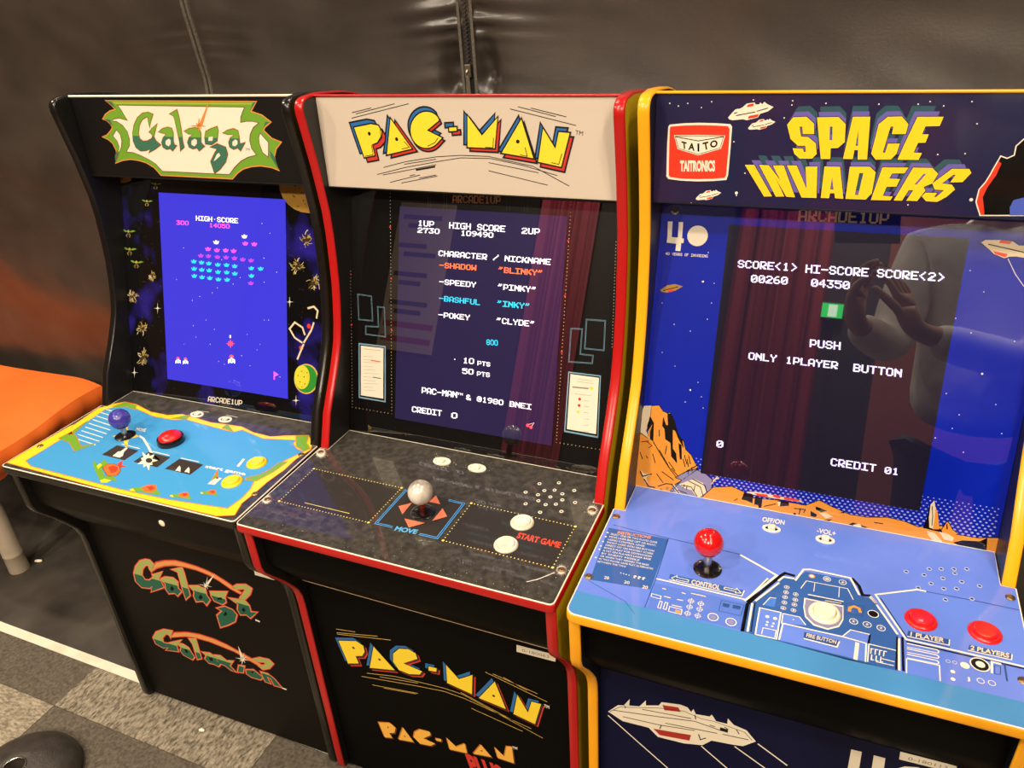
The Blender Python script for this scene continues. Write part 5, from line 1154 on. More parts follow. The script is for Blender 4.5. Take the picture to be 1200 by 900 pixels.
  ('f','s_line',3,[1246,4977,1641,4970,1636,5050,1230,5064],[]),
  ('s','cream',4,0.9,[1230,5068,1638,5059,1649,4971]),
  ('t','bone',4,'1 PLAYER',0.03,[1263,5052,1593,5036,1270,4989]),
  ('f','s_line',3,[1836,4980,2224,4978,2215,5056,1817,5064],[]),
  ('s','cream',4,0.9,[1816,5070,2216,5065,2231,4981]),
  ('t','bone',4,'2 PLAYERS',0.03,[1839,5051,2198,5043,1849,4989]),
  ('f','s_base2',2,[1228,5165,1554,5147,1523,5602,1210,5606],[]),
  ('s','cream',3,1.0,[1227,5174,1516,5167,1534,5183,1526,5211]),
  ('s','cream',3,0.8,[1226,5228,1526,5215]),
  ('s','cream',3,1.0,[1225,5254,1511,5245,1529,5261,1522,5289]),
  ('s','cream',3,0.8,[1224,5306,1521,5292]),
  ('s','cream',3,1.0,[1223,5335,1507,5326,1525,5342,1517,5369]),
  ('s','cream',3,0.8,[1222,5387,1517,5373]),
  ('s','cream',3,1.0,[1222,5399,1529,5387,1523,5602]),
  ('s','cream',3,0.9,[1218,5400,1213,5605]),
  ('o','cream',3,2.2,0.4,[1614,5297,1676,5294]),
  ('d','cream',3,4.4,[1770,5301]),
  ('d','cream',3,2.2,[1649,5429,1644,5533]),
  ('o','cream',3,9.5,1.6,[1912,5238]),
  ('d','ink',3,8.2,[1912,5238]),
  ('d','cream',4,4.4,[1916,5236]),
  ('s','cream',3,1.8,[2012,5321,2029,5159,2113,5161]),
  ('s','s_line',3,0.6,[2036,5321,2049,5199,2103,5198,2088,5312,2036,5321]),
  ('s','s_line',3,1.4,[2144,5146,2141,5382]),
  ('o','cream',3,3.6,0.8,[1898,5465,1998,5459]),
  ('s','cream',3,1.4,[1791,5453,1794,5497,1781,5510]),
  ('t','cream',1,'OFF/ON',0.02,[-471,3537,-191,3520,-471,3442]),
  ('t','cream',1,'-VOL+',0.02,[212,3551,438,3547,217,3458])],
 'Gd':[
  ('f','d_yellow',1,[-2388,5856,-2388,5438,-2350,4636,-2313,4564,-2376,3983,-2212,3770,-2056,3647,-1759,3661,-1273,3801,-862,3807,-632,3698,-269,3736,92,3782,449,3756,743,3738,1066,3836,1446,3864,1668,3769,2062,3633,2283,3842,2368,4012,2299,4319,2305,4624,2253,4983,2250,5251,2229,5552,2319,5819,2068,5920,86,5930],[]),
  ('c','d_orange',2,0.8,[-2388,5856,-2388,5438,-2350,4636,-2313,4564,-2376,3983,-2212,3770,-2056,3647,-1759,3661,-1273,3801,-862,3807,-632,3698,-269,3736,92,3782,449,3756,743,3738,1066,3836,1446,3864,1668,3769,2062,3633,2283,3842,2368,4012,2299,4319,2305,4624,2253,4983,2250,5251,2229,5552,2319,5819,2068,5920,86,5930]),
  ('f','d_blue',3,[-2116,5713,-2103,5396,-2106,5052,-2135,4791,-2148,4475,-2196,3984,-2068,3838,-1852,3776,-1622,3796,-1083,3924,-628,3914,-405,3837,196,3900,724,3938,820,3832,1373,3960,1947,3834,1965,3938,2142,4063,2289,4089,2144,4408,2073,4679,1994,4930,2116,5218,2143,5448,2106,5719,1114,5817,114,5845,-1863,5808],[]),
  ('c','d_orange',4,0.7,[-2116,5713,-2103,5396,-2106,5052,-2135,4791,-2148,4475,-2196,3984,-2068,3838,-1852,3776,-1622,3796,-1083,3924,-628,3914,-405,3837,196,3900,724,3938,820,3832,1373,3960,1947,3834,1965,3938,2142,4063,2289,4089,2144,4408,2073,4679,1994,4930,2116,5218,2143,5448,2106,5719,1114,5817,114,5845,-1863,5808]),
  ('f','g_green',5,[-2150,3862,-2038,3664,-1733,3686,-1615,3837,-1906,3791,-2024,3880],[]),
  ('c','d_orange',6,0.5,[-2150,3862,-2038,3664,-1733,3686,-1615,3837,-1906,3791,-2024,3880]),
  ('f','g_green',5,[-2181,5018,-2152,4776,-1909,4869,-1554,5092,-1349,4919,-1528,5249,-1848,5069],[]),
  ('c','d_orange',6,0.5,[-2181,5018,-2152,4776,-1909,4869,-1554,5092,-1349,4919,-1528,5249,-1848,5069]),
  ('f','g_green',5,[-718,3889,-451,3666,-405,3837],[]),
  ('c','d_orange',6,0.5,[-718,3889,-451,3666,-405,3837]),
  ('f','g_green',5,[442,3748,734,3935,429,3880],[]),
  ('c','d_orange',6,0.5,[442,3748,734,3935,429,3880]),
  ('f','g_green',5,[1859,3712,2073,3648,2179,3855,2348,3983,2289,4089,2075,3995],[]),
  ('c','d_orange',6,0.5,[1859,3712,2073,3648,2179,3855,2348,3983,2289,4089,2075,3995]),
  ('f','g_green',5,[1851,4990,1986,4884,2069,4746,2102,4463,2214,4429,2168,4732,2065,5018,1879,5045],[]),
  ('c','d_orange',6,0.5,[1851,4990,1986,4884,2069,4746,2102,4463,2214,4429,2168,4732,2065,5018,1879,5045]),
  ('f','g_green',5,[-2128,4886,-2174,4451,-2165,4397,-2042,4812],[]),
  ('c','d_orange',6,0.5,[-2128,4886,-2174,4451,-2165,4397,-2042,4812]),
  ('s','cream',4,1.2,[-2250,3968,-1641,4046]),
  ('s','cream',4,1.2,[-2204,4094,-1601,4169]),
  ('s','cream',4,1.2,[-2159,4219,-1562,4291]),
  ('s','cream',4,1.2,[-2115,4341,-1524,4411]),
  ('s','cream',4,1.2,[-2072,4462,-1486,4528]),
  ('s','cream',4,1.2,[-2029,4581,-1449,4644]),
  ('s','cream',4,1.2,[-1987,4697,-1412,4758]),
  ('s','cream',4,1.2,[-1946,4812,-1376,4871]),
  ('s','cream',4,1.2,[-1905,4926,-1340,4981]),
  ('f','picture_black',4,[-978,5182,-958,4875,-454,4894,-455,5197],[]),
  ('f','picture_black',4,[-282,5186,-255,4880,235,4896,242,5194],[]),
  ('f','picture_black',4,[393,5188,417,4885,931,4898,926,5197],[]),
  ('f','cream',5,[-761,5158,-779,5021,-740,5009,-749,4903,-700,4889,-668,5005,-589,5105,-604,5163],[]),
  ('f','cream',5,[104,5033,46,5104,112,5162,70,5176,183,5308,27,5208,19,5265,-62,5183,-155,5224,-158,5113,-234,5065,-215,5030,-369,4904,-206,4974,-223,4909,-134,4970,-95,4903,-35,5022],[]),
  ('f','picture_black',6,[11,5062,30,5088,34,5113,23,5131,-2,5139,-35,5135,-71,5119,-102,5096,-121,5069,-126,5044,-114,5026,-89,5018,-55,5022,-20,5038],[]),
  ('f','cream',5,[605,5182,578,5091,569,5043,633,5091,711,5182,645,5169],[]),
  ('f','cream',5,[779,5168,753,5077,745,5029,807,5077,883,5168,818,5155],[]),
  ('s','cream',4,1.1,[-909,4823,-482,4841]),
  ('s','cream',4,1.1,[-202,4846,176,4855]),
  ('s','cream',4,1.1,[422,4860,803,4860]),
  ('t','cream',4,'MOVE',0.03,[-1031,4403,-829,4382,-1071,4324]),
  ('s','cream',4,2.2,[-834,4518,-681,4568,-417,4730,-194,4879,123,5027]),
  ('f','d_yellow',4,[-789,4524,-890,4627,-933,4648,-863,4721,-672,4953,-939,4744,-1018,4673,-1074,4682,-1290,4674,-1191,4571,-1147,4549,-1220,4474,-1431,4222,-1142,4451,-1061,4524,-1005,4515],[]),
  ('f','g_green',4,[-986,5349,-867,5399,-782,5442,-796,5360,-810,5278,-687,5344,-598,5334,-572,5428,-597,5520,-400,5656,-316,5598,-209,5630,-71,5715,-212,5695,-282,5765,-368,5775,-582,5648,-830,5490],[]),
  ('f','d_orange',5,[-652,5470,-646,5383,-547,5335,-399,5358,-274,5453,-225,5570,-290,5622,-389,5621,-520,5546],[]),
  ('f','t_red',6,[-559,5441,-506,5374,-400,5392,-312,5498,-369,5549],[]),
  ('f','d_yellow',6,[-773,5473,-787,5392,-707,5419,-676,5527],[]),
  ('f','d_yellow',6,[-381,5764,-347,5705,-200,5707,-221,5777,-311,5806],[]),
  ('f','t_red',5,[-490,5318,-478,5211,-388,5321,-287,5323,-340,5390],[]),
  ('c','ink',7,0.4,[-652,5470,-646,5383,-547,5335,-399,5358,-274,5453,-225,5570,-290,5622,-389,5621,-520,5546]),
  ('f','g_green',4,[253,5802,362,5715,568,5624,755,5696,876,5761,695,5792,507,5800,373,5842],[]),
  ('f','d_orange',5,[427,5721,457,5632,583,5579,702,5661,695,5754,567,5781],[]),
  ('f','t_red',6,[497,5672,568,5624,657,5675,612,5728],[]),
  ('f','d_yellow',5,[278,5807,317,5768,408,5818,348,5837],[]),
  ('f','g_green',4,[1003,5733,1081,5673,1223,5610,1349,5660,1430,5706,1305,5727,1177,5732,1084,5761],[]),
  ('f','d_orange',5,[1125,5677,1148,5615,1235,5579,1313,5636,1306,5700,1218,5719],[]),
  ('f','t_red',6,[1174,5643,1223,5610,1282,5645,1250,5682],[]),
  ('f','d_yellow',5,[1020,5737,1049,5710,1108,5745,1067,5758],[]),
  ('f','g_green',4,[1413,5528,1477,5479,1593,5427,1694,5470,1759,5508,1657,5525,1553,5529,1478,5552],[]),
  ('f','d_orange',5,[1513,5482,1533,5432,1603,5402,1666,5449,1659,5503,1587,5518],[]),
  ('f','t_red',6,[1553,5455,1593,5427,1641,5457,1614,5488],[]),
  ('f','d_yellow',5,[1427,5532,1450,5509,1498,5539,1464,5549],[]),
  ('t','cream',4,'start game',0.03,[1011,4959,1796,4945,983,4890]),
  ('t','cream',4,'I',0.06,[1486,4759,1534,4759,1447,4582]),
  ('t','cream',4,'II',0.06,[1376,5297,1497,5288,1367,5138]),
  ('f','d_orange',4,[1386,5292,1256,4948,1451,5154,1344,5147],[]),
  ('f','g_green',5,[1374,5233,1306,5039,1397,5131],[]),
  ('s','white_dust',4,0.8,[-455,3530,-184,3504]),
  ('s','white_dust',4,0.8,[197,3496,456,3502])],
 'Pd':[
  ('f','p_panel',1,[-2136,4433,-550,4440,-579,5309,-2128,5307],[]),
  ('d','doty',2,0.95,[-2136,4433,-2083,4433,-2030,4433,-1977,4433,-1924,4433,-1871,4434,-1818,4434,-1765,4434,-1713,4434,-1660,4435,-1607,4435,-1554,4435,-1501,4435,-1448,4436,-1395,4436,-1343,4436,-1290,4436,-1237,4436,-1184,4437,-1131,4437,-1078,4437,-1025,4437,-972,4438,-920,4438,-867,4438,-814,4438,-761,4439,-708,4439,-655,4439,-602,4439,-550,4440]),
  ('d','doty',2,0.95,[-550,4440,-551,4494,-553,4548,-555,4602,-557,4657,-559,4711,-560,4765,-562,4820,-564,4874,-566,4928,-568,4983,-569,5037,-571,5091,-573,5146,-575,5200,-577,5254,-579,5309]),
  ('d','doty',2,0.95,[-579,5309,-630,5308,-682,5308,-733,5308,-785,5308,-837,5308,-888,5308,-940,5308,-992,5308,-1043,5308,-1095,5308,-1146,5308,-1198,5308,-1250,5308,-1301,5308,-1353,5308,-1405,5307,-1456,5307,-1508,5307,-1560,5307,-1611,5307,-1663,5307,-1714,5307,-1766,5307,-1818,5307,-1869,5307,-1921,5307,-1973,5307,-2024,5307,-2076,5307,-2128,5307]),
  ('d','doty',2,0.95,[-2128,5307,-2128,5252,-2129,5197,-2129,5143,-2130,5088,-2130,5033,-2131,4979,-2131,4924,-2132,4870,-2132,4815,-2133,4760,-2133,4706,-2134,4651,-2134,4596,-2135,4542,-2135,4487,-2136,4433]),
  ('d','doty',3,2.0,[-2136,4433,-550,4440,-579,5309,-2128,5307]),
  ('s','doty',2,0.8,[-1739,5217,-956,5221]),
  ('f','p_panel',1,[-503,5295,-468,4444,542,4472,532,5320],[]),
  ('s','p_sky',2,3.4,[254,4483,507,4492,501,5294,226,5299]),
  ('s','p_panel',3,1.9,[254,4483,507,4492,501,5294,226,5299]),
  ('s','p_blue2',4,1.2,[254,4483,507,4492,501,5294,226,5299]),
  ('s','p_sky',2,3.4,[-204,5286,-469,5289,-459,4477,-412,4474]),
  ('s','p_panel',3,1.9,[-204,5286,-469,5289,-459,4477,-412,4474]),
  ('s','p_blue2',4,1.2,[-204,5286,-469,5289,-459,4477,-412,4474]),
  ('t','p_sky',2,'MOVE',0.035,[-144,5341,185,5313,-154,5256]),
  ('f','p_salmon',2,[-365,4845,-220,4712,-215,4994],[]),
  ('f','p_salmon',2,[7,4613,31,4441,190,4609],[]),
  ('f','p_salmon',2,[266,4684,414,4831,258,4990],[]),
  ('f','p_salmon',2,[-140,5066,183,5063,18,5221],[]),
  ('o','grey',2,17.5,3,[37,4849]),
  ('f','p_panel',1,[607,4449,2182,4469,2173,5331,600,5314],[]),
  ('d','doty',2,0.95,[607,4449,659,4449,712,4450,764,4451,817,4451,869,4452,922,4453,974,4453,1027,4454,1079,4455,1132,4455,1184,4456,1237,4457,1289,4457,1342,4458,1394,4459,1447,4459,1499,4460,1552,4461,1604,4461,1657,4462,1709,4463,1762,4463,1814,4464,1867,4465,1919,4465,1972,4466,2024,4467,2077,4467,2129,4468,2182,4469]),
  ('d','doty',2,0.95,[2182,4469,2181,4535,2180,4601,2179,4667,2179,4734,2178,4800,2177,4866,2177,4933,2176,4999,2175,5065,2175,5132,2174,5198,2173,5264,2173,5331]),
  ('d','doty',2,0.95,[2173,5331,2120,5330,2068,5329,2015,5329,1963,5328,1910,5328,1858,5327,1805,5327,1753,5326,1701,5325,1648,5325,1596,5324,1543,5324,1491,5323,1438,5323,1386,5322,1334,5321,1281,5321,1229,5320,1176,5320,1124,5319,1071,5319,1019,5318,967,5317,914,5317,862,5316,809,5316,757,5315,704,5315,652,5314,600,5314]),
  ('d','doty',2,0.95,[600,5314,600,5247,601,5180,601,5114,602,5047,602,4981,603,4914,603,4848,604,4781,604,4715,605,4648,605,4582,606,4515,607,4449]),
  ('d','doty',3,2.0,[607,4449,2182,4469,2173,5331,600,5314]),
  ('t','t_red2',2,'START GAME',0.03,[1514,4941,2130,4949,1506,4832]),
  ('f','grey',1,[2370,4026,2359,4052,2383,4079,2361,4092,2376,4125,2352,4126,2349,4146,2335,4148,2332,4183,2310,4156,2299,4185,2283,4149,2265,4157,2257,4127,2232,4128,2236,4093,2218,4077,2223,4053,2212,4030,2220,4013,2213,3986,2228,3979,2228,3952,2246,3955,2250,3926,2271,3947,2282,3906,2299,3955,2321,3928,2325,3978,2346,3982,2346,4012],[]),
  ('f','white_dust',2,[2356,4031,2345,4054,2351,4074,2345,4090,2354,4118,2335,4118,2338,4151,2316,4133,2310,4163,2292,4132,2279,4134,2268,4116,2247,4118,2248,4087,2239,4070,2237,4051,2219,4027,2236,4015,2222,3981,2246,3987,2250,3967,2265,3972,2275,3962,2289,3972,2303,3968,2314,3989,2333,3990,2333,4019],[]),
  ('d','white_dust',1,0.31629565106280694,[2286,3982]),
  ('d','white_dust',1,0.2799910065953706,[2278,4104]),
  ('d','white_dust',1,0.3817061138958788,[2178,3989]),
  ('d','white_dust',1,0.35804016967268754,[2319,4143]),
  ('d','white_dust',1,0.4103709137454842,[2158,4025]),
  ('d','white_dust',1,0.33974141676672104,[2252,4082]),
  ('d','white_dust',1,0.5092808020074023,[2363,4073]),
  ('d','white_dust',1,0.5114535945456986,[2224,3933]),
  ('d','white_dust',1,0.44315677456698643,[2337,4170]),
  ('d','white_dust',1,0.32806029422209415,[2331,4074]),
  ('d','white_dust',1,0.2190144572073486,[2242,4035]),
  ('d','white_dust',1,0.22724134745273006,[2276,3948]),
  ('d','white_dust',1,0.2080110504821077,[2339,3971]),
  ('d','white_dust',1,0.599299015903195,[2205,4126]),
  ('f','grey',1,[2359,5312,2356,5331,2362,5349,2358,5364,2378,5395,2350,5392,2353,5417,2334,5411,2335,5450,2312,5419,2301,5433,2287,5414,2267,5435,2264,5397,2247,5392,2244,5370,2223,5359,2233,5338,2214,5318,2230,5305,2211,5274,2238,5276,2227,5240,2254,5257,2251,5214,2276,5249,2288,5233,2301,5254,2319,5240,2325,5272,2347,5270,2344,5299],[]),
  ('f','white_dust',2,[2341,5318,2343,5334,2348,5350,2343,5363,2347,5382,2334,5386,2331,5402,2317,5399,2310,5417,2296,5399,2282,5412,2274,5387,2261,5381,2256,5364,2236,5355,2245,5335,2224,5315,2245,5306,2241,5287,2254,5282,2256,5264,2271,5269,2281,5264,2293,5269,2305,5266,2315,5282,2330,5285,2333,5305],[]),
  ('d','white_dust',1,0.5934746932358659,[2380,5313]),
  ('d','white_dust',1,0.400798036013547,[2364,5391]),
  ('d','white_dust',1,0.20342998206312843,[2273,5404]),
  ('d','white_dust',1,0.46078155502225926,[2237,5372]),
  ('d','white_dust',1,0.5053457739682885,[2282,5307]),
  ('d','white_dust',1,0.24172059083152148,[2261,5307]),
  ('d','white_dust',1,0.5197933292710613,[2351,5345]),
  ('d','white_dust',1,0.24930900785511034,[2364,5332]),
  ('d','white_dust',1,0.330504625155872,[2348,5247]),
  ('d','white_dust',1,0.32149690618015486,[2155,5445]),
  ('d','white_dust',1,0.5439502066130035,[2276,5488]),
  ('d','white_dust',1,0.206076339533801,[2239,5262]),
  ('d','white_dust',1,0.48054355337271776,[2274,5270]),
  ('d','white_dust',1,0.36408917805356605,[2272,5407]),
  ('f','grey',1,[-2204,3986,-2209,4016,-2166,4046,-2190,4062,-2139,4111,-2188,4101,-2174,4135,-2203,4127,-2190,4171,-2233,4137,-2246,4147,-2272,4128,-2292,4154,-2316,4102,-2348,4104,-2358,4063,-2388,4046,-2388,4017,-2388,3984,-2388,3970,-2388,3937,-2388,3930,-2388,3870,-2388,3903,-2388,3861,-2368,3893,-2358,3873,-2328,3903,-2307,3893,-2283,3929,-2248,3923,-2242,3969],[]),
  ('f','white_dust',2,[-2234,3995,-2227,4018,-2203,4044,-2212,4059,-2201,4084,-2215,4092,-2208,4119,-2234,4109,-2241,4126,-2266,4108,-2282,4119,-2305,4089,-2335,4097,-2343,4056,-2373,4040,-2373,4014,-2388,3985,-2388,3973,-2388,3931,-2386,3940,-2388,3904,-2367,3922,-2354,3915,-2334,3923,-2319,3904,-2294,3943,-2270,3946,-2256,3977],[]),
  ('d','white_dust',1,0.41190605956404813,[-2162,4022]),
  ('d','white_dust',1,0.5557442679858691,[-2313,3949]),
  ('d','white_dust',1,0.5108298535089262,[-2388,4028]),
  ('d','white_dust',1,0.5993938127109724,[-2388,3851]),
  ('d','white_dust',1,0.5252113475948399,[-2146,4050]),
  ('d','white_dust',1,0.26575685203792454,[-2343,3927]),
  ('d','white_dust',1,0.5838407652421307,[-2297,3883]),
  ('d','white_dust',1,0.5965606784161213,[-2273,3963]),
  ('d','white_dust',1,0.29511887268726417,[-2227,3936]),
  ('d','white_dust',1,0.3470942099681321,[-2346,3984]),
  ('d','white_dust',1,0.24043493867353594,[-2198,4100]),
  ('d','white_dust',1,0.43960902108118716,[-2286,4090]),
  ('d','white_dust',1,0.513186324517021,[-2246,3921]),
  ('d','white_dust',1,0.42585570066104994,[-2201,4088]),
  ('f','grey',1,[-2267,5299,-2267,5323,-2213,5350,-2249,5362,-2220,5392,-2247,5395,-2236,5421,-2261,5417,-2261,5438,-2288,5426,-2301,5433,-2324,5420,-2342,5447,-2365,5400,-2388,5391,-2388,5369,-2388,5359,-2388,5331,-2388,5309,-2388,5292,-2388,5261,-2388,5259,-2388,5229,-2388,5235,-2388,5215,-2388,5226,-2388,5206,-2376,5233,-2358,5207,-2335,5253,-2306,5253,-2297,5285],[]),
  ('f','white_dust',2,[-2283,5305,-2283,5326,-2256,5348,-2269,5360,-2264,5378,-2272,5388,-2261,5414,-2289,5403,-2289,5428,-2319,5403,-2334,5409,-2355,5389,-2378,5389,-2388,5362,-2388,5350,-2388,5328,-2388,5307,-2388,5294,-2388,5262,-2388,5266,-2388,5244,-2388,5250,-2388,5233,-2382,5250,-2367,5240,-2345,5265,-2320,5263,-2310,5292],[]),
  ('d','white_dust',1,0.36119164181159524,[-2384,5393]),
  ('d','white_dust',1,0.5092841136981228,[-2232,5306]),
  ('d','white_dust',1,0.3676410862968854,[-2145,5354]),
  ('d','white_dust',1,0.5852688008501151,[-2351,5336]),
  ('d','white_dust',1,0.21759060441335057,[-2382,5251]),
  ('d','white_dust',1,0.2999863943065052,[-2388,5269]),
  ('d','white_dust',1,0.5792278625530967,[-2252,5338]),
  ('d','white_dust',1,0.5630273928354093,[-2318,5296]),
  ('d','white_dust',1,0.2081893799564176,[-2348,5400]),
  ('d','white_dust',1,0.5874643698568152,[-2266,5416]),
  ('d','white_dust',1,0.3532919894751933,[-2197,5487]),
  ('d','white_dust',1,0.2636206425082079,[-2388,5280]),
  ('d','white_dust',1,0.29792560234279053,[-2361,5439]),
  ('d','white_dust',1,0.25497413447555484,[-2282,5362]),
  ('s','white_dust',1,1.2,[1957,5680,2071,5592,2229,5407]),
  ('d','grey',1,0.5174556803103214,[-28,3415]),
  ('d','grey',1,0.6964298758122223,[-244,3463]),
  ('d','grey',1,0.43522876542322025,[-21,3426]),
  ('d','white_dust',1,0.7236114729521663,[-340,3577]),
  ('d','grey',1,0.38179734128979637,[-268,3421]),
  ('d','grey',1,0.2923233448398652,[-548,3450]),
  ('d','grey',1,0.7878005638220278,[-441,3562]),
  ('d','grey',1,0.6166089735434068,[-348,3468]),
  ('d','grey',1,0.6322292173625761,[-395,3493]),
  ('d','white_dust',1,0.46926292291235766,[-408,3669]),
  ('d','white_dust',1,0.5426519198279911,[-221,3495]),
  ('d','white_dust',1,0.7117857926254645,[-478,3459]),
  ('d','white_dust',1,0.5280346792231834,[-22,3377]),
  ('d','grey',1,0.6459214710838943,[-315,3630]),
  ('d','white_dust',1,0.6828023299189059,[-204,3753]),
  ('d','grey',1,0.3566483178299916,[-344,3371]),
  ('d','white_dust',1,0.6584326093646746,[-43,3631]),
  ('d','grey',1,0.20722090447622687,[14,3529]),
  ('d','grey',1,0.45971448520026376,[-196,3388]),
  ('d','white_dust',1,0.6886107219809996,[-435,3500]),
  ('d','grey',1,0.7133921149861919,[-498,3476]),
  ('d','grey',1,0.3518395368953773,[-239,3499]),
  ('d','white_dust',1,0.3408769827632311,[-286,3565]),
  ('d','grey',1,0.34866559019403265,[-271,3675]),
  ('d','grey',1,0.2451874120764474,[-276,3492]),
  ('d','white_dust',1,0.5925412884036699,[-103,3589]),
  ('d','white_dust',1,0.6595306310925937,[-239,3572]),
  ('d','white_dust',1,0.2139853502746615,[-420,3647]),
  ('d','white_dust',1,0.6713839869258291,[-281,3451]),
  ('d','grey',1,0.25294760034919705,[-307,3476]),
  ('d','white_dust',1,0.6996820875160759,[-448,3538]),
  ('d','white_dust',1,0.6135343060660238,[-226,3569]),
  ('d','white_dust',1,0.29214060816996534,[-189,3402]),
  ('d','white_dust',1,0.44266905585156713,[-213,3626]),
  ('d','white_dust',1,0.3803243256609151,[-232,3450]),
  ('d','grey',1,0.2956827310926359,[-172,3374]),
  ('d','white_dust',1,0.34182691519570363,[-545,3667]),
  ('d','white_dust',1,0.5330225033578022,[-174,3315]),
  ('d','grey',1,0.4554136079699148,[-431,3431]),
  ('d','white_dust',1,0.501303041551584,[-298,3642]),
  ('d','white_dust',1,0.5458976192431071,[109,3598]),
  ('d','white_dust',1,0.7748282217714326,[-146,3707]),
  ('d','grey',1,0.7187324906428165,[-113,3539]),
  ('d','grey',1,0.6993649716727434,[-127,3490]),
  ('d','grey',1,0.24590086606869052,[-254,3461]),
  ('d','grey',1,0.342172412530775,[764,3458]),
  ('d','grey',1,0.3752223003355418,[82,3657]),
  ('d','white_dust',1,0.5435303258683222,[328,3447]),
  ('d','white_dust',1,0.24088347783483488,[439,3476]),
  ('d','grey',1,0.612164709165392,[615,3600]),
  ('d','grey',1,0.6933738697527864,[34,3482]),
  ('d','grey',1,0.7064761260761401,[475,3530]),
  ('d','grey',1,0.3922928383155241,[464,3672]),
  ('d','grey',1,0.29318736369721965,[79,3582]),
  ('d','grey',1,0.49379028233062494,[536,3550]),
  ('d','white_dust',1,0.5685625905115335,[73,3806]),
  ('d','grey',1,0.5107442664655144,[248,3506]),
  ('d','grey',1,0.7454650280946569,[100,3657]),
  ('d','white_dust',1,0.5969114077314959,[515,3620]),
  ('d','white_dust',1,0.47196540104952744,[382,3657]),
  ('d','grey',1,0.463173665910485,[156,3542]),
  ('d','grey',1,0.6741337342234843,[516,3473]),
  ('d','grey',1,0.5701089057777988,[625,3545]),
  ('d','grey',1,0.7802379595553357,[356,3506]),
  ('d','grey',1,0.2581097900807217,[357,3658]),
  ('d','white_dust',1,0.5661832743866964,[132,3650]),
  ('d','grey',1,0.4276171507637939,[378,3574]),
  ('d','grey',1,0.21243434430932365,[407,3633]),
  ('d','grey',1,0.28239099946113666,[227,3497]),
  ('d','white_dust',1,0.44674756759333156,[299,3524]),
  ('d','grey',1,0.7577026207613122,[170,3528]),
  ('d','white_dust',1,0.7763514185034666,[332,3554]),
  ('d','grey',1,0.7013508813090672,[213,3609]),
  ('d','white_dust',1,0.5420214102519907,[253,3528]),
  ('d','grey',1,0.5842466833423229,[192,3523]),
  ('d','grey',1,0.3226800488474228,[50,3647]),
  ('d','white_dust',1,0.20461501366999288,[535,3299]),
  ('d','white_dust',1,0.24172934507610672,[356,3405]),
  ('d','grey',1,0.3814197336971481,[641,3455]),
  ('d','white_dust',1,0.46101865064118,[228,3507]),
  ('d','white_dust',1,0.34834498699941596,[653,3531]),
  ('d','white_dust',1,0.4677137931704024,[361,3631]),
  ('d','white_dust',1,0.40437363435962526,[37,3777]),
  ('d','grey',1,0.4289159678249549,[116,3473]),
  ('d','grey',1,0.4152385847550041,[600,3689]),
  ('d','grey',1,0.3072335605734042,[552,3331]),
  ('d','white_dust',1,0.3355487812769474,[287,3616]),
  ('d','white_dust',1,0.4783654519337171,[189,3609]),
  ('d','grey',1,0.3149752859942064,[153,3601]),
  ('d','white_dust',1,0.3510008408858307,[454,3420]),
  ('d','grey',1,0.3877594137189124,[1490,4652]),
  ('d','grey',1,0.4936861601392223,[1310,4973]),
  ('d','grey',1,0.4376475675297711,[-680,5930]),
  ('d','grey',1,0.3200242259765639,[1161,5294]),
  ('d','grey',1,0.2142757498601862,[-992,5930]),
  ('d','grey',1,0.2908833317531031,[245,5807]),
  ('d','grey',1,0.45679788984143,[1401,5624]),
  ('d','grey',1,0.40610434769177794,[1473,5107]),
  ('d','grey',1,0.2915797793366833,[601,5559]),
  ('d','grey',1,0.23174316020970231,[-593,5930]),
  ('d','grey',1,0.30175758227002725,[1955,5211]),
  ('d','grey',1,0.2821690216725911,[-786,5930]),
  ('d','grey',1,0.25369832203276227,[1758,5309]),
  ('d','grey',1,0.35675779205454633,[-190,5133]),
  ('d','grey',1,0.2931383286630089,[-257,5577]),
  ('d','grey',1,0.3248778922105158,[-316,5772]),
  ('d','grey',1,0.49916712667285984,[1438,5064]),
  ('d','grey',1,0.3317460751360004,[-1476,5439]),
  ('d','grey',1,0.439441135690017,[1373,4871]),
  ('d','grey',1,0.22645142180154496,[-1275,5904]),
  ('d','grey',1,0.45539246910649755,[317,5411]),
  ('d','grey',1,0.41004874773184324,[123,5604]),
  ('d','grey',1,0.3517435086258398,[-1397,5863]),
  ('d','grey',1,0.4714368898498253,[-502,5798]),
  ('d','grey',1,0.23797141117244616,[-513,5255]),
  ('d','grey',1,0.33290843086531285,[-522,5930]),
  ('d','grey',1,0.2720586719188451,[2045,5598]),
  ('d','grey',1,0.3041268677098984,[-382,5631]),
  ('d','grey',1,0.3810104927274913,[-653,5930]),
  ('d','grey',1,0.4053981142323905,[171,5739]),
  ('d','grey',1,0.30259319432230236,[-1168,5930]),
  ('d','grey',1,0.2073517499519601,[1866,5151]),
  ('d','grey',1,0.22932915992147407,[25,5547]),
  ('d','grey',1,0.35856189301988267,[591,5553]),
  ('d','grey',1,0.2253196094493928,[-273,5930]),
  ('d','grey',1,0.4726219443030312,[-667,5503]),
  ('d','grey',1,0.2718964013672338,[1715,4942]),
  ('d','grey',1,0.20666766439747142,[-681,5930]),
  ('d','grey',1,0.4479498737743757,[321,5693]),
  ('d','grey',1,0.336310603568447,[-94,5628]),
  ('d','grey',1,0.35066309146457386,[614,5149]),
  ('d','grey',1,0.3048002877764907,[-711,5930]),
  ('d','grey',1,0.31963982863420914,[-818,5841]),
  ('d','grey',1,0.35136605356277517,[-400,5442]),
  ('d','grey',1,0.29229316449937526,[539,5278]),
  ('d','grey',1,0.40887681273448695,[1914,5085]),
  ('d','grey',1,0.4724957673575369,[-196,5810]),
  ('d','grey',1,0.3666986290857148,[1476,5727]),
  ('d','grey',1,0.456800617622442,[1088,5775]),
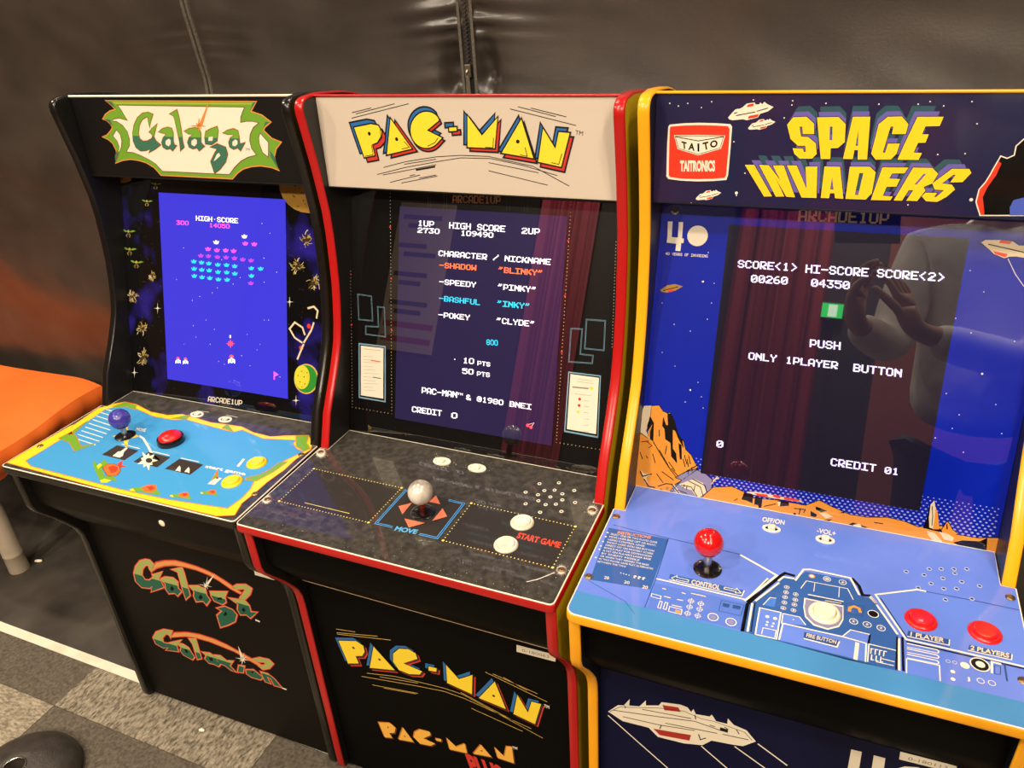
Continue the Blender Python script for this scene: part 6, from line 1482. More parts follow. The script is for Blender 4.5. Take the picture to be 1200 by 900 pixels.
  ('d','grey',1,0.3769119716574857,[-452,5674]),
  ('d','grey',1,0.40604345107593154,[116,5930]),
  ('d','grey',1,0.4423017867559304,[382,5471]),
  ('d','grey',1,0.2831879431001903,[-707,5930]),
  ('d','grey',1,0.4089953246538073,[-709,5930]),
  ('d','grey',1,0.33194009762742194,[-917,5930]),
  ('d','grey',1,0.2878231024550556,[1130,5368]),
  ('d','grey',1,0.4477378791036736,[-102,5122]),
  ('d','grey',1,0.3121343041606903,[-992,5930]),
  ('d','grey',1,0.29560121820345997,[538,5796]),
  ('d','grey',1,0.29296657945238636,[1183,5221]),
  ('d','white_dust',1,0.26288480363511724,[-2185,5795]),
  ('d','white_dust',1,0.24622224434868062,[-2082,5828]),
  ('d','white_dust',1,0.3769077982654043,[-1915,5860]),
  ('d','white_dust',1,0.22114722099731426,[-2076,5698]),
  ('d','white_dust',1,0.18893212750221205,[-1941,5637]),
  ('d','white_dust',1,0.42901401828966534,[-1718,5753]),
  ('d','white_dust',1,0.3861719574026913,[-1662,5861]),
  ('d','white_dust',1,0.2917362993117171,[-1542,5813]),
  ('d','white_dust',1,0.2371858080548535,[-1521,5786]),
  ('d','white_dust',1,0.1771633965319512,[-1387,5868]),
  ('d','white_dust',1,0.4187979899860498,[-1427,5790]),
  ('d','white_dust',1,0.1900831881821498,[-1232,5746]),
  ('d','white_dust',1,0.4474223793687666,[-1368,5770]),
  ('d','white_dust',1,0.36327586881378815,[-1167,5743]),
  ('d','white_dust',1,0.16001291110628518,[-1087,5840]),
  ('d','white_dust',1,0.15398419038946787,[-1089,5880]),
  ('d','white_dust',1,0.22442760247098925,[-948,5860]),
  ('d','white_dust',1,0.25746061175747714,[-816,5858]),
  ('d','white_dust',1,0.17112309666433476,[-970,5696]),
  ('d','white_dust',1,0.17306425133998693,[-737,5860]),
  ('d','white_dust',1,0.3941002092527004,[-656,5791]),
  ('d','white_dust',1,0.4210107683882851,[-602,5885]),
  ('d','white_dust',1,0.37370629937490135,[-561,5851]),
  ('d','white_dust',1,0.23328532265783145,[-423,5839]),
  ('d','white_dust',1,0.1965958971763717,[-407,5836]),
  ('d','white_dust',1,0.3203927440502869,[-279,5829]),
  ('d','white_dust',1,0.34205013146796537,[-357,5761]),
  ('d','white_dust',1,0.24100836605462267,[-217,5756]),
  ('d','white_dust',1,0.15690760227960363,[-93,5807]),
  ('d','white_dust',1,0.37719318313895833,[-110,5888]),
  ('d','white_dust',1,0.3120657867371749,[22,5815]),
  ('d','white_dust',1,0.3295293555898505,[37,5879]),
  ('d','white_dust',1,0.4051963770750979,[130,5804]),
  ('d','white_dust',1,0.2551862113873657,[168,5804]),
  ('d','white_dust',1,0.4133227018382102,[176,5696]),
  ('d','white_dust',1,0.37342310686731073,[369,5821]),
  ('d','white_dust',1,0.26577055038733216,[359,5775]),
  ('d','white_dust',1,0.1501236484316732,[427,5867]),
  ('d','white_dust',1,0.1686068490336573,[516,5872]),
  ('d','white_dust',1,0.2124956567381841,[523,5864]),
  ('d','white_dust',1,0.31526637903159616,[618,5814]),
  ('d','white_dust',1,0.4064224607632465,[678,5850]),
  ('d','white_dust',1,0.27133753440566744,[702,5811]),
  ('d','white_dust',1,0.43586814759209547,[843,5851]),
  ('d','white_dust',1,0.3351721418887615,[875,5825]),
  ('d','white_dust',1,0.17183294767296134,[907,5860]),
  ('d','white_dust',1,0.4443286609100868,[951,5884]),
  ('d','white_dust',1,0.44951061365796463,[1045,5845]),
  ('d','white_dust',1,0.4164886014846233,[1134,5852]),
  ('d','white_dust',1,0.3915228295310924,[1050,5623]),
  ('d','white_dust',1,0.39678377621511224,[1178,5781]),
  ('d','white_dust',1,0.2365319647999277,[1243,5759]),
  ('d','white_dust',1,0.15280073333334027,[1386,5800]),
  ('d','white_dust',1,0.3453114620067789,[1362,5876]),
  ('d','white_dust',1,0.3598377531278616,[1403,5822]),
  ('d','white_dust',1,0.3074364050212428,[1578,5844]),
  ('d','white_dust',1,0.22917225658961093,[1527,5724]),
  ('d','white_dust',1,0.44366618651100964,[1583,5844]),
  ('d','white_dust',1,0.3694408397367266,[1729,5849]),
  ('d','white_dust',1,0.362281015811327,[1778,5837]),
  ('d','white_dust',1,0.35653861395115816,[1863,5852]),
  ('d','white_dust',1,0.3608140081737593,[1806,5780]),
  ('d','white_dust',1,0.4097934869871469,[1964,5791]),
  ('d','white_dust',1,0.18245388211723237,[1947,5829]),
  ('d','white_dust',1,0.29143465600318663,[2039,5842]),
  ('d','white_dust',1,0.3556187490503776,[2137,5710]),
  ('d','white_dust',1,0.17312992179970554,[2167,5815]),
  ('d','white_dust',1,0.19749110165884903,[2194,5859]),
  ('d','white_dust',1,0.3404486342707046,[2249,5869]),
  ('d','white_dust',1,0.26572891571682145,[2330,5857])],
 'Gf':[
  ('c','g_redline',1,3.6,[-922,3481,-1021,3473,-1187,3395,-1370,3208,-1489,3009,-1526,2801,-1427,2688,-1213,2729,-1114,2809,-1203,2641,-971,2781,-815,2869,-840,3028,-885,3056,-713,3270,-938,3138,-1000,3120,-997,3052,-1134,2943,-1254,2922,-1295,3036,-1221,3195,-1104,3323,-997,3353,-1020,3251,-997,3203,-850,3380]),
  ('c','g_peach',2,1.7,[-922,3481,-1021,3473,-1187,3395,-1370,3208,-1489,3009,-1526,2801,-1427,2688,-1213,2729,-1114,2809,-1203,2641,-971,2781,-815,2869,-840,3028,-885,3056,-713,3270,-938,3138,-1000,3120,-997,3052,-1134,2943,-1254,2922,-1295,3036,-1221,3195,-1104,3323,-997,3353,-1020,3251,-997,3203,-850,3380]),
  ('c','g_redline',1,3.6,[-814,3063,-673,3153,-472,3189,-399,3129,-446,2950,-382,2900,-530,2745,-579,2800,-737,2738,-775,2825,-736,2976]),
  ('c','g_peach',2,1.7,[-814,3063,-673,3153,-472,3189,-399,3129,-446,2950,-382,2900,-530,2745,-579,2800,-737,2738,-775,2825,-736,2976]),
  ('c','g_redline',1,3.6,[-439,3401,-161,3518,-157,3413,-195,2860,-335,2720,-332,2929,-297,3387]),
  ('c','g_peach',2,1.7,[-439,3401,-161,3518,-157,3413,-195,2860,-335,2720,-332,2929,-297,3387]),
  ('c','g_redline',1,3.6,[-129,3099,103,3167,246,3129,228,2988,277,2893,148,2729,94,2810,-87,2740,-101,2861,-47,2987]),
  ('c','g_peach',2,1.7,[-129,3099,103,3167,246,3129,228,2988,277,2893,148,2729,94,2810,-87,2740,-101,2861,-47,2987]),
  ('c','g_redline',1,3.6,[356,3107,762,3229,672,3095,656,2955,554,2869,382,2898,348,2997]),
  ('c','g_peach',2,1.7,[356,3107,762,3229,672,3095,656,2955,554,2869,382,2898,348,2997]),
  ('c','g_redline',1,3.6,[394,2723,593,2827,763,2798,827,2708,732,2512,534,2363,327,2237,333,2523,500,2687]),
  ('c','g_peach',2,1.7,[394,2723,593,2827,763,2798,827,2708,732,2512,534,2363,327,2237,333,2523,500,2687]),
  ('c','g_redline',1,3.6,[770,3085,977,3108,1113,3149,1195,3041,1188,2878,1336,2925,1134,2724,1062,2783,924,2739,888,2837,944,2990]),
  ('c','g_peach',2,1.7,[770,3085,977,3108,1113,3149,1195,3041,1188,2878,1336,2925,1134,2724,1062,2783,924,2739,888,2837,944,2990]),
  ('c','g_redline',1,3.6,[901,3363,1056,3474,1269,3536,1365,3487,1287,3334,1113,3149,1009,3131,1126,3285,1234,3409,1166,3428,1028,3374,951,3364]),
  ('c','g_peach',2,1.7,[901,3363,1056,3474,1269,3536,1365,3487,1287,3334,1113,3149,1009,3131,1126,3285,1234,3409,1166,3428,1028,3374,951,3364]),
  ('h','g_khaki','g_deep',3,[-922,3481,-1021,3473,-1187,3395,-1370,3208,-1489,3009,-1526,2801,-1427,2688,-1213,2729,-1114,2809,-1203,2641,-971,2781,-815,2869,-840,3028,-885,3056,-713,3270,-938,3138,-1000,3120,-997,3052,-1134,2943,-1254,2922,-1295,3036,-1221,3195,-1104,3323,-997,3353,-1020,3251,-997,3203,-850,3380],[],[-1489,3009,1227,3025]),
  ('h','g_khaki','g_deep',3,[-814,3063,-673,3153,-472,3189,-399,3129,-446,2950,-382,2900,-530,2745,-579,2800,-737,2738,-775,2825,-736,2976],[[-585,2978,-663,2872,-623,2828,-548,2906]],[-1489,3009,1227,3025]),
  ('h','g_khaki','g_deep',3,[-439,3401,-161,3518,-157,3413,-195,2860,-335,2720,-332,2929,-297,3387],[],[-1489,3009,1227,3025]),
  ('h','g_khaki','g_deep',3,[-129,3099,103,3167,246,3129,228,2988,277,2893,148,2729,94,2810,-87,2740,-101,2861,-47,2987],[[93,2974,6,2866,45,2822,123,2901]],[-1489,3009,1227,3025]),
  ('h','g_khaki','g_deep',3,[356,3107,762,3229,672,3095,656,2955,554,2869,382,2898,348,2997],[[495,3014,463,2950,590,2989,593,3044]],[-1489,3009,1227,3025]),
  ('h','g_khaki','g_deep',3,[394,2723,593,2827,763,2798,827,2708,732,2512,534,2363,327,2237,333,2523,500,2687],[[585,2714,501,2604,516,2567,601,2636]],[-1489,3009,1227,3025]),
  ('h','g_khaki','g_deep',3,[770,3085,977,3108,1113,3149,1195,3041,1188,2878,1336,2925,1134,2724,1062,2783,924,2739,888,2837,944,2990],[[1047,2955,985,2868,1024,2826,1081,2898]],[-1489,3009,1227,3025]),
  ('h','g_khaki','g_deep',3,[901,3363,1056,3474,1269,3536,1365,3487,1287,3334,1113,3149,1009,3131,1126,3285,1234,3409,1166,3428,1028,3374,951,3364],[],[-1489,3009,1227,3025]),
  ('c','g_redline',1,3,[-927,3318,-778,3467,-524,3577,-261,3649,-50,3654,205,3647,448,3611,611,3566,787,3486,959,3393,1108,3306,1073,3269,869,3340,655,3461,426,3539,182,3575,-79,3568,-354,3531,-595,3451,-826,3333,-945,3231]),
  ('f','g_peach2',3,[-927,3318,-778,3467,-524,3577,-261,3649,-50,3654,205,3647,448,3611,611,3566,787,3486,959,3393,1108,3306,1073,3269,869,3340,655,3461,426,3539,182,3575,-79,3568,-354,3531,-595,3451,-826,3333,-945,3231],[]),
  ('f','cream',5,[448,3250,312,3227,325,3157,290,3209,204,3052,270,3207,207,3166,264,3223,110,3220,275,3246,261,3316,297,3264,416,3493,317,3265,393,3317,323,3250],[]),
  ('f','cream',5,[288,3262,618,3607,331,3234],[]),
  ('f','cream',5,[1248,2734,1345,2725,1335,2686,1244,2700],[]),
  ('c','g_redline',1,3.6,[-1030,1686,-1236,1651,-1487,1499,-1647,1288,-1636,1133,-1470,1084,-1300,1144,-1404,1037,-1061,1122,-1049,1301,-850,1508,-1133,1342,-1276,1257,-1413,1245,-1375,1398,-1240,1547,-1143,1546,-1140,1461]),
  ('c','g_peach',2,1.7,[-1030,1686,-1236,1651,-1487,1499,-1647,1288,-1636,1133,-1470,1084,-1300,1144,-1404,1037,-1061,1122,-1049,1301,-850,1508,-1133,1342,-1276,1257,-1413,1245,-1375,1398,-1240,1547,-1143,1546,-1140,1461]),
  ('c','g_redline',1,3.6,[-1013,1359,-841,1391,-729,1343,-704,1224,-662,1106,-740,1014,-845,1040,-947,1074,-988,1165,-929,1273]),
  ('c','g_peach',2,1.7,[-1013,1359,-841,1391,-729,1343,-704,1224,-662,1106,-740,1014,-845,1040,-947,1074,-988,1165,-929,1273]),
  ('c','g_redline',1,3.6,[-625,1609,-445,1680,-477,1137,-591,1079,-571,1484]),
  ('c','g_peach',2,1.7,[-625,1609,-445,1680,-477,1137,-591,1079,-571,1484]),
  ('c','g_redline',1,3.6,[-382,1338,-180,1381,-83,1313,-59,1218,2,1165,-74,1067,-190,1094,-306,1077,-376,1156,-307,1274]),
  ('c','g_peach',2,1.7,[-382,1338,-180,1381,-83,1313,-59,1218,2,1165,-74,1067,-190,1094,-306,1077,-376,1156,-307,1274]),
  ('c','g_redline',1,3.6,[-93,1361,74,1404,200,1312,370,1374,229,1203,345,1072,224,1080,109,1158,-24,1179]),
  ('c','g_peach',2,1.7,[-93,1361,74,1404,200,1312,370,1374,229,1203,345,1072,224,1080,109,1158,-24,1179]),
  ('c','g_redline',1,3.6,[484,1296,613,1326,526,1123,396,1091]),
  ('c','g_peach',2,1.7,[484,1296,613,1326,526,1123,396,1091]),
  ('c','g_redline',1,3.6,[631,1231,831,1304,1001,1163,920,1081,708,1070,617,1122]),
  ('c','g_peach',2,1.7,[631,1231,831,1304,1001,1163,920,1081,708,1070,617,1122]),
  ('c','g_redline',1,3.6,[996,1315,1160,1325,1283,1236,1399,1059,1236,1047,1202,1206,1108,1238,1153,1067,1037,1074]),
  ('c','g_peach',2,1.7,[996,1315,1160,1325,1283,1236,1399,1059,1236,1047,1202,1206,1108,1238,1153,1067,1037,1074]),
  ('c','g_redline',1,3.6,[883,1610,1086,1716,1295,1741,1362,1667,1234,1504,1064,1408,991,1465,1194,1573,1154,1641,993,1583]),
  ('c','g_peach',2,1.7,[883,1610,1086,1716,1295,1741,1362,1667,1234,1504,1064,1408,991,1465,1194,1573,1154,1641,993,1583]),
  ('h','g_khaki','g_deep',3,[-1030,1686,-1236,1651,-1487,1499,-1647,1288,-1636,1133,-1470,1084,-1300,1144,-1404,1037,-1061,1122,-1049,1301,-850,1508,-1133,1342,-1276,1257,-1413,1245,-1375,1398,-1240,1547,-1143,1546,-1140,1461],[],[-1654,1268,1443,1297]),
  ('h','g_khaki','g_deep',3,[-1013,1359,-841,1391,-729,1343,-704,1224,-662,1106,-740,1014,-845,1040,-947,1074,-988,1165,-929,1273],[[-858,1263,-857,1170,-792,1172,-784,1272]],[-1654,1268,1443,1297]),
  ('h','g_khaki','g_deep',3,[-625,1609,-445,1680,-477,1137,-591,1079,-571,1484],[],[-1654,1268,1443,1297]),
  ('h','g_khaki','g_deep',3,[-382,1338,-180,1381,-83,1313,-59,1218,2,1165,-74,1067,-190,1094,-306,1077,-376,1156,-307,1274],[[-251,1253,-252,1169,-177,1169,-160,1265]],[-1654,1268,1443,1297]),
  ('h','g_khaki','g_deep',3,[-93,1361,74,1404,200,1312,370,1374,229,1203,345,1072,224,1080,109,1158,-24,1179],[],[-1654,1268,1443,1297]),
  ('h','g_khaki','g_deep',3,[484,1296,613,1326,526,1123,396,1091],[],[-1654,1268,1443,1297]),
  ('h','g_khaki','g_deep',3,[631,1231,831,1304,1001,1163,920,1081,708,1070,617,1122],[[740,1243,765,1195,806,1234,792,1270]],[-1654,1268,1443,1297]),
  ('h','g_khaki','g_deep',3,[996,1315,1160,1325,1283,1236,1399,1059,1236,1047,1202,1206,1108,1238,1153,1067,1037,1074],[],[-1654,1268,1443,1297]),
  ('h','g_khaki','g_deep',3,[883,1610,1086,1716,1295,1741,1362,1667,1234,1504,1064,1408,991,1465,1194,1573,1154,1641,993,1583],[],[-1654,1268,1443,1297]),
  ('c','g_redline',1,3,[-1133,1480,-977,1653,-616,1781,-286,1835,51,1833,338,1782,584,1702,828,1623,1093,1519,1022,1470,752,1562,484,1667,192,1698,-103,1730,-419,1713,-721,1654]),
  ('f','g_peach2',3,[-1133,1480,-977,1653,-616,1781,-286,1835,51,1833,338,1782,584,1702,828,1623,1093,1519,1022,1470,752,1562,484,1667,192,1698,-103,1730,-419,1713,-721,1654],[]),
  ('f','cream',5,[803,1544,663,1508,671,1435,632,1480,553,1324,604,1476,520,1413,596,1498,454,1495,611,1534,608,1594,642,1562,728,1733,669,1566,769,1642,678,1543],[]),
  ('f','cream',5,[587,1503,624,1865,675,1551],[]),
  ('f','cream',5,[1421,1068,1525,1063,1508,1029,1419,1032],[])],
 'Pf':[
  ('f','p_blue',1,[-1904,2901,-1522,3027,-1389,2963,-1385,2817,-1458,2692,-1593,2642,-1559,2479,-1803,2387],[]),
  ('f','p_red',3,[-1806,2818,-1425,2945,-1292,2881,-1288,2735,-1360,2609,-1494,2559,-1460,2395,-1703,2302],[]),
  ('c','ink',4,1.2,[-1835,2842,-1454,2969,-1320,2905,-1317,2759,-1389,2633,-1524,2583,-1490,2419,-1733,2327]),
  ('f','p_yellow',5,[-1853,2860,-1471,2987,-1338,2923,-1334,2777,-1406,2651,-1541,2601,-1508,2438,-1751,2345],[]),
  ('c','ink',6,0.9,[-1853,2860,-1471,2987,-1338,2923,-1334,2777,-1406,2651,-1541,2601,-1508,2438,-1751,2345]),
  ('f','p_blue',1,[-1192,3034,-836,2595,-1366,2451],[]),
  ('f','p_red',3,[-1095,2953,-739,2513,-1267,2368],[]),
  ('c','ink',4,1.2,[-1124,2976,-768,2537,-1297,2392]),
  ('f','p_yellow',5,[-1141,2994,-785,2555,-1314,2411],[]),
  ('c','ink',6,0.9,[-1141,2994,-785,2555,-1314,2411]),
  ('f','p_blue',1,[-378,3163,-507,3210,-691,3153,-826,2998,-858,2793,-770,2630,-573,2608,-365,2679,-304,2785,-639,2836,-356,3039],[]),
  ('f','p_red',3,[-284,3085,-413,3131,-597,3073,-731,2918,-761,2712,-673,2549,-476,2527,-269,2598,-209,2705,-544,2756,-262,2960],[]),
  ('c','ink',4,1.2,[-312,3107,-441,3154,-625,3096,-759,2941,-790,2735,-702,2572,-505,2550,-298,2622,-237,2728,-572,2779,-290,2983]),
  ('f','p_yellow',5,[-329,3125,-458,3172,-642,3114,-776,2959,-808,2753,-719,2590,-522,2568,-315,2639,-254,2746,-589,2797,-307,3000],[]),
  ('c','ink',6,0.9,[-329,3125,-458,3172,-642,3114,-776,2959,-808,2753,-719,2590,-522,2568,-315,2639,-254,2746,-589,2797,-307,3000]),
  ('f','p_blue',1,[-182,2952,-19,2966,-39,2863,-196,2841],[]),
  ('f','p_red',3,[-88,2873,75,2888,55,2784,-101,2762],[]),
  ('c','ink',4,1.2,[-115,2896,47,2911,27,2807,-129,2785]),
  ('f','p_yellow',5,[-133,2913,30,2928,10,2825,-146,2802],[]),
  ('c','ink',6,0.9,[-133,2913,30,2928,10,2825,-146,2802]),
  ('f','p_blue',1,[150,3116,356,2874,615,3069,563,2596,120,2684],[]),
  ('f','p_red',3,[242,3038,449,2796,707,2993,657,2518,214,2605],[]),
  ('c','ink',4,1.2,[215,3060,421,2818,680,3015,629,2541,186,2628]),
  ('f','p_yellow',5,[198,3078,404,2836,663,3032,612,2558,169,2646],[]),
  ('c','ink',6,0.9,[198,3078,404,2836,663,3032,612,2558,169,2646]),
  ('f','p_blue',1,[988,3076,1143,2499,661,2564],[]),
  ('f','p_red',3,[1078,3000,1235,2421,754,2486],[]),
  ('c','ink',4,1.2,[1051,3022,1207,2444,726,2508]),
  ('f','p_yellow',5,[1035,3039,1191,2461,709,2525],[]),
  ('c','ink',6,0.9,[1035,3039,1191,2461,709,2525]),
  ('f','p_blue',1,[1349,2932,1506,2605,1572,2870,1745,2882,1616,2364,1247,2446],[]),
  ('f','p_red',3,[1439,2857,1596,2529,1662,2795,1834,2807,1708,2287,1339,2369],[]),
  ('c','ink',4,1.2,[1412,2879,1569,2551,1635,2817,1808,2829,1681,2310,1312,2391]),
  ('f','p_yellow',5,[1396,2895,1553,2568,1619,2833,1791,2845,1664,2326,1295,2409],[]),
  ('c','ink',6,0.9,[1396,2895,1553,2568,1619,2833,1791,2845,1664,2326,1295,2409]),
  ('d','ink',7,2.4,[-1557,2794,-1067,2705,990,2690]),
  ('s','line_gold',1,0.7,[-1844,3117,-1456,3185]),
  ('s','line_gold',1,0.7,[-1848,3033,-1019,3243]),
  ('s','line_gold',1,0.7,[-1846,3000,-772,3246]),
  ('s','line_gold',1,0.7,[-1392,2253,-829,2398,-340,2452,95,2493,437,2486,1775,2056]),
  ('s','line_gold',1,0.7,[-1521,2126,-414,2337,86,2416,466,2400,1587,2194]),
  ('s','line_gold',1,0.7,[-1330,1994,-418,2159]),
  ('s','line_gold',1,0.7,[-1096,2010,-462,2130]),
  ('s','line_gold',1,0.7,[884,3165,1880,2920]),
  ('s','line_gold',1,0.7,[1010,3177,1731,3034]),
  ('s','line_gold',1,0.7,[1185,3168,1560,3042]),
  ('s','line_gold',1,0.7,[562,2217,1436,2061]),
  ('s','line_gold',1,0.7,[402,2521,1303,2240]),
  ('s','line_gold',1,0.7,[-1138,2266,-384,2414]),
  ('t','cream',2,'TM',0.02,[1823,2784,1908,2782,1826,2850]),
  ('f','p_amber',1,[-1381,1045,-1126,1141,-1030,1061,-1076,901,-1193,848,-1144,740,-1307,683],[]),
  ('f','ink',2,[-1349,1025,-1094,1122,-999,1042,-1044,882,-1161,829,-1112,721,-1275,663],[]),
  ('c','brown',3,0.7,[-1345,1022,-1091,1118,-995,1038,-1041,878,-1157,825,-1109,717,-1271,659]),
  ('f','p_yellow2',4,[-1360,1037,-1106,1133,-1010,1054,-1056,894,-1172,841,-1124,733,-1286,675],[]),
  ('f','p_amber',1,[-870,1133,-700,833,-1010,762],[]),
  ('f','ink',2,[-839,1114,-668,813,-979,743],[]),
  ('c','brown',3,0.7,[-835,1110,-665,810,-975,739]),
  ('f','p_yellow2',4,[-850,1126,-679,825,-990,755],[]),
  ('f','p_amber',1,[-329,1267,-518,1247,-638,1127,-681,970,-570,854,-354,898,-259,998,-483,1033,-318,1191],[]),
  ('f','ink',2,[-299,1249,-487,1229,-607,1108,-650,951,-538,835,-323,880,-228,980,-452,1014,-288,1172],[]),
  ('c','brown',3,0.7,[-295,1245,-483,1225,-604,1105,-646,947,-535,831,-320,876,-225,976,-449,1010,-284,1168]),
  ('f','p_yellow2',4,[-310,1260,-498,1240,-618,1120,-661,962,-550,846,-334,891,-239,991,-463,1025,-299,1183],[]),
  ('f','p_amber',1,[-220,1154,-115,1175,-131,1113,-227,1096],[]),
  ('f','ink',2,[-189,1135,-85,1156,-100,1094,-196,1077],[]),
  ('c','brown',3,0.7,[-186,1131,-81,1152,-97,1091,-193,1073]),
  ('f','p_yellow2',4,[-200,1147,-96,1167,-111,1106,-207,1089],[]),
  ('f','p_amber',1,[-4,1264,161,1113,337,1276,354,1040,26,983],[]),
  ('f','ink',2,[26,1246,191,1094,367,1258,384,1022,56,965],[]),
  ('c','brown',3,0.7,[30,1242,195,1090,370,1254,387,1018,60,961]),
  ('f','p_yellow2',4,[15,1257,180,1105,356,1269,373,1033,45,976],[]),
  ('f','p_amber',1,[641,1391,816,1164,477,1088],[]),
  ('f','ink',2,[671,1373,845,1146,507,1070],[]),
  ('c','brown',3,0.7,[674,1370,849,1142,511,1066]),
  ('f','p_yellow2',4,[660,1384,835,1157,496,1081],[]),
  ('f','p_amber',1,[895,1447,1055,1295,1112,1570,1207,1604,1219,1204,934,1199],[]),
  ('f','ink',2,[924,1429,1084,1277,1141,1552,1236,1586,1248,1186,963,1181],[]),
  ('c','brown',3,0.7,[928,1425,1088,1273,1144,1548,1239,1583,1252,1182,967,1177]),
  ('f','p_yellow2',4,[914,1440,1074,1288,1130,1563,1226,1597,1238,1197,953,1192],[]),
  ('d','ink',5,1.6,[-1171,993,-847,905,659,1234]),
  ('t','cream',2,'TM',0.02,[1222,1543,1316,1567,1226,1608]),
  ('t','p_red',2,'PLUS',0.06,[410,578,1082,553,328,984])],
 'Sf':[
  ('f','cream',1,[-2146,3191,-2000,3386,-1920,3412,-1836,3577,-1842,3444,-1699,3485,-1613,3640,-1610,3541,-1434,3615,-1399,3695,-1152,3750,-1053,3737,-1001,3669,-975,3734,-939,3652,-759,3682,-734,3729,-672,3629,-530,3637,-530,3744,-448,3655,-282,3620,-152,3461,-303,3300,-420,3272,-707,3226,-821,3079,-1068,3004,-1427,2976,-1561,3109,-1930,3083],[]),
  ('f','s_redd',2,[-1385,3646,-1174,3687,-1134,3613,-1356,3555],[]),
  ('f','s_redd',2,[-1496,3119,-978,3217,-997,3094,-1402,3026],[]),
  ('s','ink',3,0.9,[-2066,3256,-1440,3390,-944,3511,-602,3478]),
  ('s','ink',3,0.9,[-1931,3179,-1409,3233,-934,3330]),
  ('s','ink',3,0.9,[-1335,3304,-645,3403]),
  ('s','ink',3,0.9,[-574,3417,-245,3455]),
  ('s','ink',3,0.9,[-1660,3446,-995,3544]),
  ('s','ink',3,0.9,[-951,3636,-934,3552]),
  ('s','ink',3,0.9,[-1384,3245,-1407,3158]),
  ('s','ink',3,0.9,[-561,3569,-511,3537]),
  ('s','ink',3,0.9,[-408,3582,-367,3510]),
  ('s','ink',3,0.9,[-1907,3417,-1894,3366]),
  ('s','ink',3,0.9,[-750,3523,-677,3518]),
  ('f','ink',3,[-613,3539,-511,3537,-513,3473,-614,3473],[]),
  ('s','ink',3,1.0,[-882,3279,-852,3179,-782,3249]),
  ('s','ink',2,0.6,[-2119,3203,-1973,3363,-1854,3402,-1445,3562,-1098,3646,-875,3596,-707,3614,-467,3592,-302,3575,-198,3458]),
  ('s','cream',1,1.4,[-2146,3114,-1657,2702,-1248,2363]),
  ('s','cream',1,1.4,[-832,3055,-454,2751]),
  ('s','cream',1,1.4,[-406,3245,7,2996]),
  ('s','cream',1,1.4,[-126,3429,267,3179]),
  ('f','cream',1,[948,3818,1067,3826,1114,2792,972,2787],[]),
  ('f','cream',1,[1201,3825,1329,3832,1403,2806,1255,2797],[]),
  ('f','cream',1,[1444,3605,1467,3697,1546,3783,1685,3835,1799,3812,1891,3699,1757,3631,1674,3686,1571,3635,1538,3488],[])],
}
# ------------------------------------------------------------------ materials of the place
m_vinyl_floor = noise_mix(pm('dark floor vinyl', (62,56,50), .42, spec=.4), lin((50,45,41)), lin((84,77,69)), 6, .35, .75, 6, rough_to=.6, bump=.15, bscale=60)
m_tape = noise_mix(pm('white tape', (226,220,196), .5), lin((228,222,200)), lin((198,188,162)), 14, .5, .8)
m_carpet_light = noise_mix(pm('carpet light', (150,135,112), .95, spec=.1), lin((84,77,66)), lin((166,154,134)), 200, .32, .68, 4, bump=1.0, bscale=260, stretch=(1,.45,1))
m_carpet_light2 = noise_mix(pm('carpet light turned', (150,135,112), .95, spec=.1), lin((112,103,88)), lin((172,160,138)), 200, .32, .68, 4, bump=.8, bscale=260, stretch=(.45,1,1))
m_carpet_dark = noise_mix(pm('carpet dark', (92,82,70), .95, spec=.1), lin((78,71,62)), lin((110,101,89)), 160, .3, .7, 3, bump=.7, bscale=220)
m_wall = noise_mix(pm('black padded vinyl', (46,40,35), .33, spec=.8), lin((54,47,41)), lin((66,58,51)), 9, .35, .7, 5, bump=.10, bscale=260)
m_seam = noise_mix(pm('seam tape', (80,72,62), .6), lin((74,66,57)), lin((92,84,73)), 300, .4, .6, bump=.4, bscale=500)
m_zip_tape = pm('zipper tape', (30,26,23), .8); m_zip = pm('zipper teeth', (52,46,40), .38, spec=.6); m_zip_metal = pm('zipper slider', (150,140,125), .28, metal=1.0)
m_orange = noise_mix(pm('orange vinyl', (255,120,46), .42, spec=.45), lin((250,110,40)), lin((255,126,50)), 5, .3, .75, 4, bump=.12, bscale=180)
m_bench_leg = noise_mix(pm('grey tube', (168,154,134), .45), lin((172,158,138)), lin((140,126,108)), 10, .4, .8)
m_black_metal = pm('black frame', (18,16,15), .5)
m_base = noise_mix(pm('black moulded plastic', (40,36,32), .42, spec=.6), lin((44,40,36)), lin((62,56,50)), 60, .3, .7, bump=.35, bscale=420)
m_ceiling = pm('ceiling paint', (150,136,118), .9); m_brown_wall = pm('brown wall', (66,46,36), .8); m_red_curtain = pm('red curtain', (120,22,26), .85); m_grey_wall = pm('dark wall', (40,34,32), .8)
m_lampring = pm('lamp ring', (220,215,205), .4)

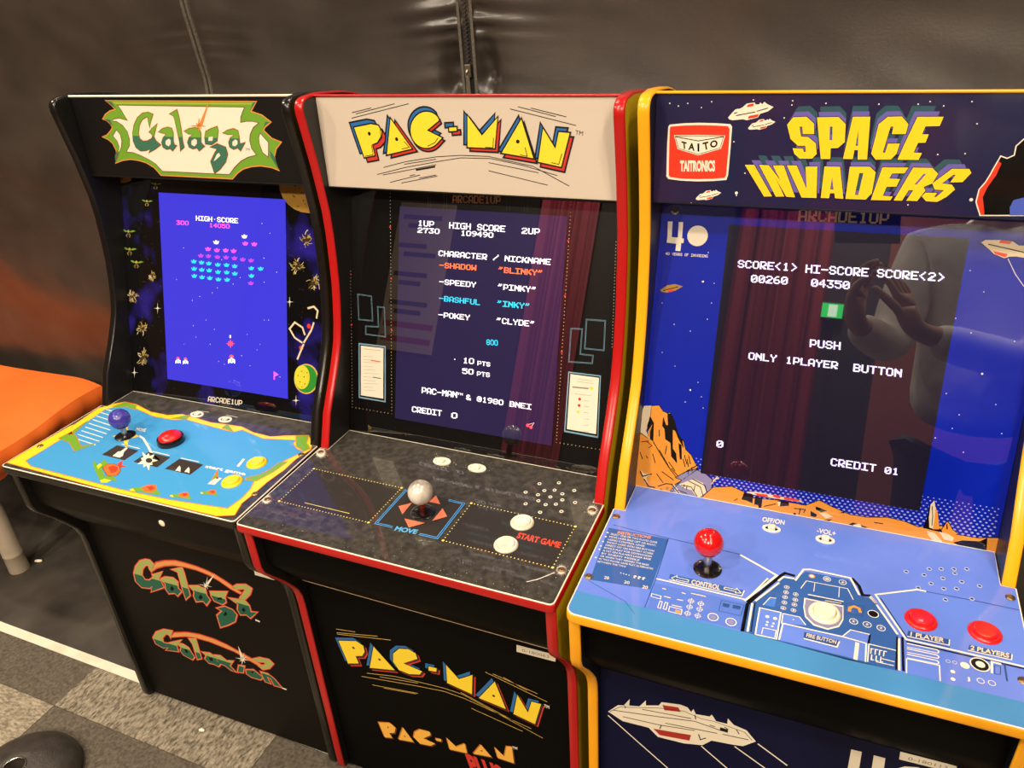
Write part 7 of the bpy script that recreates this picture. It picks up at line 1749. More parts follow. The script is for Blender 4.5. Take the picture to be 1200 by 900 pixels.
# ------------------------------------------------------------------ the room
XL, XR, YB, YF = -3.4, 3.0, 0.03, -3.8
TAPE0, TAPE1 = -0.4755, -0.4975
fl = MB()
fl.add([(XL, YB+.15, 0), (XR, YB+.15, 0), (XR, TAPE1, 0), (XL, TAPE1, 0)], [(0,3,2,1)], m_vinyl_floor)
gx = [-.904+.5*i for i in range(-5, 9)]; gy = [TAPE1, -.6065] + [-.6065-.5*j for j in range(1, 7)]
gx = [XL] + [x for x in gx if XL < x < XR] + [XR]; gy = [y for y in gy if y > YF] + [YF]
ci = gx.index(min(gx, key=lambda v: abs(v+.904)))
for i in range(len(gx)-1):
    for j in range(len(gy)-1):
        par = (i-ci+j) % 2 == 0
        m = (m_carpet_light if j % 2 == 0 else m_carpet_light2) if par else m_carpet_dark
        zt = .003 if par else .0022
        x0, x1, y0, y1 = gx[i]+.0006, gx[i+1]-.0006, gy[j+1]+.0006, gy[j]-.0006
        fl.box(x0, x1, y0, y1, -.004, zt, m)
struct(fl.build('floor'))
tp = MB(); tp.box(XL, XR-.02, TAPE1+.0002, TAPE0, 0, .0018, m_tape); 
tag(tp.build('floor_tape'), 'thin white strip of tape between dark vinyl floor and carpet tiles', 'tape')

from mathutils import noise as NZ
def wall_bulge(x, z):
    if z > .3: nz_ = .007*NZ.noise((x*2.6+z*1.2, 0, z*6.5))+.0032*NZ.noise((x*7+3, 1, z*17+x*6))
    else: nz_ = 0
    d = .007*math.sin(x*2.1+.6)*math.sin(z*2.6+.4) + .004*math.sin(x*5.3+z*3.7) + .0042*math.sin(z*17+x*3.1+1.5*math.sin(x*4))
    for xs, a, w in ((-.121, .0085, .045), (-.693, .0022, .06)):
        u = max(0, abs(x-xs)-.008); g = math.exp(-u/w)
        d += -a*g*.5 + a*.8*min(1,u/.012)*g*math.sin(z*185+3*math.sin(z*31)+(1.7 if x < xs else 0)+u*20)*(.55+.45*math.sin(z*47+xs*9))
        d += a*.8*math.exp(-((u-.09)/.06)**2)
    # the panel pulls away from the zipper near its lower end
    u = abs(x+.121); k = math.exp(-((z-1.165)/.05)**2)
    d -= .034*k*math.exp(-((u-.032)/.020)**2)
    return d+nz_
wl = MB()
xs = [XL] + [-3.3+.1*i for i in range(16)] + [-1.75+.012*i for i in range(0, 50)] + [-1.15+.008*i for i in range(0, 150)] + [.05+.016*i for i in range(0, 100)] + [1.7, 2.1, 2.6, XR]
xs = sorted(set(round(x, 4) for x in xs)); zs = [-.0, .2, .35] + [.42+.02*i for i in range(0, 28)] + [.98+.0045*i for i in range(0, 100)] + [1.45, 1.6, 1.8, 2.0, 2.2, 2.4, CEIL]
V = [(x, YB-wall_bulge(x, z)-.004, z) for z in zs for x in xs]; nx = len(xs)
wl.add(V, [(j*nx+i, j*nx+i+1, (j+1)*nx+i+1, (j+1)*nx+i) for j in range(len(zs)-1) for i in range(nx-1)], m_wall)
wl.box(XL, XR, YB+.03, YB+.08, 0, CEIL, m_wall)
wall = struct(wl.build('wall_back', smooth=70))
# seam, zipper: parts of the wall
def strip(mb, x0, x1, z0, z1, off, mat, n=60):
    vs = []
    for i in range(n+1):
        z = z0+(z1-z0)*i/n
        for x in (x0, x1): vs.append((x, YB-wall_bulge(x, z)-.004-off, z))
    mb.add(vs, [(2*i, 2*i+1, 2*i+3, 2*i+2) for i in range(n)], mat)
sm_ = MB()
for a, b in ((-.7035, -.6948), (-.6922, -.6838)):
    vs = []; n = 160
    for i in range(n+1):
        z = .75+.9*i/n; y = YB-wall_bulge(-.693, z)-.004
        y = min(YB-wall_bulge(xx, z)-.004 for xx in (a, (a+b)/2, b)); vs += [(a, y+.003, z), (a+.001, y-.0036, z), (b-.001, y-.0036, z), (b, y+.003, z)]
    sm_.add(vs, [(4*i+k, 4*i+k+1, 4*i+k+5, 4*i+k+4) for i in range(n) for k in range(3)], m_seam)
sm_.box(-.696, -.690, YB-wall_bulge(-.693, 1.155)-.0085, YB-wall_bulge(-.693, 1.155)-.003, 1.207, 1.224, m_seam)
sm_.build('seam_binding', wall, smooth=50)
zt = MB(); yz = lambda z: YB-.004+.0135*1.0
zy = YB+.0085
for a, b in ((-.1350, -.1300), (-.1120, -.1065)):
    zt.box(a, b, zy-.012, zy-.0095, 1.02, 1.62, m_seam)
zt.box(-.1290, -.1130, zy-.008, zy-.006, 1.02, 1.62, m_zip_tape)
zt.build('zipper_tape', wall, bevel=.0006)
zz = MB(); k = 0; z = 1.186
while z < 1.6:
    s = 1 if k % 2 else -1
    zz.box(-.121+s*.0012-.0026, -.121+s*.0012+.0026, zy-.0115, zy-.0075, z, z+.0022, m_zip); z += .0031; k += 1
zz.build('zipper_teeth', wall)
zs_ = MB(); zs_.box(-.1265, -.1155, zy-.016, zy-.0075, 1.162, 1.182, m_zip_metal); zs_.box(-.1245, -.1175, zy-.0185, zy-.0165, 1.128, 1.168, m_zip_metal); zs_.tube([(-.121, zy-.0165, 1.174), (-.121, zy-.021, 1.170), (-.121, zy-.0195, 1.162)], .0016, 8, m_zip_metal)
zs_.build('zipper_slider', wall, bevel=.0012)

cl = MB(); cl.box(XL, XR, YF, YB+.08, CEIL, CEIL+.06, m_ceiling); ceil = struct(cl.build('ceiling'))
for x, y, e in LIGHTS:  # a ring for every lamp, the added one included
    q = MB(); n = 28; prof = [(.066, 0), (.082, -.004), (.086, -.012), (.080, -.014), (.070, -.010), (.068, .0)]
    q.lathe((x, y, CEIL-.0005), prof, n, m_lampring, cap=False); q.build('downlight_ring', ceil, smooth=50)
for nm, a in (('wall_left', (XL-.06, XL, YF, YB+.08)), ('wall_right', (XR, XR+.06, YF, YB+.08))):
    q = MB(); q.box(*a, 0, CEIL, m_brown_wall); struct(q.build(nm))
q = MB(); q.box(XL, XR, YF-.06, YF, 0, CEIL, m_grey_wall); struct(q.build('wall_front'))

# ------------------------------------------------------------------ arcade cabinets
T = .014; HW = .24
PROFILE = [(0.0,-.052),(.505,-.052),(.514,-.0495),(.5195,-.044),(.521,-.036),(.520,.1),(.519,.365),(.5205,.385),(.5265,.403),(.539,.424),(.555,.448),(.571,.469),(.581,.483),(.5855,.497),(.5865,.5702),
 (.3875,.5702),(.3885,.586),(.3855,.592),(.3665,.640),(.3475,.6705),(.3335,.693),(.3195,.718),(.308,.741),(.299,.770),(.293,.796),(.2865,.830),(.282,.870),(.279,.910),(.2785,.945),(.2815,.975),(.286,1.015),(.291,1.045),(.296,1.075),(.2990,1.092),(.2985,1.102),(.2945,1.1085),(.288,1.112),(.279,1.1138),(.255,1.1148),(.222,1.112),(.195,1.109),(.17,1.104),(.148,1.098),(.10,1.083),(.03,1.060),(.012,1.052),(.003,1.043),(.0,1.03)]
def offset_profile(pr, d):
    n = len(pr); out = []
    for i in range(n):
        a, p, b = pr[i-1], pr[i], pr[(i+1) % n]
        d1 = Vector((p[0]-a[0], p[1]-a[1])).normalized(); d2 = Vector((b[0]-p[0], b[1]-p[1])).normalized()
        n1 = Vector((-d1.y, d1.x)); n2 = Vector((-d2.y, d2.x)); m = n1+n2
        if m.length < .3: m = n1.copy()
        m.normalize(); k = min(1.8, 1/max(.4, m.dot(n1))); out.append((p[0]+m.x*d*k, p[1]+m.y*d*k))
    return out
INNER = offset_profile(PROFILE, .0022)

BLACK = dict(trim=pm('black edge moulding', (22,19,17), .22, spec=.6), side=pm('black side vinyl', (16,14,13), .4), inner=pm('black inner side', (14,12,11), .45), panel=pm('black front panel', (19,16,13), .5, spec=.12))
RED = dict(trim=pm('red edge moulding', (178,22,22), .25, spec=.5), side=pm('yellow side vinyl', (220,180,20), .4), inner=pm('dark inner side', (22,19,17), .4, spec=.5), panel=pm('black front panel matte', (7,6,5), .55, spec=.06))
YEL = dict(trim=pm('yellow edge moulding', (248,170,22), .28, spec=.5), side=pm('navy side vinyl', (18,20,48), .4), inner=pm('navy inner side', (15,14,24), .4), panel=pm('black upper front panel', (6,5,5), .55, spec=.05))
m_marq_black = pm('marquee black', (12,9,8), .4, coat=.25, crough=.12); m_marq_white = pm('marquee white', (206,192,174), .42, coat=.3, crough=.14)
m_marq_navy = noise_mix(pm('marquee navy', (24,26,66), .35, coat=1.0, crough=.06), lin((20,24,66)), lin((44,22,62)), 9, .42, .72, 3)
m_bez_space = noise_mix(pm('space print', (10,9,12), .3, spec=.12, coat=1.0, crough=.012), lin((8,7,8)), lin((40,30,140)), 15, .55, .72, 2.5, stretch=(1,1,.7))
m_bez_black = pm('bezel black', (10,9,9), .3, spec=.12, coat=1.0, crough=.012)
m_bez_blue = pm('bezel blue', (4,30,160), .3, spec=.12, coat=1.0, crough=.012)
m_dot = pm('halftone dot', (150,155,215), .3, spec=.12, coat=1.0, crough=.012)
m_deck_dark = noise_mix(pm('deck charcoal', (44,40,37), .35, spec=.12, coat=.8, crough=.05), lin((50,47,44)), lin((86,81,75)), 70, .36, .82, 12, bump=.02, bscale=300)
m_deck_dark2 = noise_mix(pm('deck dusty charcoal', (44,40,37), .35, spec=.12, coat=1.0, crough=.025), lin((50,47,43)), lin((84,79,73)), 110, .36, .84, 14, bump=.02, bscale=300)
m_deck_blue = noise_mix(pm('deck blue', (112,132,222), .4, spec=.12, coat=.8, crough=.05), lin((92,122,214)), lin((110,132,222)), 8, .35, .7, 4)
m_edge_glint = pm('pale edge glint', (232,222,200), .4)  # clear deck rim and leftmost top edge: caught light put into cream colour
m_lcd_blue = noise_mix(pm('lcd blue', (66,60,225), .3, emis=0.0, coat=1.0, crough=.012), lin((10,9,30)), lin((12,10,34)), 4, .3, .7)
def lcd(name, c, k):
    m = pm(name, (6,6,8), .3, spec=.1, coat=1.0, crough=.012); b = m.node_tree.nodes['Principled BSDF']; b.inputs['Emission Color'].default_value = (*lin(c), 1); b.inputs['Emission Strength'].default_value = k; return m
m_lcd_g = lcd('lcd blue glow', (72,64,236), 1.0); m_lcd_p = lcd('lcd violet glow', (52,40,84), .8); m_lcd_s = lcd('lcd dark glow', (30,24,44), .8)
m_white_btn = pm('white plastic', (232,222,196), .3, coat=.4); m_white_worn = noise_mix(pm('worn white plastic', (232,224,205), .5), lin((236,228,210)), lin((208,196,172)), 60, .4, .7)
m_red_btn = pm('red plastic', (225,28,26), .25, coat=.6); m_yel_btn = pm('yellow plastic', (250,205,20), .3, coat=.4); m_black_btn = pm('black plastic', (14,12,12), .25, coat=.5)
m_red_ball = pm('red ball', (200,18,20), .16, coat=.6); m_blue_ball = pm('blue ball', (62,54,150), .16, coat=.6)
m_pearl_ball = noise_mix(pm('worn chrome ball', (225,215,200), .2, metal=.2), lin((240,230,214)), lin((150,138,125)), 38, .42, .66, 3, stretch=(1,1,.12))
m_steel = pm('steel shaft', (190,182,172), .22, metal=1.0); m_screw = pm('brass screw', (150,125,90), .35, metal=.9); m_hole = pm('hole black', (6,5,5), .8)
m_paper_w = pm('sticker paper', (236,226,202), .6); m_wire = pm('rim white', (235,228,210), .4)
m_rubber = pm('rubber foot', (12,11,11), .8)

def cabinet(st):
    dz = st['dz']; cx, cy, yaw = st['place']; ZB = .064+dz; sty = st['style']; pre = st['pre']
    root = thing('arcade_cabinet', st['label'], 'arcade machine', (cx, cy, 0), yaw, 'arcade cabinets in a row')
    P = lambda x, y, z: (x, -y, z+ZB)
    # side panels with edge moulding
    for sgn in (-1, 1):
        xo = sgn*HW; xi = sgn*(HW-T); n = len(INNER); mb = MB()
        tri = tessellate_polygon([[Vector((a, b, 0)) for a, b in INNER]])
        mb.add([P(xo, *p) for p in INNER], [tuple(t) for t in tri], sty['side']); mb.add([P(xi, *p) for p in INNER], [tuple(t) for t in tri], sty['inner'])
        mb.add([P(xo, *p) for p in INNER]+[P(xi, *p) for p in INNER], [(i, (i+1) % n, n+(i+1) % n, n+i) for i in range(n)], sty['inner'])
        bm_o = mb.build('side_panel', root, fixn=False)
        tr = MB(); rings = []; prof = [(0, -.0004), (.0006, .0012), (.0018, .0020), (T-.0018, .0020), (T-.0006, .0012), (T, -.0004)]
        offs = {h: offset_profile(INNER, -h) for h in (-.0004, .0012, .0020)}
        vs = []
        for d, h in prof:
            pr = offs[h]; x = sgn*(HW+.0003) - sgn*d*(1+.0006/T)
            vs += [P(x, *p) for p in pr]
        m = len(prof); fs = [(k*n+i, k*n+(i+1) % n, (k+1)*n+(i+1) % n, (k+1)*n+i) for k in range(m-1) for i in range(n)]
        tr.add(vs, fs, sty['trim']); tr.build('edge_trim', bm_o, smooth=45)
    xi = HW-T-.0004
    # marquee: panel with its print
    k = .029; mq = MB(); base = st['marq']
    def mfn(x, s, lift=0): z = .983+s/math.sqrt(1+k*k); return P(x, .2676-k*(z-.983)+lift, z)
    hm = .1274
    def slab(mb, fn, x0, x1, s0, s1, th, mat, eps=0.0):
        vs = [fn(x, s, l) for l in (0, -th) for (x, s) in ((x0, s0), (x1, s0), (x1, s1), (x0, s1))]
        mb.add(vs, [(0,1,2,3),(7,6,5,4),(0,4,5,1),(1,5,6,2),(2,6,7,3),(3,7,4,0)], mat)
    slab(mq, mfn, -xi, xi, 0, hm, .006, base)
    print_art(mq, ART[pre+'m'], mfn, (0, -1, 0), ink_set(st['marq_kind']), {'G': 2.0, 'P': 2.3, 'S': 1.5}[pre])
    mo = mq.build('marquee', root, fixn=False)
    lp = MB(); lp.box(-xi, xi, -.2692, -.262, .9815+ZB, .983+ZB, sty['inner']); lp.build('retainer_lip', mo)
    # top board with moulded front edge
    tb = MB(); vs = []
    for y, z in ((.2655, 1.1106), (.2655, 1.1136), (.02, 1.050), (.02, 1.040)): vs += [P(-xi, y, z), P(xi, y, z)]
    tb.add(vs, [(0,2,3,1),(2,4,5,3),(4,6,7,5),(6,0,1,7),(0,6,4,2),(1,3,5,7)], sty['inner']); to = tb.build('top_board', root)
    te = MB(); te.tube([P(-xi, .2655, 1.1121), P(xi, .2655, 1.1121)], .0018, 10, m_edge_glint if pre == 'G' else sty['trim']); te.build('edge_trim', to, smooth=60)  # leftmost cabinet: the highlight along its top edge is painted in cream
    # bezel with its print, lcd screen
    bz = MB(); kb = .3; cb = math.sqrt(1+kb*kb)
    def bfn(x, s, lift=0): z = .5825+s/cb; y = .3265-kb*(z-.5825); return P(x, y+lift/cb, z+lift*kb/cb)
    slab(bz, bfn, -xi, xi, -.008, .475, .004, st['bez'])
    print_art(bz, ART[pre+'b'], bfn, (0, -1, .3), ink_set('acrylic'), {'G': 1.5, 'P': 1.15, 'S': 1.6}[pre])
    if pre == 'S':   # halftone dots fading up into the blue
        V = []; F = []; row = 0; s = .0015
        while s < .0585:
            r = .0019-.0010*(s/.0585)
            x = -xi+.004+(.0032 if row % 2 else 0)
            while x < xi-.004:
                F.append(tuple(range(len(V), len(V)+8))); V += [bfn(x+r*1.15*math.cos(.7854*i), s+r*.85*math.sin(.7854*i), .00012) for i in range(8)]; x += .0064
            s += .0040; row += 1
        bz.add(V, F, m_dot)
    bzo = bz.build('screen_bezel', root, fixn=False)
    lc = MB(); slab(lc, lambda x, s, l=0: bfn(x, s, l+.0006), -.1367, .1367, .0375, .3765, .0005, st['lcd'])
    print_art(lc, ART[pre+'l'], lambda x, s, l=0: bfn(x, s, l+.0006), (0, -1, .3), ink_set('acrylic'))
    lc.build('lcd_screen', root, fixn=False)
    # control deck
    rc = .011 if pre == 'S' else .006
    out = [(-HW, .3885), (-HW, .594-rc)] + [(-HW+rc-rc*math.cos(a), .594-rc+rc*math.sin(a)) for a in (.4, .8, 1.2)] + [(-HW+rc, .594), (HW-rc, .594)] + [(HW-rc+rc*math.sin(a), .594-rc+rc*math.cos(a)) for a in (.4, .8, 1.2)] + [(HW, .594-rc), (HW, .3885), (xi-.001, .3885), (xi-.001, .3265), (-xi+.001, .3265), (-xi+.001, .3885)]
    tri = [tuple(t) for t in tessellate_polygon([[Vector((a, b, 0)) for a, b in out]])]; n = len(out)
    dk = MB(); zt_, zm, zb = .5848, .5832, .5706
    up_ = lambda f: f
    def cap(mb, z, mat, upw):
        vs = [P(a, b, z) for a, b in out]; F = []
        for f in tri:
            nn = (Vector(vs[f[1]])-Vector(vs[f[0]])).cross(Vector(vs[f[2]])-Vector(vs[f[0]])); F.append(f if (nn.z > 0) == upw else tuple(reversed(f)))
        mb.add(vs, F, mat)
    def wallring(mb, z0, z1, mat, grow=0.0, out_=None):
        o_ = out_ or out; m_ = len(o_)
        mb.add([P(a, b, z0) for a, b in o_]+[P(a, b, z1) for a, b in o_], [(i, m_+i, m_+(i+1) % m_, (i+1) % m_) for i in range(m_)], mat)
    cap(dk, zt_, st['deck'], True); wallring(dk, zb, zm, sty['inner']); cap(dk, zb, sty['inner'], False)
    print_art(dk, ART[pre+'d'], lambda x, y, l=0: P(x, y, zt_+l), (0, 0, 1), ink_set('deck'), {'G': 1.6, 'P': 1.1, 'S': 1.25}[pre])
    deck = dk.build('control_deck', root, fixn=False)
    oe = MB(); oe.tube([P(a*1.0006, b+.0002 if b > .5 else b, (zt_+zm)/2) for a, b in out], .00105, 8, m_edge_glint, closed=True)
    oe.build('overlay_edge', deck, smooth=60)
    et = MB(); pts = out[:n-4]
    vs = []; prof = [(0, zm), (.0014, zm-.0006), (.0018, zm-.003), (.0018, zb+.002), (.0014, zb+.0004), (0, zb-.0008)]
    for h, z in prof:
        for a, b in pts: vs.append(P(a*(1+h/HW), b+(h if b > .5 else 0), z))
    m_ = len(pts); et.add(vs, [(k_*m_+i, k_*m_+i+1, (k_+1)*m_+i+1, (k_+1)*m_+i) for k_ in range(len(prof)-1) for i in range(m_-1)], sty['trim']); et.build('edge_trim', deck, smooth=45)
    # screws
    for x, y in st['screws']:
        q = MB(); q.lathe(P(x, y, zt_+.0001), [(.0052, 0), (.0052, .0006), (.0044, .0014), (.0016, .0017), (.0012, .0008)], 16, m_screw); q.build('screw', deck, smooth=40)
        
    # speaker holes: rimmed drillings
    if st['holes']:
        q = MB()
        for x, y in st['holes']:
            q.lathe(P(x, y, zt_+.0001), [(.0030, 0), (.0028, .0006), (.0019, .0007), (.0017, .0002)], 12, st['rim'], cap=False); q.lathe(P(x, y, zt_), [(.0018, .00015), (.0017, .00022)], 12, m_hole)
        q.build('speaker_holes', deck, smooth=50)
    # switches
    for x, y in st['switches']:
        q = MB(); N = 28; rx, ry = st['sw_r']
        c = P(x, y, zt_)
        def ell(a, b, z): return [(c[0]+a*math.cos(6.28319*i/N), c[1]+b*math.sin(6.28319*i/N), c[2]+z) for i in range(N)]
        vs = ell(rx, ry, .0001)+ell(rx*.97, ry*.97, .0016)+ell(rx*.72, ry*.66, .0018)+ell(rx*.68, ry*.60, .0004)
        q.add(vs, [(k_*N+i, k_*N+(i+1) % N, (k_+1)*N+(i+1) % N, (k_+1)*N+i) for k_ in range(3) for i in range(N)], m_white_worn if pre == 'P' else m_wire); q.add(ell(rx*.69, ry*.62, .0004), [tuple(range(N))], m_white_worn if pre == 'P' else m_black_btn)
        so = q.build('slide_switch', deck, smooth=50)
        q = MB(); h_ = .006 if pre == 'S' else .003
        q.box(c[0]-.0045, c[0]+.0045, c[1]-.0040, c[1]+.0040, c[2]+.0003, c[2]+h_, m_white_worn); q.build('switch_nub', so, bevel=.0010)
    # joystick
    jx, jy, jz, jr = st['joy']; c = P(jx, jy, zt_)
    q = MB(); q.lathe((c[0], c[1], c[2]+.0002), [(.0172, 0), (.0172, .0012), (.0160, .0020), (.0070, .0022)], 40, m_black_btn); j = q.build('joystick', root, smooth=40)
    bx_, by_, bz_ = P(jx+st['lean'][0], jy+st['lean'][1], jz)
    q = MB(); q.tube([(c[0], c[1], c[2]+.001), (c[0]+(bx_-c[0])*.5, c[1]+(by_-c[1])*.5, c[2]+(bz_-c[2])*.5), (bx_, by_, bz_-jr*.8)], [.0050, .0047, .0045], 14, st['shaft']); q.build('shaft', j, smooth=50)
    q = MB(); q.lathe((bx_, by_, bz_), [(jr*math.sin(math.pi*i/20)+1e-5, -jr*math.cos(math.pi*i/20)) for i in range(21)], 36, st['ball'], cap=False); q.build('ball_top', j, smooth=80)
    # push buttons
    for b in st['buttons']:
        x, y, kind = b; c = P(x, y, zt_+.0002); q = MB()
        if kind == 'dome':
            q.lathe(c, [(.0225, 0), (.0228, .003), (.0222, .008), (.0212, .0105), (.0198, .0108), (.0192, .0085)], 40, m_black_btn); bo = q.build('push_button', root, smooth=40)
            q = MB(); q.lathe(c, [(.0190, .0075), (.0188, .0112), (.0175, .0142), (.0140, .0162), (.0080, .0175), (.0008, .018)], 40, m_red_btn); q.build('plunger', bo, smooth=60)
        else:
            mt_, ro, ri, hh, mp_ = kind
            q.lathe(c, [(ro, 0), (ro, .0012), (ro-.0012, .0028), (ri+.0022, .0036), (ri+.0006, .0030), (ri+.0004, .0018)], 40, mt_); bo = q.build('push_button', root, smooth=50)
            q = MB(); q.lathe(c, [(ri, .0015), (ri, hh-.0012), (ri-.0012, hh), (ri*.5, hh-.0006), (.0005, hh-.0008)], 40, mp_); q.build('plunger', bo, smooth=50)
    # fronts
    up = MB(); vs = []
    fr = [(.570, .5704), (.5702, .500), (.566, .488), (.541, .452), (.524, .427), (.5085, .4115)]
    vs = [P(x, y-d, z) for d in (0, .010) for y, z in fr for x in (-xi, xi)]; m_ = len(fr)
    up.add(vs, [(2*i, 2*i+1, 2*i+3, 2*i+2) for i in range(m_-1)] + [(2*m_+2*i+2, 2*m_+2*i+3, 2*m_+2*i+1, 2*m_+2*i) for i in range(m_-1)] + [(2*m_-2, 2*m_-1, 4*m_-1, 4*m_-2), (1, 0, 2*m_, 2*m_+1)], sty['panel'])
    upo = up.build('upper_front_panel', root, smooth=30)
    lo = MB(); F_ = lambda x, z, l=0: P(x, .505+l, z)
    slab(lo, lambda x, z, l=0: F_(x, z, l), -xi, xi, -.050, .4105, .012, st['front'])
    print_art(lo, ART[pre+'f'], F_, (0, -1, 0), ink_set('front'), {'G': 1.8, 'P': 1.7, 'S': 1.4}[pre])
    lo.build('lower_front_panel', root, fixn=False)
    sl = MB(); sl.box(-xi, xi, -.5106, -.5086, .4098+ZB, .4112+ZB, st['seam']); sl.build('panel_seam_edge', upo)
    bk = MB(); bk.box(-xi, xi, -.012, -.003, -.05+ZB, 1.035+ZB, sty['inner']); bk.build('back_panel', root)
    bt = MB(); bt.box(-xi, xi, -.492, -.013, -.05+ZB, -.036+ZB, sty['inner']); bto = bt.build('bottom_board', root)
    for x in (-HW+.007, HW-.007):
        for y in (.05, .47):
            q = MB(); q.lathe((x, -y, 0), [(.0075, 0), (.0075, .004), (.0065, -.0519+ZB)], 16, m_rubber); q.build('foot', root, smooth=50)
    return root, P

def grid_holes(cx, cy): return None
W_BTN = (m_white_btn, .0165, .0118, .0058, m_white_btn)
G = dict(pre='G', dz=-.0002, place=(-.4951, -.0012, .01532), style=BLACK, label='black arcade cabinet with a blue screen and green lettering on the marquee, leftmost machine',
  marq=m_marq_black, marq_kind='marquee', bez=m_bez_space, lcd=m_lcd_g, deck=m_deck_dark, screws=[(.227, .5297), (.2304, .418), (-.228, .53)], holes=[], rim=m_wire, switches=[(-.0342, .3634), (.0293, .3632)], sw_r=(.0135, .0092),
  joy=(-.1062, .4596, .619, .0178), lean=(0, 0), shaft=m_steel, ball=m_blue_ball, front=BLACK['panel'], seam=BLACK['panel'],
  buttons=[(-.011, .4508, 'dome'), (.1753, .4604, (m_yel_btn, .0165, .0118, .0058, m_yel_btn)), (.1714, .5151, (m_yel_btn, .0165, .0118, .0058, m_yel_btn))])
PH = [(.1367,.3698),(.1631,.3588),(.1495,.3833),(.1633,.3776),(.1251,.3957),(.1444,.3959),(.1631,.395),(.177,.3829),(.1906,.3697),(.1501,.4089),(.1818,.3963),(.2009,.3962),(.1353,.4212),(.1631,.414),(.1765,.4085),(.1619,.4328),(.1895,.4216)]
PC = dict(pre='P', dz=0.0, place=(0, 0, 0), style=RED, label='arcade cabinet with a cream marquee and red edge moulding, middle machine of three',
  marq=m_marq_white, marq_kind='marquee', bez=m_bez_black, lcd=m_lcd_p, deck=m_deck_dark2, screws=[(-.2325, .5327), (.2291, .4053), (.2294, .5335), (-.2315, .3995)], holes=PH, rim=m_wire, switches=[(-.0294, .3625), (.0311, .3624)], sw_r=(.0150, .0105),
  joy=(.0051, .4865, .6205, .0178), lean=(0, 0), shaft=pm('reddish shaft', (120,50,45), .25, metal=.8), ball=m_pearl_ball, front=RED['panel'], seam=pm('bright panel edge', (190,165,130), .4),
  buttons=[(.147, .4627, (m_white_worn, .0165, .0122, .0048, m_white_worn)), (.1442, .5126, (m_white_worn, .0165, .0122, .0048, m_white_worn))])
SH = [(.1251,.3978),(.1505,.3844),(.1635,.3799),(.1775,.3752),(.1914,.3705),(.1444,.3974),(.1779,.3829),(.1644,.3968),(.1841,.3962),(.1511,.4105),(.1642,.415),(.1777,.4103),(.1371,.4228),(.1648,.4338),(.1924,.4228),(.2024,.3974)]
R_BTN = (m_red_btn, .0168, .0118, .0060, m_red_btn)
SI = dict(pre='S', dz=.0045, place=(.4962, -.0082, .00589), style=YEL, label='arcade cabinet with a navy marquee, yellow edge moulding and blue deck, rightmost machine',
  marq=m_marq_navy, marq_kind='shiny', bez=m_bez_blue, lcd=m_lcd_s, deck=m_deck_blue, screws=[(-.2325, .4042), (-.2325, .529), (.2323, .4069), (.2289, .5324)], holes=SH, rim=pm('pale drilled rim', (165,175,215), .4), switches=[(-.0338, .3661), (.0322, .3675)], sw_r=(.0118, .0075),
  joy=(-.0983, .469, .6265, .0178), lean=(-.001, 0), shaft=m_steel, ball=m_red_ball, front=pm('navy front print', (12,16,48), .5, spec=.15), seam=YEL['panel'],
  buttons=[(.0384, .5002, (m_white_btn, .0175, .0122, .0062, m_white_btn)), (.1377, .4767, R_BTN), (.2003, .4747, R_BTN)])
rg, Pg = cabinet(G); rp_, Pp = cabinet(PC); rs, Ps = cabinet(SI)
# inventory stickers and coin badge: parts of the cabinets they are glued to
def sticker(root, P, quad, txt, y):
    q = MB(); vs = [P(x, y+l, z) for l in (.0009, .0002) for x, z in quad]; q.add(vs, [(0,1,2,3),(7,6,5,4),(0,4,5,1),(1,5,6,2),(2,6,7,3),(3,7,4,0)], m_paper_w)
    if txt:
        (x0, z0), (x1, z1), (x2, z2), (x3, z3) = quad; w = x1-x0; h = z3-z0
        o = (x0+w*.15, z0+h*.28); e = (x0+w*.85, z1+(z2-z1)*.28); t = (o[0], z0+h*.68)
        print_art(q, [('t', 'textgrey', 1, txt, 0, [int(v*1e4) for p in (o, e, t) for v in p])], lambda x, z, l=0: P(x, y+.0009+l, z), (0, -1, 0), ink_set('front'))
    q.build('asset_sticker', root, fixn=False)
sticker(rs, Ps, [(.1470, .3890), (.2060, .3920), (.2055, .4040), (.1462, .4020)], '0-180113', .5052)
sticker(rp_, Pp, [(.1443, .3815), (.2042, .3835), (.2060, .3968), (.1451, .3950)], '0-180063', .5052)
sticker(rg, Pg, [(.1544, .3845), (.2100, .3845), (.2100, .3975), (.1550, .3970)], '', .5052)
q = MB(); q.lathe(Pg(.060, .5702, .520), [(.0060, 0), (.0060, .0006), (.0048, .0012), (.0002, .0014)], 20, m_paper_w, axis=Matrix.Rotation(R(90), 3, 'X')); q.build('coin_badge', rg, smooth=40)

# ------------------------------------------------------------------ bench at the left
bench = thing('bench', 'orange vinyl bench against the black wall, left of the machines', 'bench', (-2.0, -.2, 0))
bx0, bx1 = -1.25, .762   # local x range (world -3.25 .. -1.238)
cu = MB(); nxn, nyn = 60, 26; depth0, depth1 = .172, -.21; V = []; TOP = .434
def bench_pt(u, v):
    x = bx0+(bx1-bx0)*u; y = depth0+(depth1-depth0)*v
    x += .045*v*u**6            # the cover flares slightly towards the front corner
    z = TOP+.004*math.sin(x*9+y*7)+.003*math.sin(y*23)
    ex = max(0, (u-.955)/.045); ey = max(0, (v-.93)/.07); e0 = max(0, (.05-v)/.05)
    z -= .013*ex**2+.016*ey**2+.002*e0**2
    return (x, y, z)
for j in range(nyn+1):
    for i in range(nxn+1): V.append(bench_pt((i/nxn)**.6, j/nyn))
W_ = nxn+1; F = [(j*W_+i, (j+1)*W_+i, (j+1)*W_+i+1, j*W_+i+1) for j in range(nyn) for i in range(nxn)]
cu.add(V, F, m_orange)
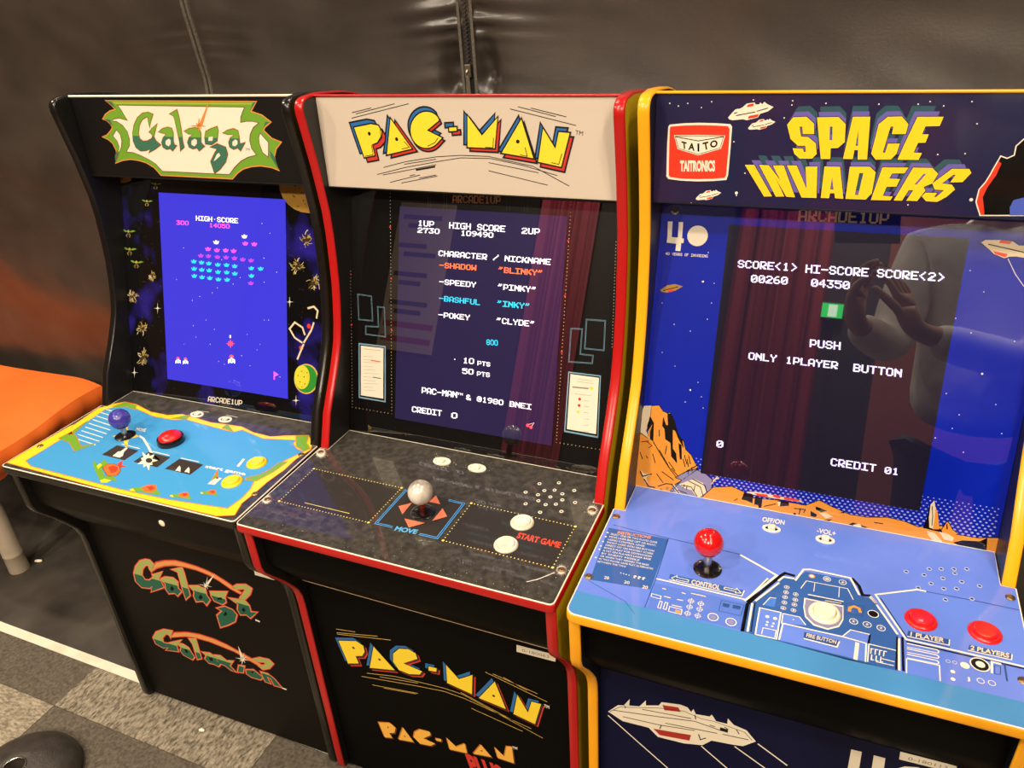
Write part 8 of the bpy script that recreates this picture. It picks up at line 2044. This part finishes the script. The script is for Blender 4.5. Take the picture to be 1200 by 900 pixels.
# skirt: hangs down the end and front with gathered folds
rim = [V[j*W_+nxn] for j in range(nyn+1)] + [V[nyn*W_+i] for i in range(nxn-1, -1, -1)]
sk = []; rows = 9; n = len(rim)
for r in range(rows+1):
    f = r/rows
    for k_, p in enumerate(rim):
        end = k_ <= nyn; s = k_*.35
        g = (.006*math.sin(k_*1.1)+.004*math.sin(k_*2.3+1))*f
        o = .010*math.sin(math.pi*min(1, f*1.15))-.016*f*f
        x, y, z = p
        if end: x += o+g
        else: y -= o+g
        z -= f*(.066+.008*math.sin(k_*.37)); sk.append((x, y, z))
cu.add(sk, [(r*n+i, r*n+i+1, (r+1)*n+i+1, (r+1)*n+i) for r in range(rows) for i in range(n-1)], m_orange)
cu.build('cushion', bench, smooth=80)
fr = MB(); fr.box(bx0+.02, bx1-.03, depth1+.03, depth0-.01, .325, .352, m_black_metal); fr.build('seat_frame', bench, bevel=.004)
for lx, ly in ((.615, -.122), (.615, .13), (-.5, -.122), (-.5, .13)):
    q = MB(); q.lathe((lx, ly, .0), [(.0245, 0), (.0245, .002), (.024, .05), (.0246, .051), (.0246, .054), (.024, .055), (.024, .326)], 28, m_bench_leg); q.build('leg', bench, smooth=40)

# ------------------------------------------------------------------ small things on the floor
ds = MB(); c0 = (0, 0, 0)
ds.lathe((0, 0, 0), [(.101, 0), (.106, .004), (.1065, .010), (.103, .020), (.094, .030), (.079, .038), (.060, .044), (.038, .048), (.022, .050), (.0195, .049), (.0185, .045), (.018, .02), (.018, .012), (.0005, .012)], 64, m_base)
dso = ds.build('stand_base', smooth=50, loc=(-.800, -.760, .003)); tag(dso, 'black domed round stand base with a hole on top, on the carpet in the corner', 'stand base')
rg_ = MB(); rg_.tube([(.0205*math.cos(6.28319*i/32), .0205*math.sin(6.28319*i/32), .0502) for i in range(32)], .0022, 8, m_steel, closed=True); rg_.build('hole_rim', dso, smooth=60)
sc = MB(); sc.tube([(-.008, -.003, .0042), (-.002, -.001, .0048), (.004, .001, .0046), (.009, .004, .0042)], [.0032, .0042, .0042, .0028], 10, m_paper_w); tag(sc.build('paper_scrap', smooth=60, loc=(-1.357, -.286, .0)), 'tiny white scrap on the dark vinyl floor beside the bench leg', 'litter')
sc = MB(); sc.tube([(-.005, 0, .004), (0, .001, .0055), (.006, .002, .004)], [.002, .0042, .002], 8, m_paper_w); tag(sc.build('crumb', smooth=60, loc=(-.5536, -.5464, .003)), 'pale crumb on the carpet in front of the leftmost machine', 'litter')

# ------------------------------------------------------------------ the far side of the room, seen in the glossy screens
def curtain(name, x0, x1, z1, mat):
    q = MB(); n = 60; vs = []
    for z in (.02, z1):
        for i in range(n+1):
            x = x0+(x1-x0)*i/n; vs.append((x, YF+.06+.03*math.sin(x*58)+.012*math.sin(x*131+1), z))
    for z in (.02, z1):
        for i in range(n+1): x = x0+(x1-x0)*i/n; vs.append((x, YF+.052+.03*math.sin(x*58)+.012*math.sin(x*131+1), z))
    m = n+1; F = [(i, i+1, m+i+1, m+i) for i in range(n)]+[(2*m+i+1, 2*m+i, 3*m+i, 3*m+i+1) for i in range(n)]+[(m+i, m+i+1, 3*m+i+1, 3*m+i) for i in range(n)]+[(0, m, 3*m, 2*m), (n, 2*m+n, 3*m+n, m+n)]
    q.add(vs, F, mat); return q.build(name, smooth=60)
tag(curtain('curtain', -.02, .50, 2.45, m_red_curtain), 'dark red curtain reflected in the rightmost screen', 'curtain')
tag(curtain('curtain', -1.30, -.92, 2.45, pm('rose curtain', (150,50,70), .8)), 'rose red curtain reflected at the right of the middle screen', 'curtain')
q = MB(); q.box(.56, .76, YF+.0, YF+.02, 0, 1.5, pm('dark door', (14,13,16), .5)); q.box(.79, 1.6, YF+.0, YF+.012, 0, CEIL-.02, pm('brick brown paint', (120,60,38), .8)); struct(q.build('trim_1'))
q = MB(); q.box(.48, .60, YF+.03, YF+.075, 1.55, 1.64, pm('exit sign case', (30,60,40), .5)); ex = q.build('exit_sign', bevel=.003); tag(ex, 'small glowing green exit light reflected in the rightmost screen', 'exit sign')
q = MB(); q.box(.486, .594, YF+.075, YF+.0765, 1.556, 1.634, pm('exit green', (40,235,110), .5, emis=2.2)); q.box(.52, .565, YF+.0766, YF+.0772, 1.562, 1.628, pm('exit white', (215,255,225), .5, emis=3.0)); q.build('lit_face', ex)
q = MB(); q.box(-2.36, -1.93, YF+.0, YF+.012, 1.05, 2.08, pm('poster paper', (170,150,135), .6))
for i, z in enumerate((1.98, 1.92, 1.78, 1.72, 1.58, 1.52, 1.38, 1.32)): q.box(-2.32+.05*(i % 2), -2.02-.04*(i % 3), YF+.012, YF+.0128, z-.016, z+.016, pm('poster ink', (70,58,62), .6))
for z in (1.23, 1.13): q.box(-2.34, -1.95, YF+.012, YF+.0128, z-.02, z+.02, pm('poster red', (150,60,60), .6))
tag(q.build('poster'), 'pale poster with dark lines reflected at the left of the middle screen', 'poster')

# ------------------------------------------------------------------ the person taking the picture, seen only as a reflection
def skin(name, verts, edges, mat, parent, sub=2):
    me = bpy.data.meshes.new(name); me.from_pydata([v[0] for v in verts], edges, []); me.update()
    o = bpy.data.objects.new(name, me); COL.objects.link(o); me.materials.append(mat)
    mo = o.modifiers.new('skin', 'SKIN'); mo.use_smooth_shade = True
    for i, v in enumerate(me.skin_vertices[0].data):
        r = verts[i][1]; v.radius = r if isinstance(r, tuple) else (r, r); v.use_root = (i == 0)
    sb_ = o.modifiers.new('sub', 'SUBSURF'); sb_.levels = sub; sb_.render_levels = sub
    o.parent = parent; return o
def chain(base, *pts): return pts
per = thing('person', 'person in pale jacket and dark trousers holding up a phone behind the viewpoint', 'person', (.90, -1.56, 0))
m_skin = pm('skin', (205,160,130), .5); m_jacket = noise_mix(pm('pale jacket', (205,196,180), .7), lin((246,240,228)), lin((222,214,200)), 14, .4, .7, 3, bump=.5, bscale=18); m_trs = pm('dark trousers', (26,26,32), .8); m_hair = pm('dark hair', (22,18,16), .6); m_shoe = pm('black shoe', (20,19,19), .6)
# local coordinates: +y faces the machines, -x is the person's left
LW = (-.335, .285, 1.095); RWp = (-.205, .300, 1.085)
bv = [((0, -.01, .92), .12), ((0, 0, 1.15), .12), ((0, -.005, 1.36), .10), ((-.01, .01, 1.455), .052), ((-.02, .035, 1.53), .066), ((-.025, .045, 1.60), .085), ((-.028, .035, 1.67), .062)]
be = [(i, i+1) for i in range(6)]
def arm(sh, el, wr, r):
    i = len(bv); bv.extend([(sh, .055), (el, .042), (wr, .026)]); be.extend([(2, i), (i, i+1), (i+1, i+2)]); return i+2
lw = arm((-.175, 0, 1.35), (-.235, .09, 1.07), LW, 0); rw = arm((.175, 0, 1.35), (.09, .14, 1.05), RWp, 0)
def hand(wr, pos, dirv, sidev, curl):
    d = Vector(dirv).normalized(); s_ = Vector(sidev).normalized(); c_ = Vector(curl).normalized(); p = Vector(pos)
    i = len(bv); bv.append((tuple(p+d*.045), .024)); be.append((wr, i))
    bv.append((tuple(p+d*.075), .022)); be.append((i, i+1)); k = i+1
    for q_, (o_, L_) in enumerate(((-.027, .062), (-.009, .072), (.009, .068), (.026, .054))):
        a = len(bv); b0 = p+d*.085+s_*o_
        bv.extend([(tuple(b0), .0095), (tuple(b0+d*L_*.5+c_*.008), .0085), (tuple(b0+d*L_*.8+c_*.028), .0078), (tuple(b0+d*L_*.82+c_*.046), .0070)]); be.extend([(k, a), (a, a+1), (a+1, a+2), (a+2, a+3)])
    a = len(bv); b0 = p+d*.05-s_*.034
    bv.extend([(tuple(b0), .0125), (tuple(b0+d*.03-s_*.012+c_*.02), .0105), (tuple(b0+d*.05-s_*.008+c_*.042), .0085)]); be.extend([(i, a), (a, a+1), (a+1, a+2)])
hand(lw, LW, (-.02, .02, 1), (.55, -.83, 0), (.75, .2, .1)); hand(rw, RWp, (-.35, .05, .9), (.6, -.75, .2), (-.8, .1, .1))
skin('body', bv, be, m_skin, per)
jv = [((0, -.01, .86), (.185, .14)), ((0, -.005, 1.02), (.175, .135)), ((0, 0, 1.22), (.175, .125)), ((0, -.005, 1.36), (.12, .10)), ((-.01, 0, 1.43), (.068, .068))]
je = [(i, i+1) for i in range(4)]
for sh, el, wr in (((-.18, 0, 1.355), (-.235, .09, 1.07), (-.325, .26, 1.088)), ((.18, 0, 1.355), (.09, .14, 1.05), (-.17, .28, 1.075))):
    i = len(jv); jv += [(sh, .075), (el, .062), (wr, .045)]; je += [(3, i), (i, i+1), (i+1, i+2)]
skin('jacket', jv, je, m_jacket, per)
tv = [((0, -.01, .90), (.16, .12)), ((-.095, 0, .80), .092), ((-.105, .01, .46), .066), ((-.11, -.01, .09), .052), ((.095, 0, .80), .092), ((.105, .01, .46), .066), ((.11, -.01, .09), .052)]
skin('trousers', tv, [(0, 1), (1, 2), (2, 3), (0, 4), (4, 5), (5, 6)], m_trs, per)
for sx in (-.11, .11): skin('shoe', [((sx, -.04, .045), (.042, .04)), ((sx, .06, .042), (.045, .036)), ((sx, .16, .036), (.036, .026))], [(0, 1), (1, 2)], m_shoe, per)
skin('hair', [((-.028, .005, 1.60), .086), ((-.028, .01, 1.665), .080), ((-.028, .03, 1.715), .052)], [(0, 1), (1, 2)], m_hair, per)
for ex_ in (-.031, .031):
    hd = MB(); hd.lathe((-.025+ex_, .122, 1.613), [(.001, -.009), (.008, -.006), (.0105, 0), (.008, .006), (.001, .009)], 14, m_hair, axis=Matrix.Rotation(R(90), 3, 'X')); hd.build('eye', per, smooth=60)
hd = MB(); hd.tube([(-.047, .122, 1.563), (-.025, .128, 1.560), (-.003, .122, 1.563)], .004, 8, pm('lips', (150,90,80), .5)); hd.build('mouth', per, smooth=60)
nv = MB(); nv.tube([(-.025, .124, 1.605), (-.025, .139, 1.588), (-.025, .128, 1.578)], [.006, .011, .009], 10, m_skin); nv.build('nose', per, smooth=60)
for sx in (-.11, .06):
    nv = MB(); nv.lathe((sx, .04, 1.60), [(.002, -.012), (.018, -.008), (.022, 0), (.018, .006), (.002, .008)], 12, m_skin, axis=Matrix.Rotation(R(90), 3, 'Y')); nv.build('ear', per, smooth=60)
# the phone, just behind the viewpoint
ph = MB(); ph.box(-.078, .078, -.0365, .0365, -.004, .004, pm('black phone', (12,12,13), .2, coat=.5))
po = ph.build('phone', bevel=.003); pM = Matrix((right, up, back)).transposed().to_4x4(); pM.translation = Vector((.49826627, -1.23068685, 1.319)) + back*.03 + right*.055 - up*.012; po.matrix_world = pM
tag(po, 'black phone held up sideways by the person in the pale jacket', 'phone')
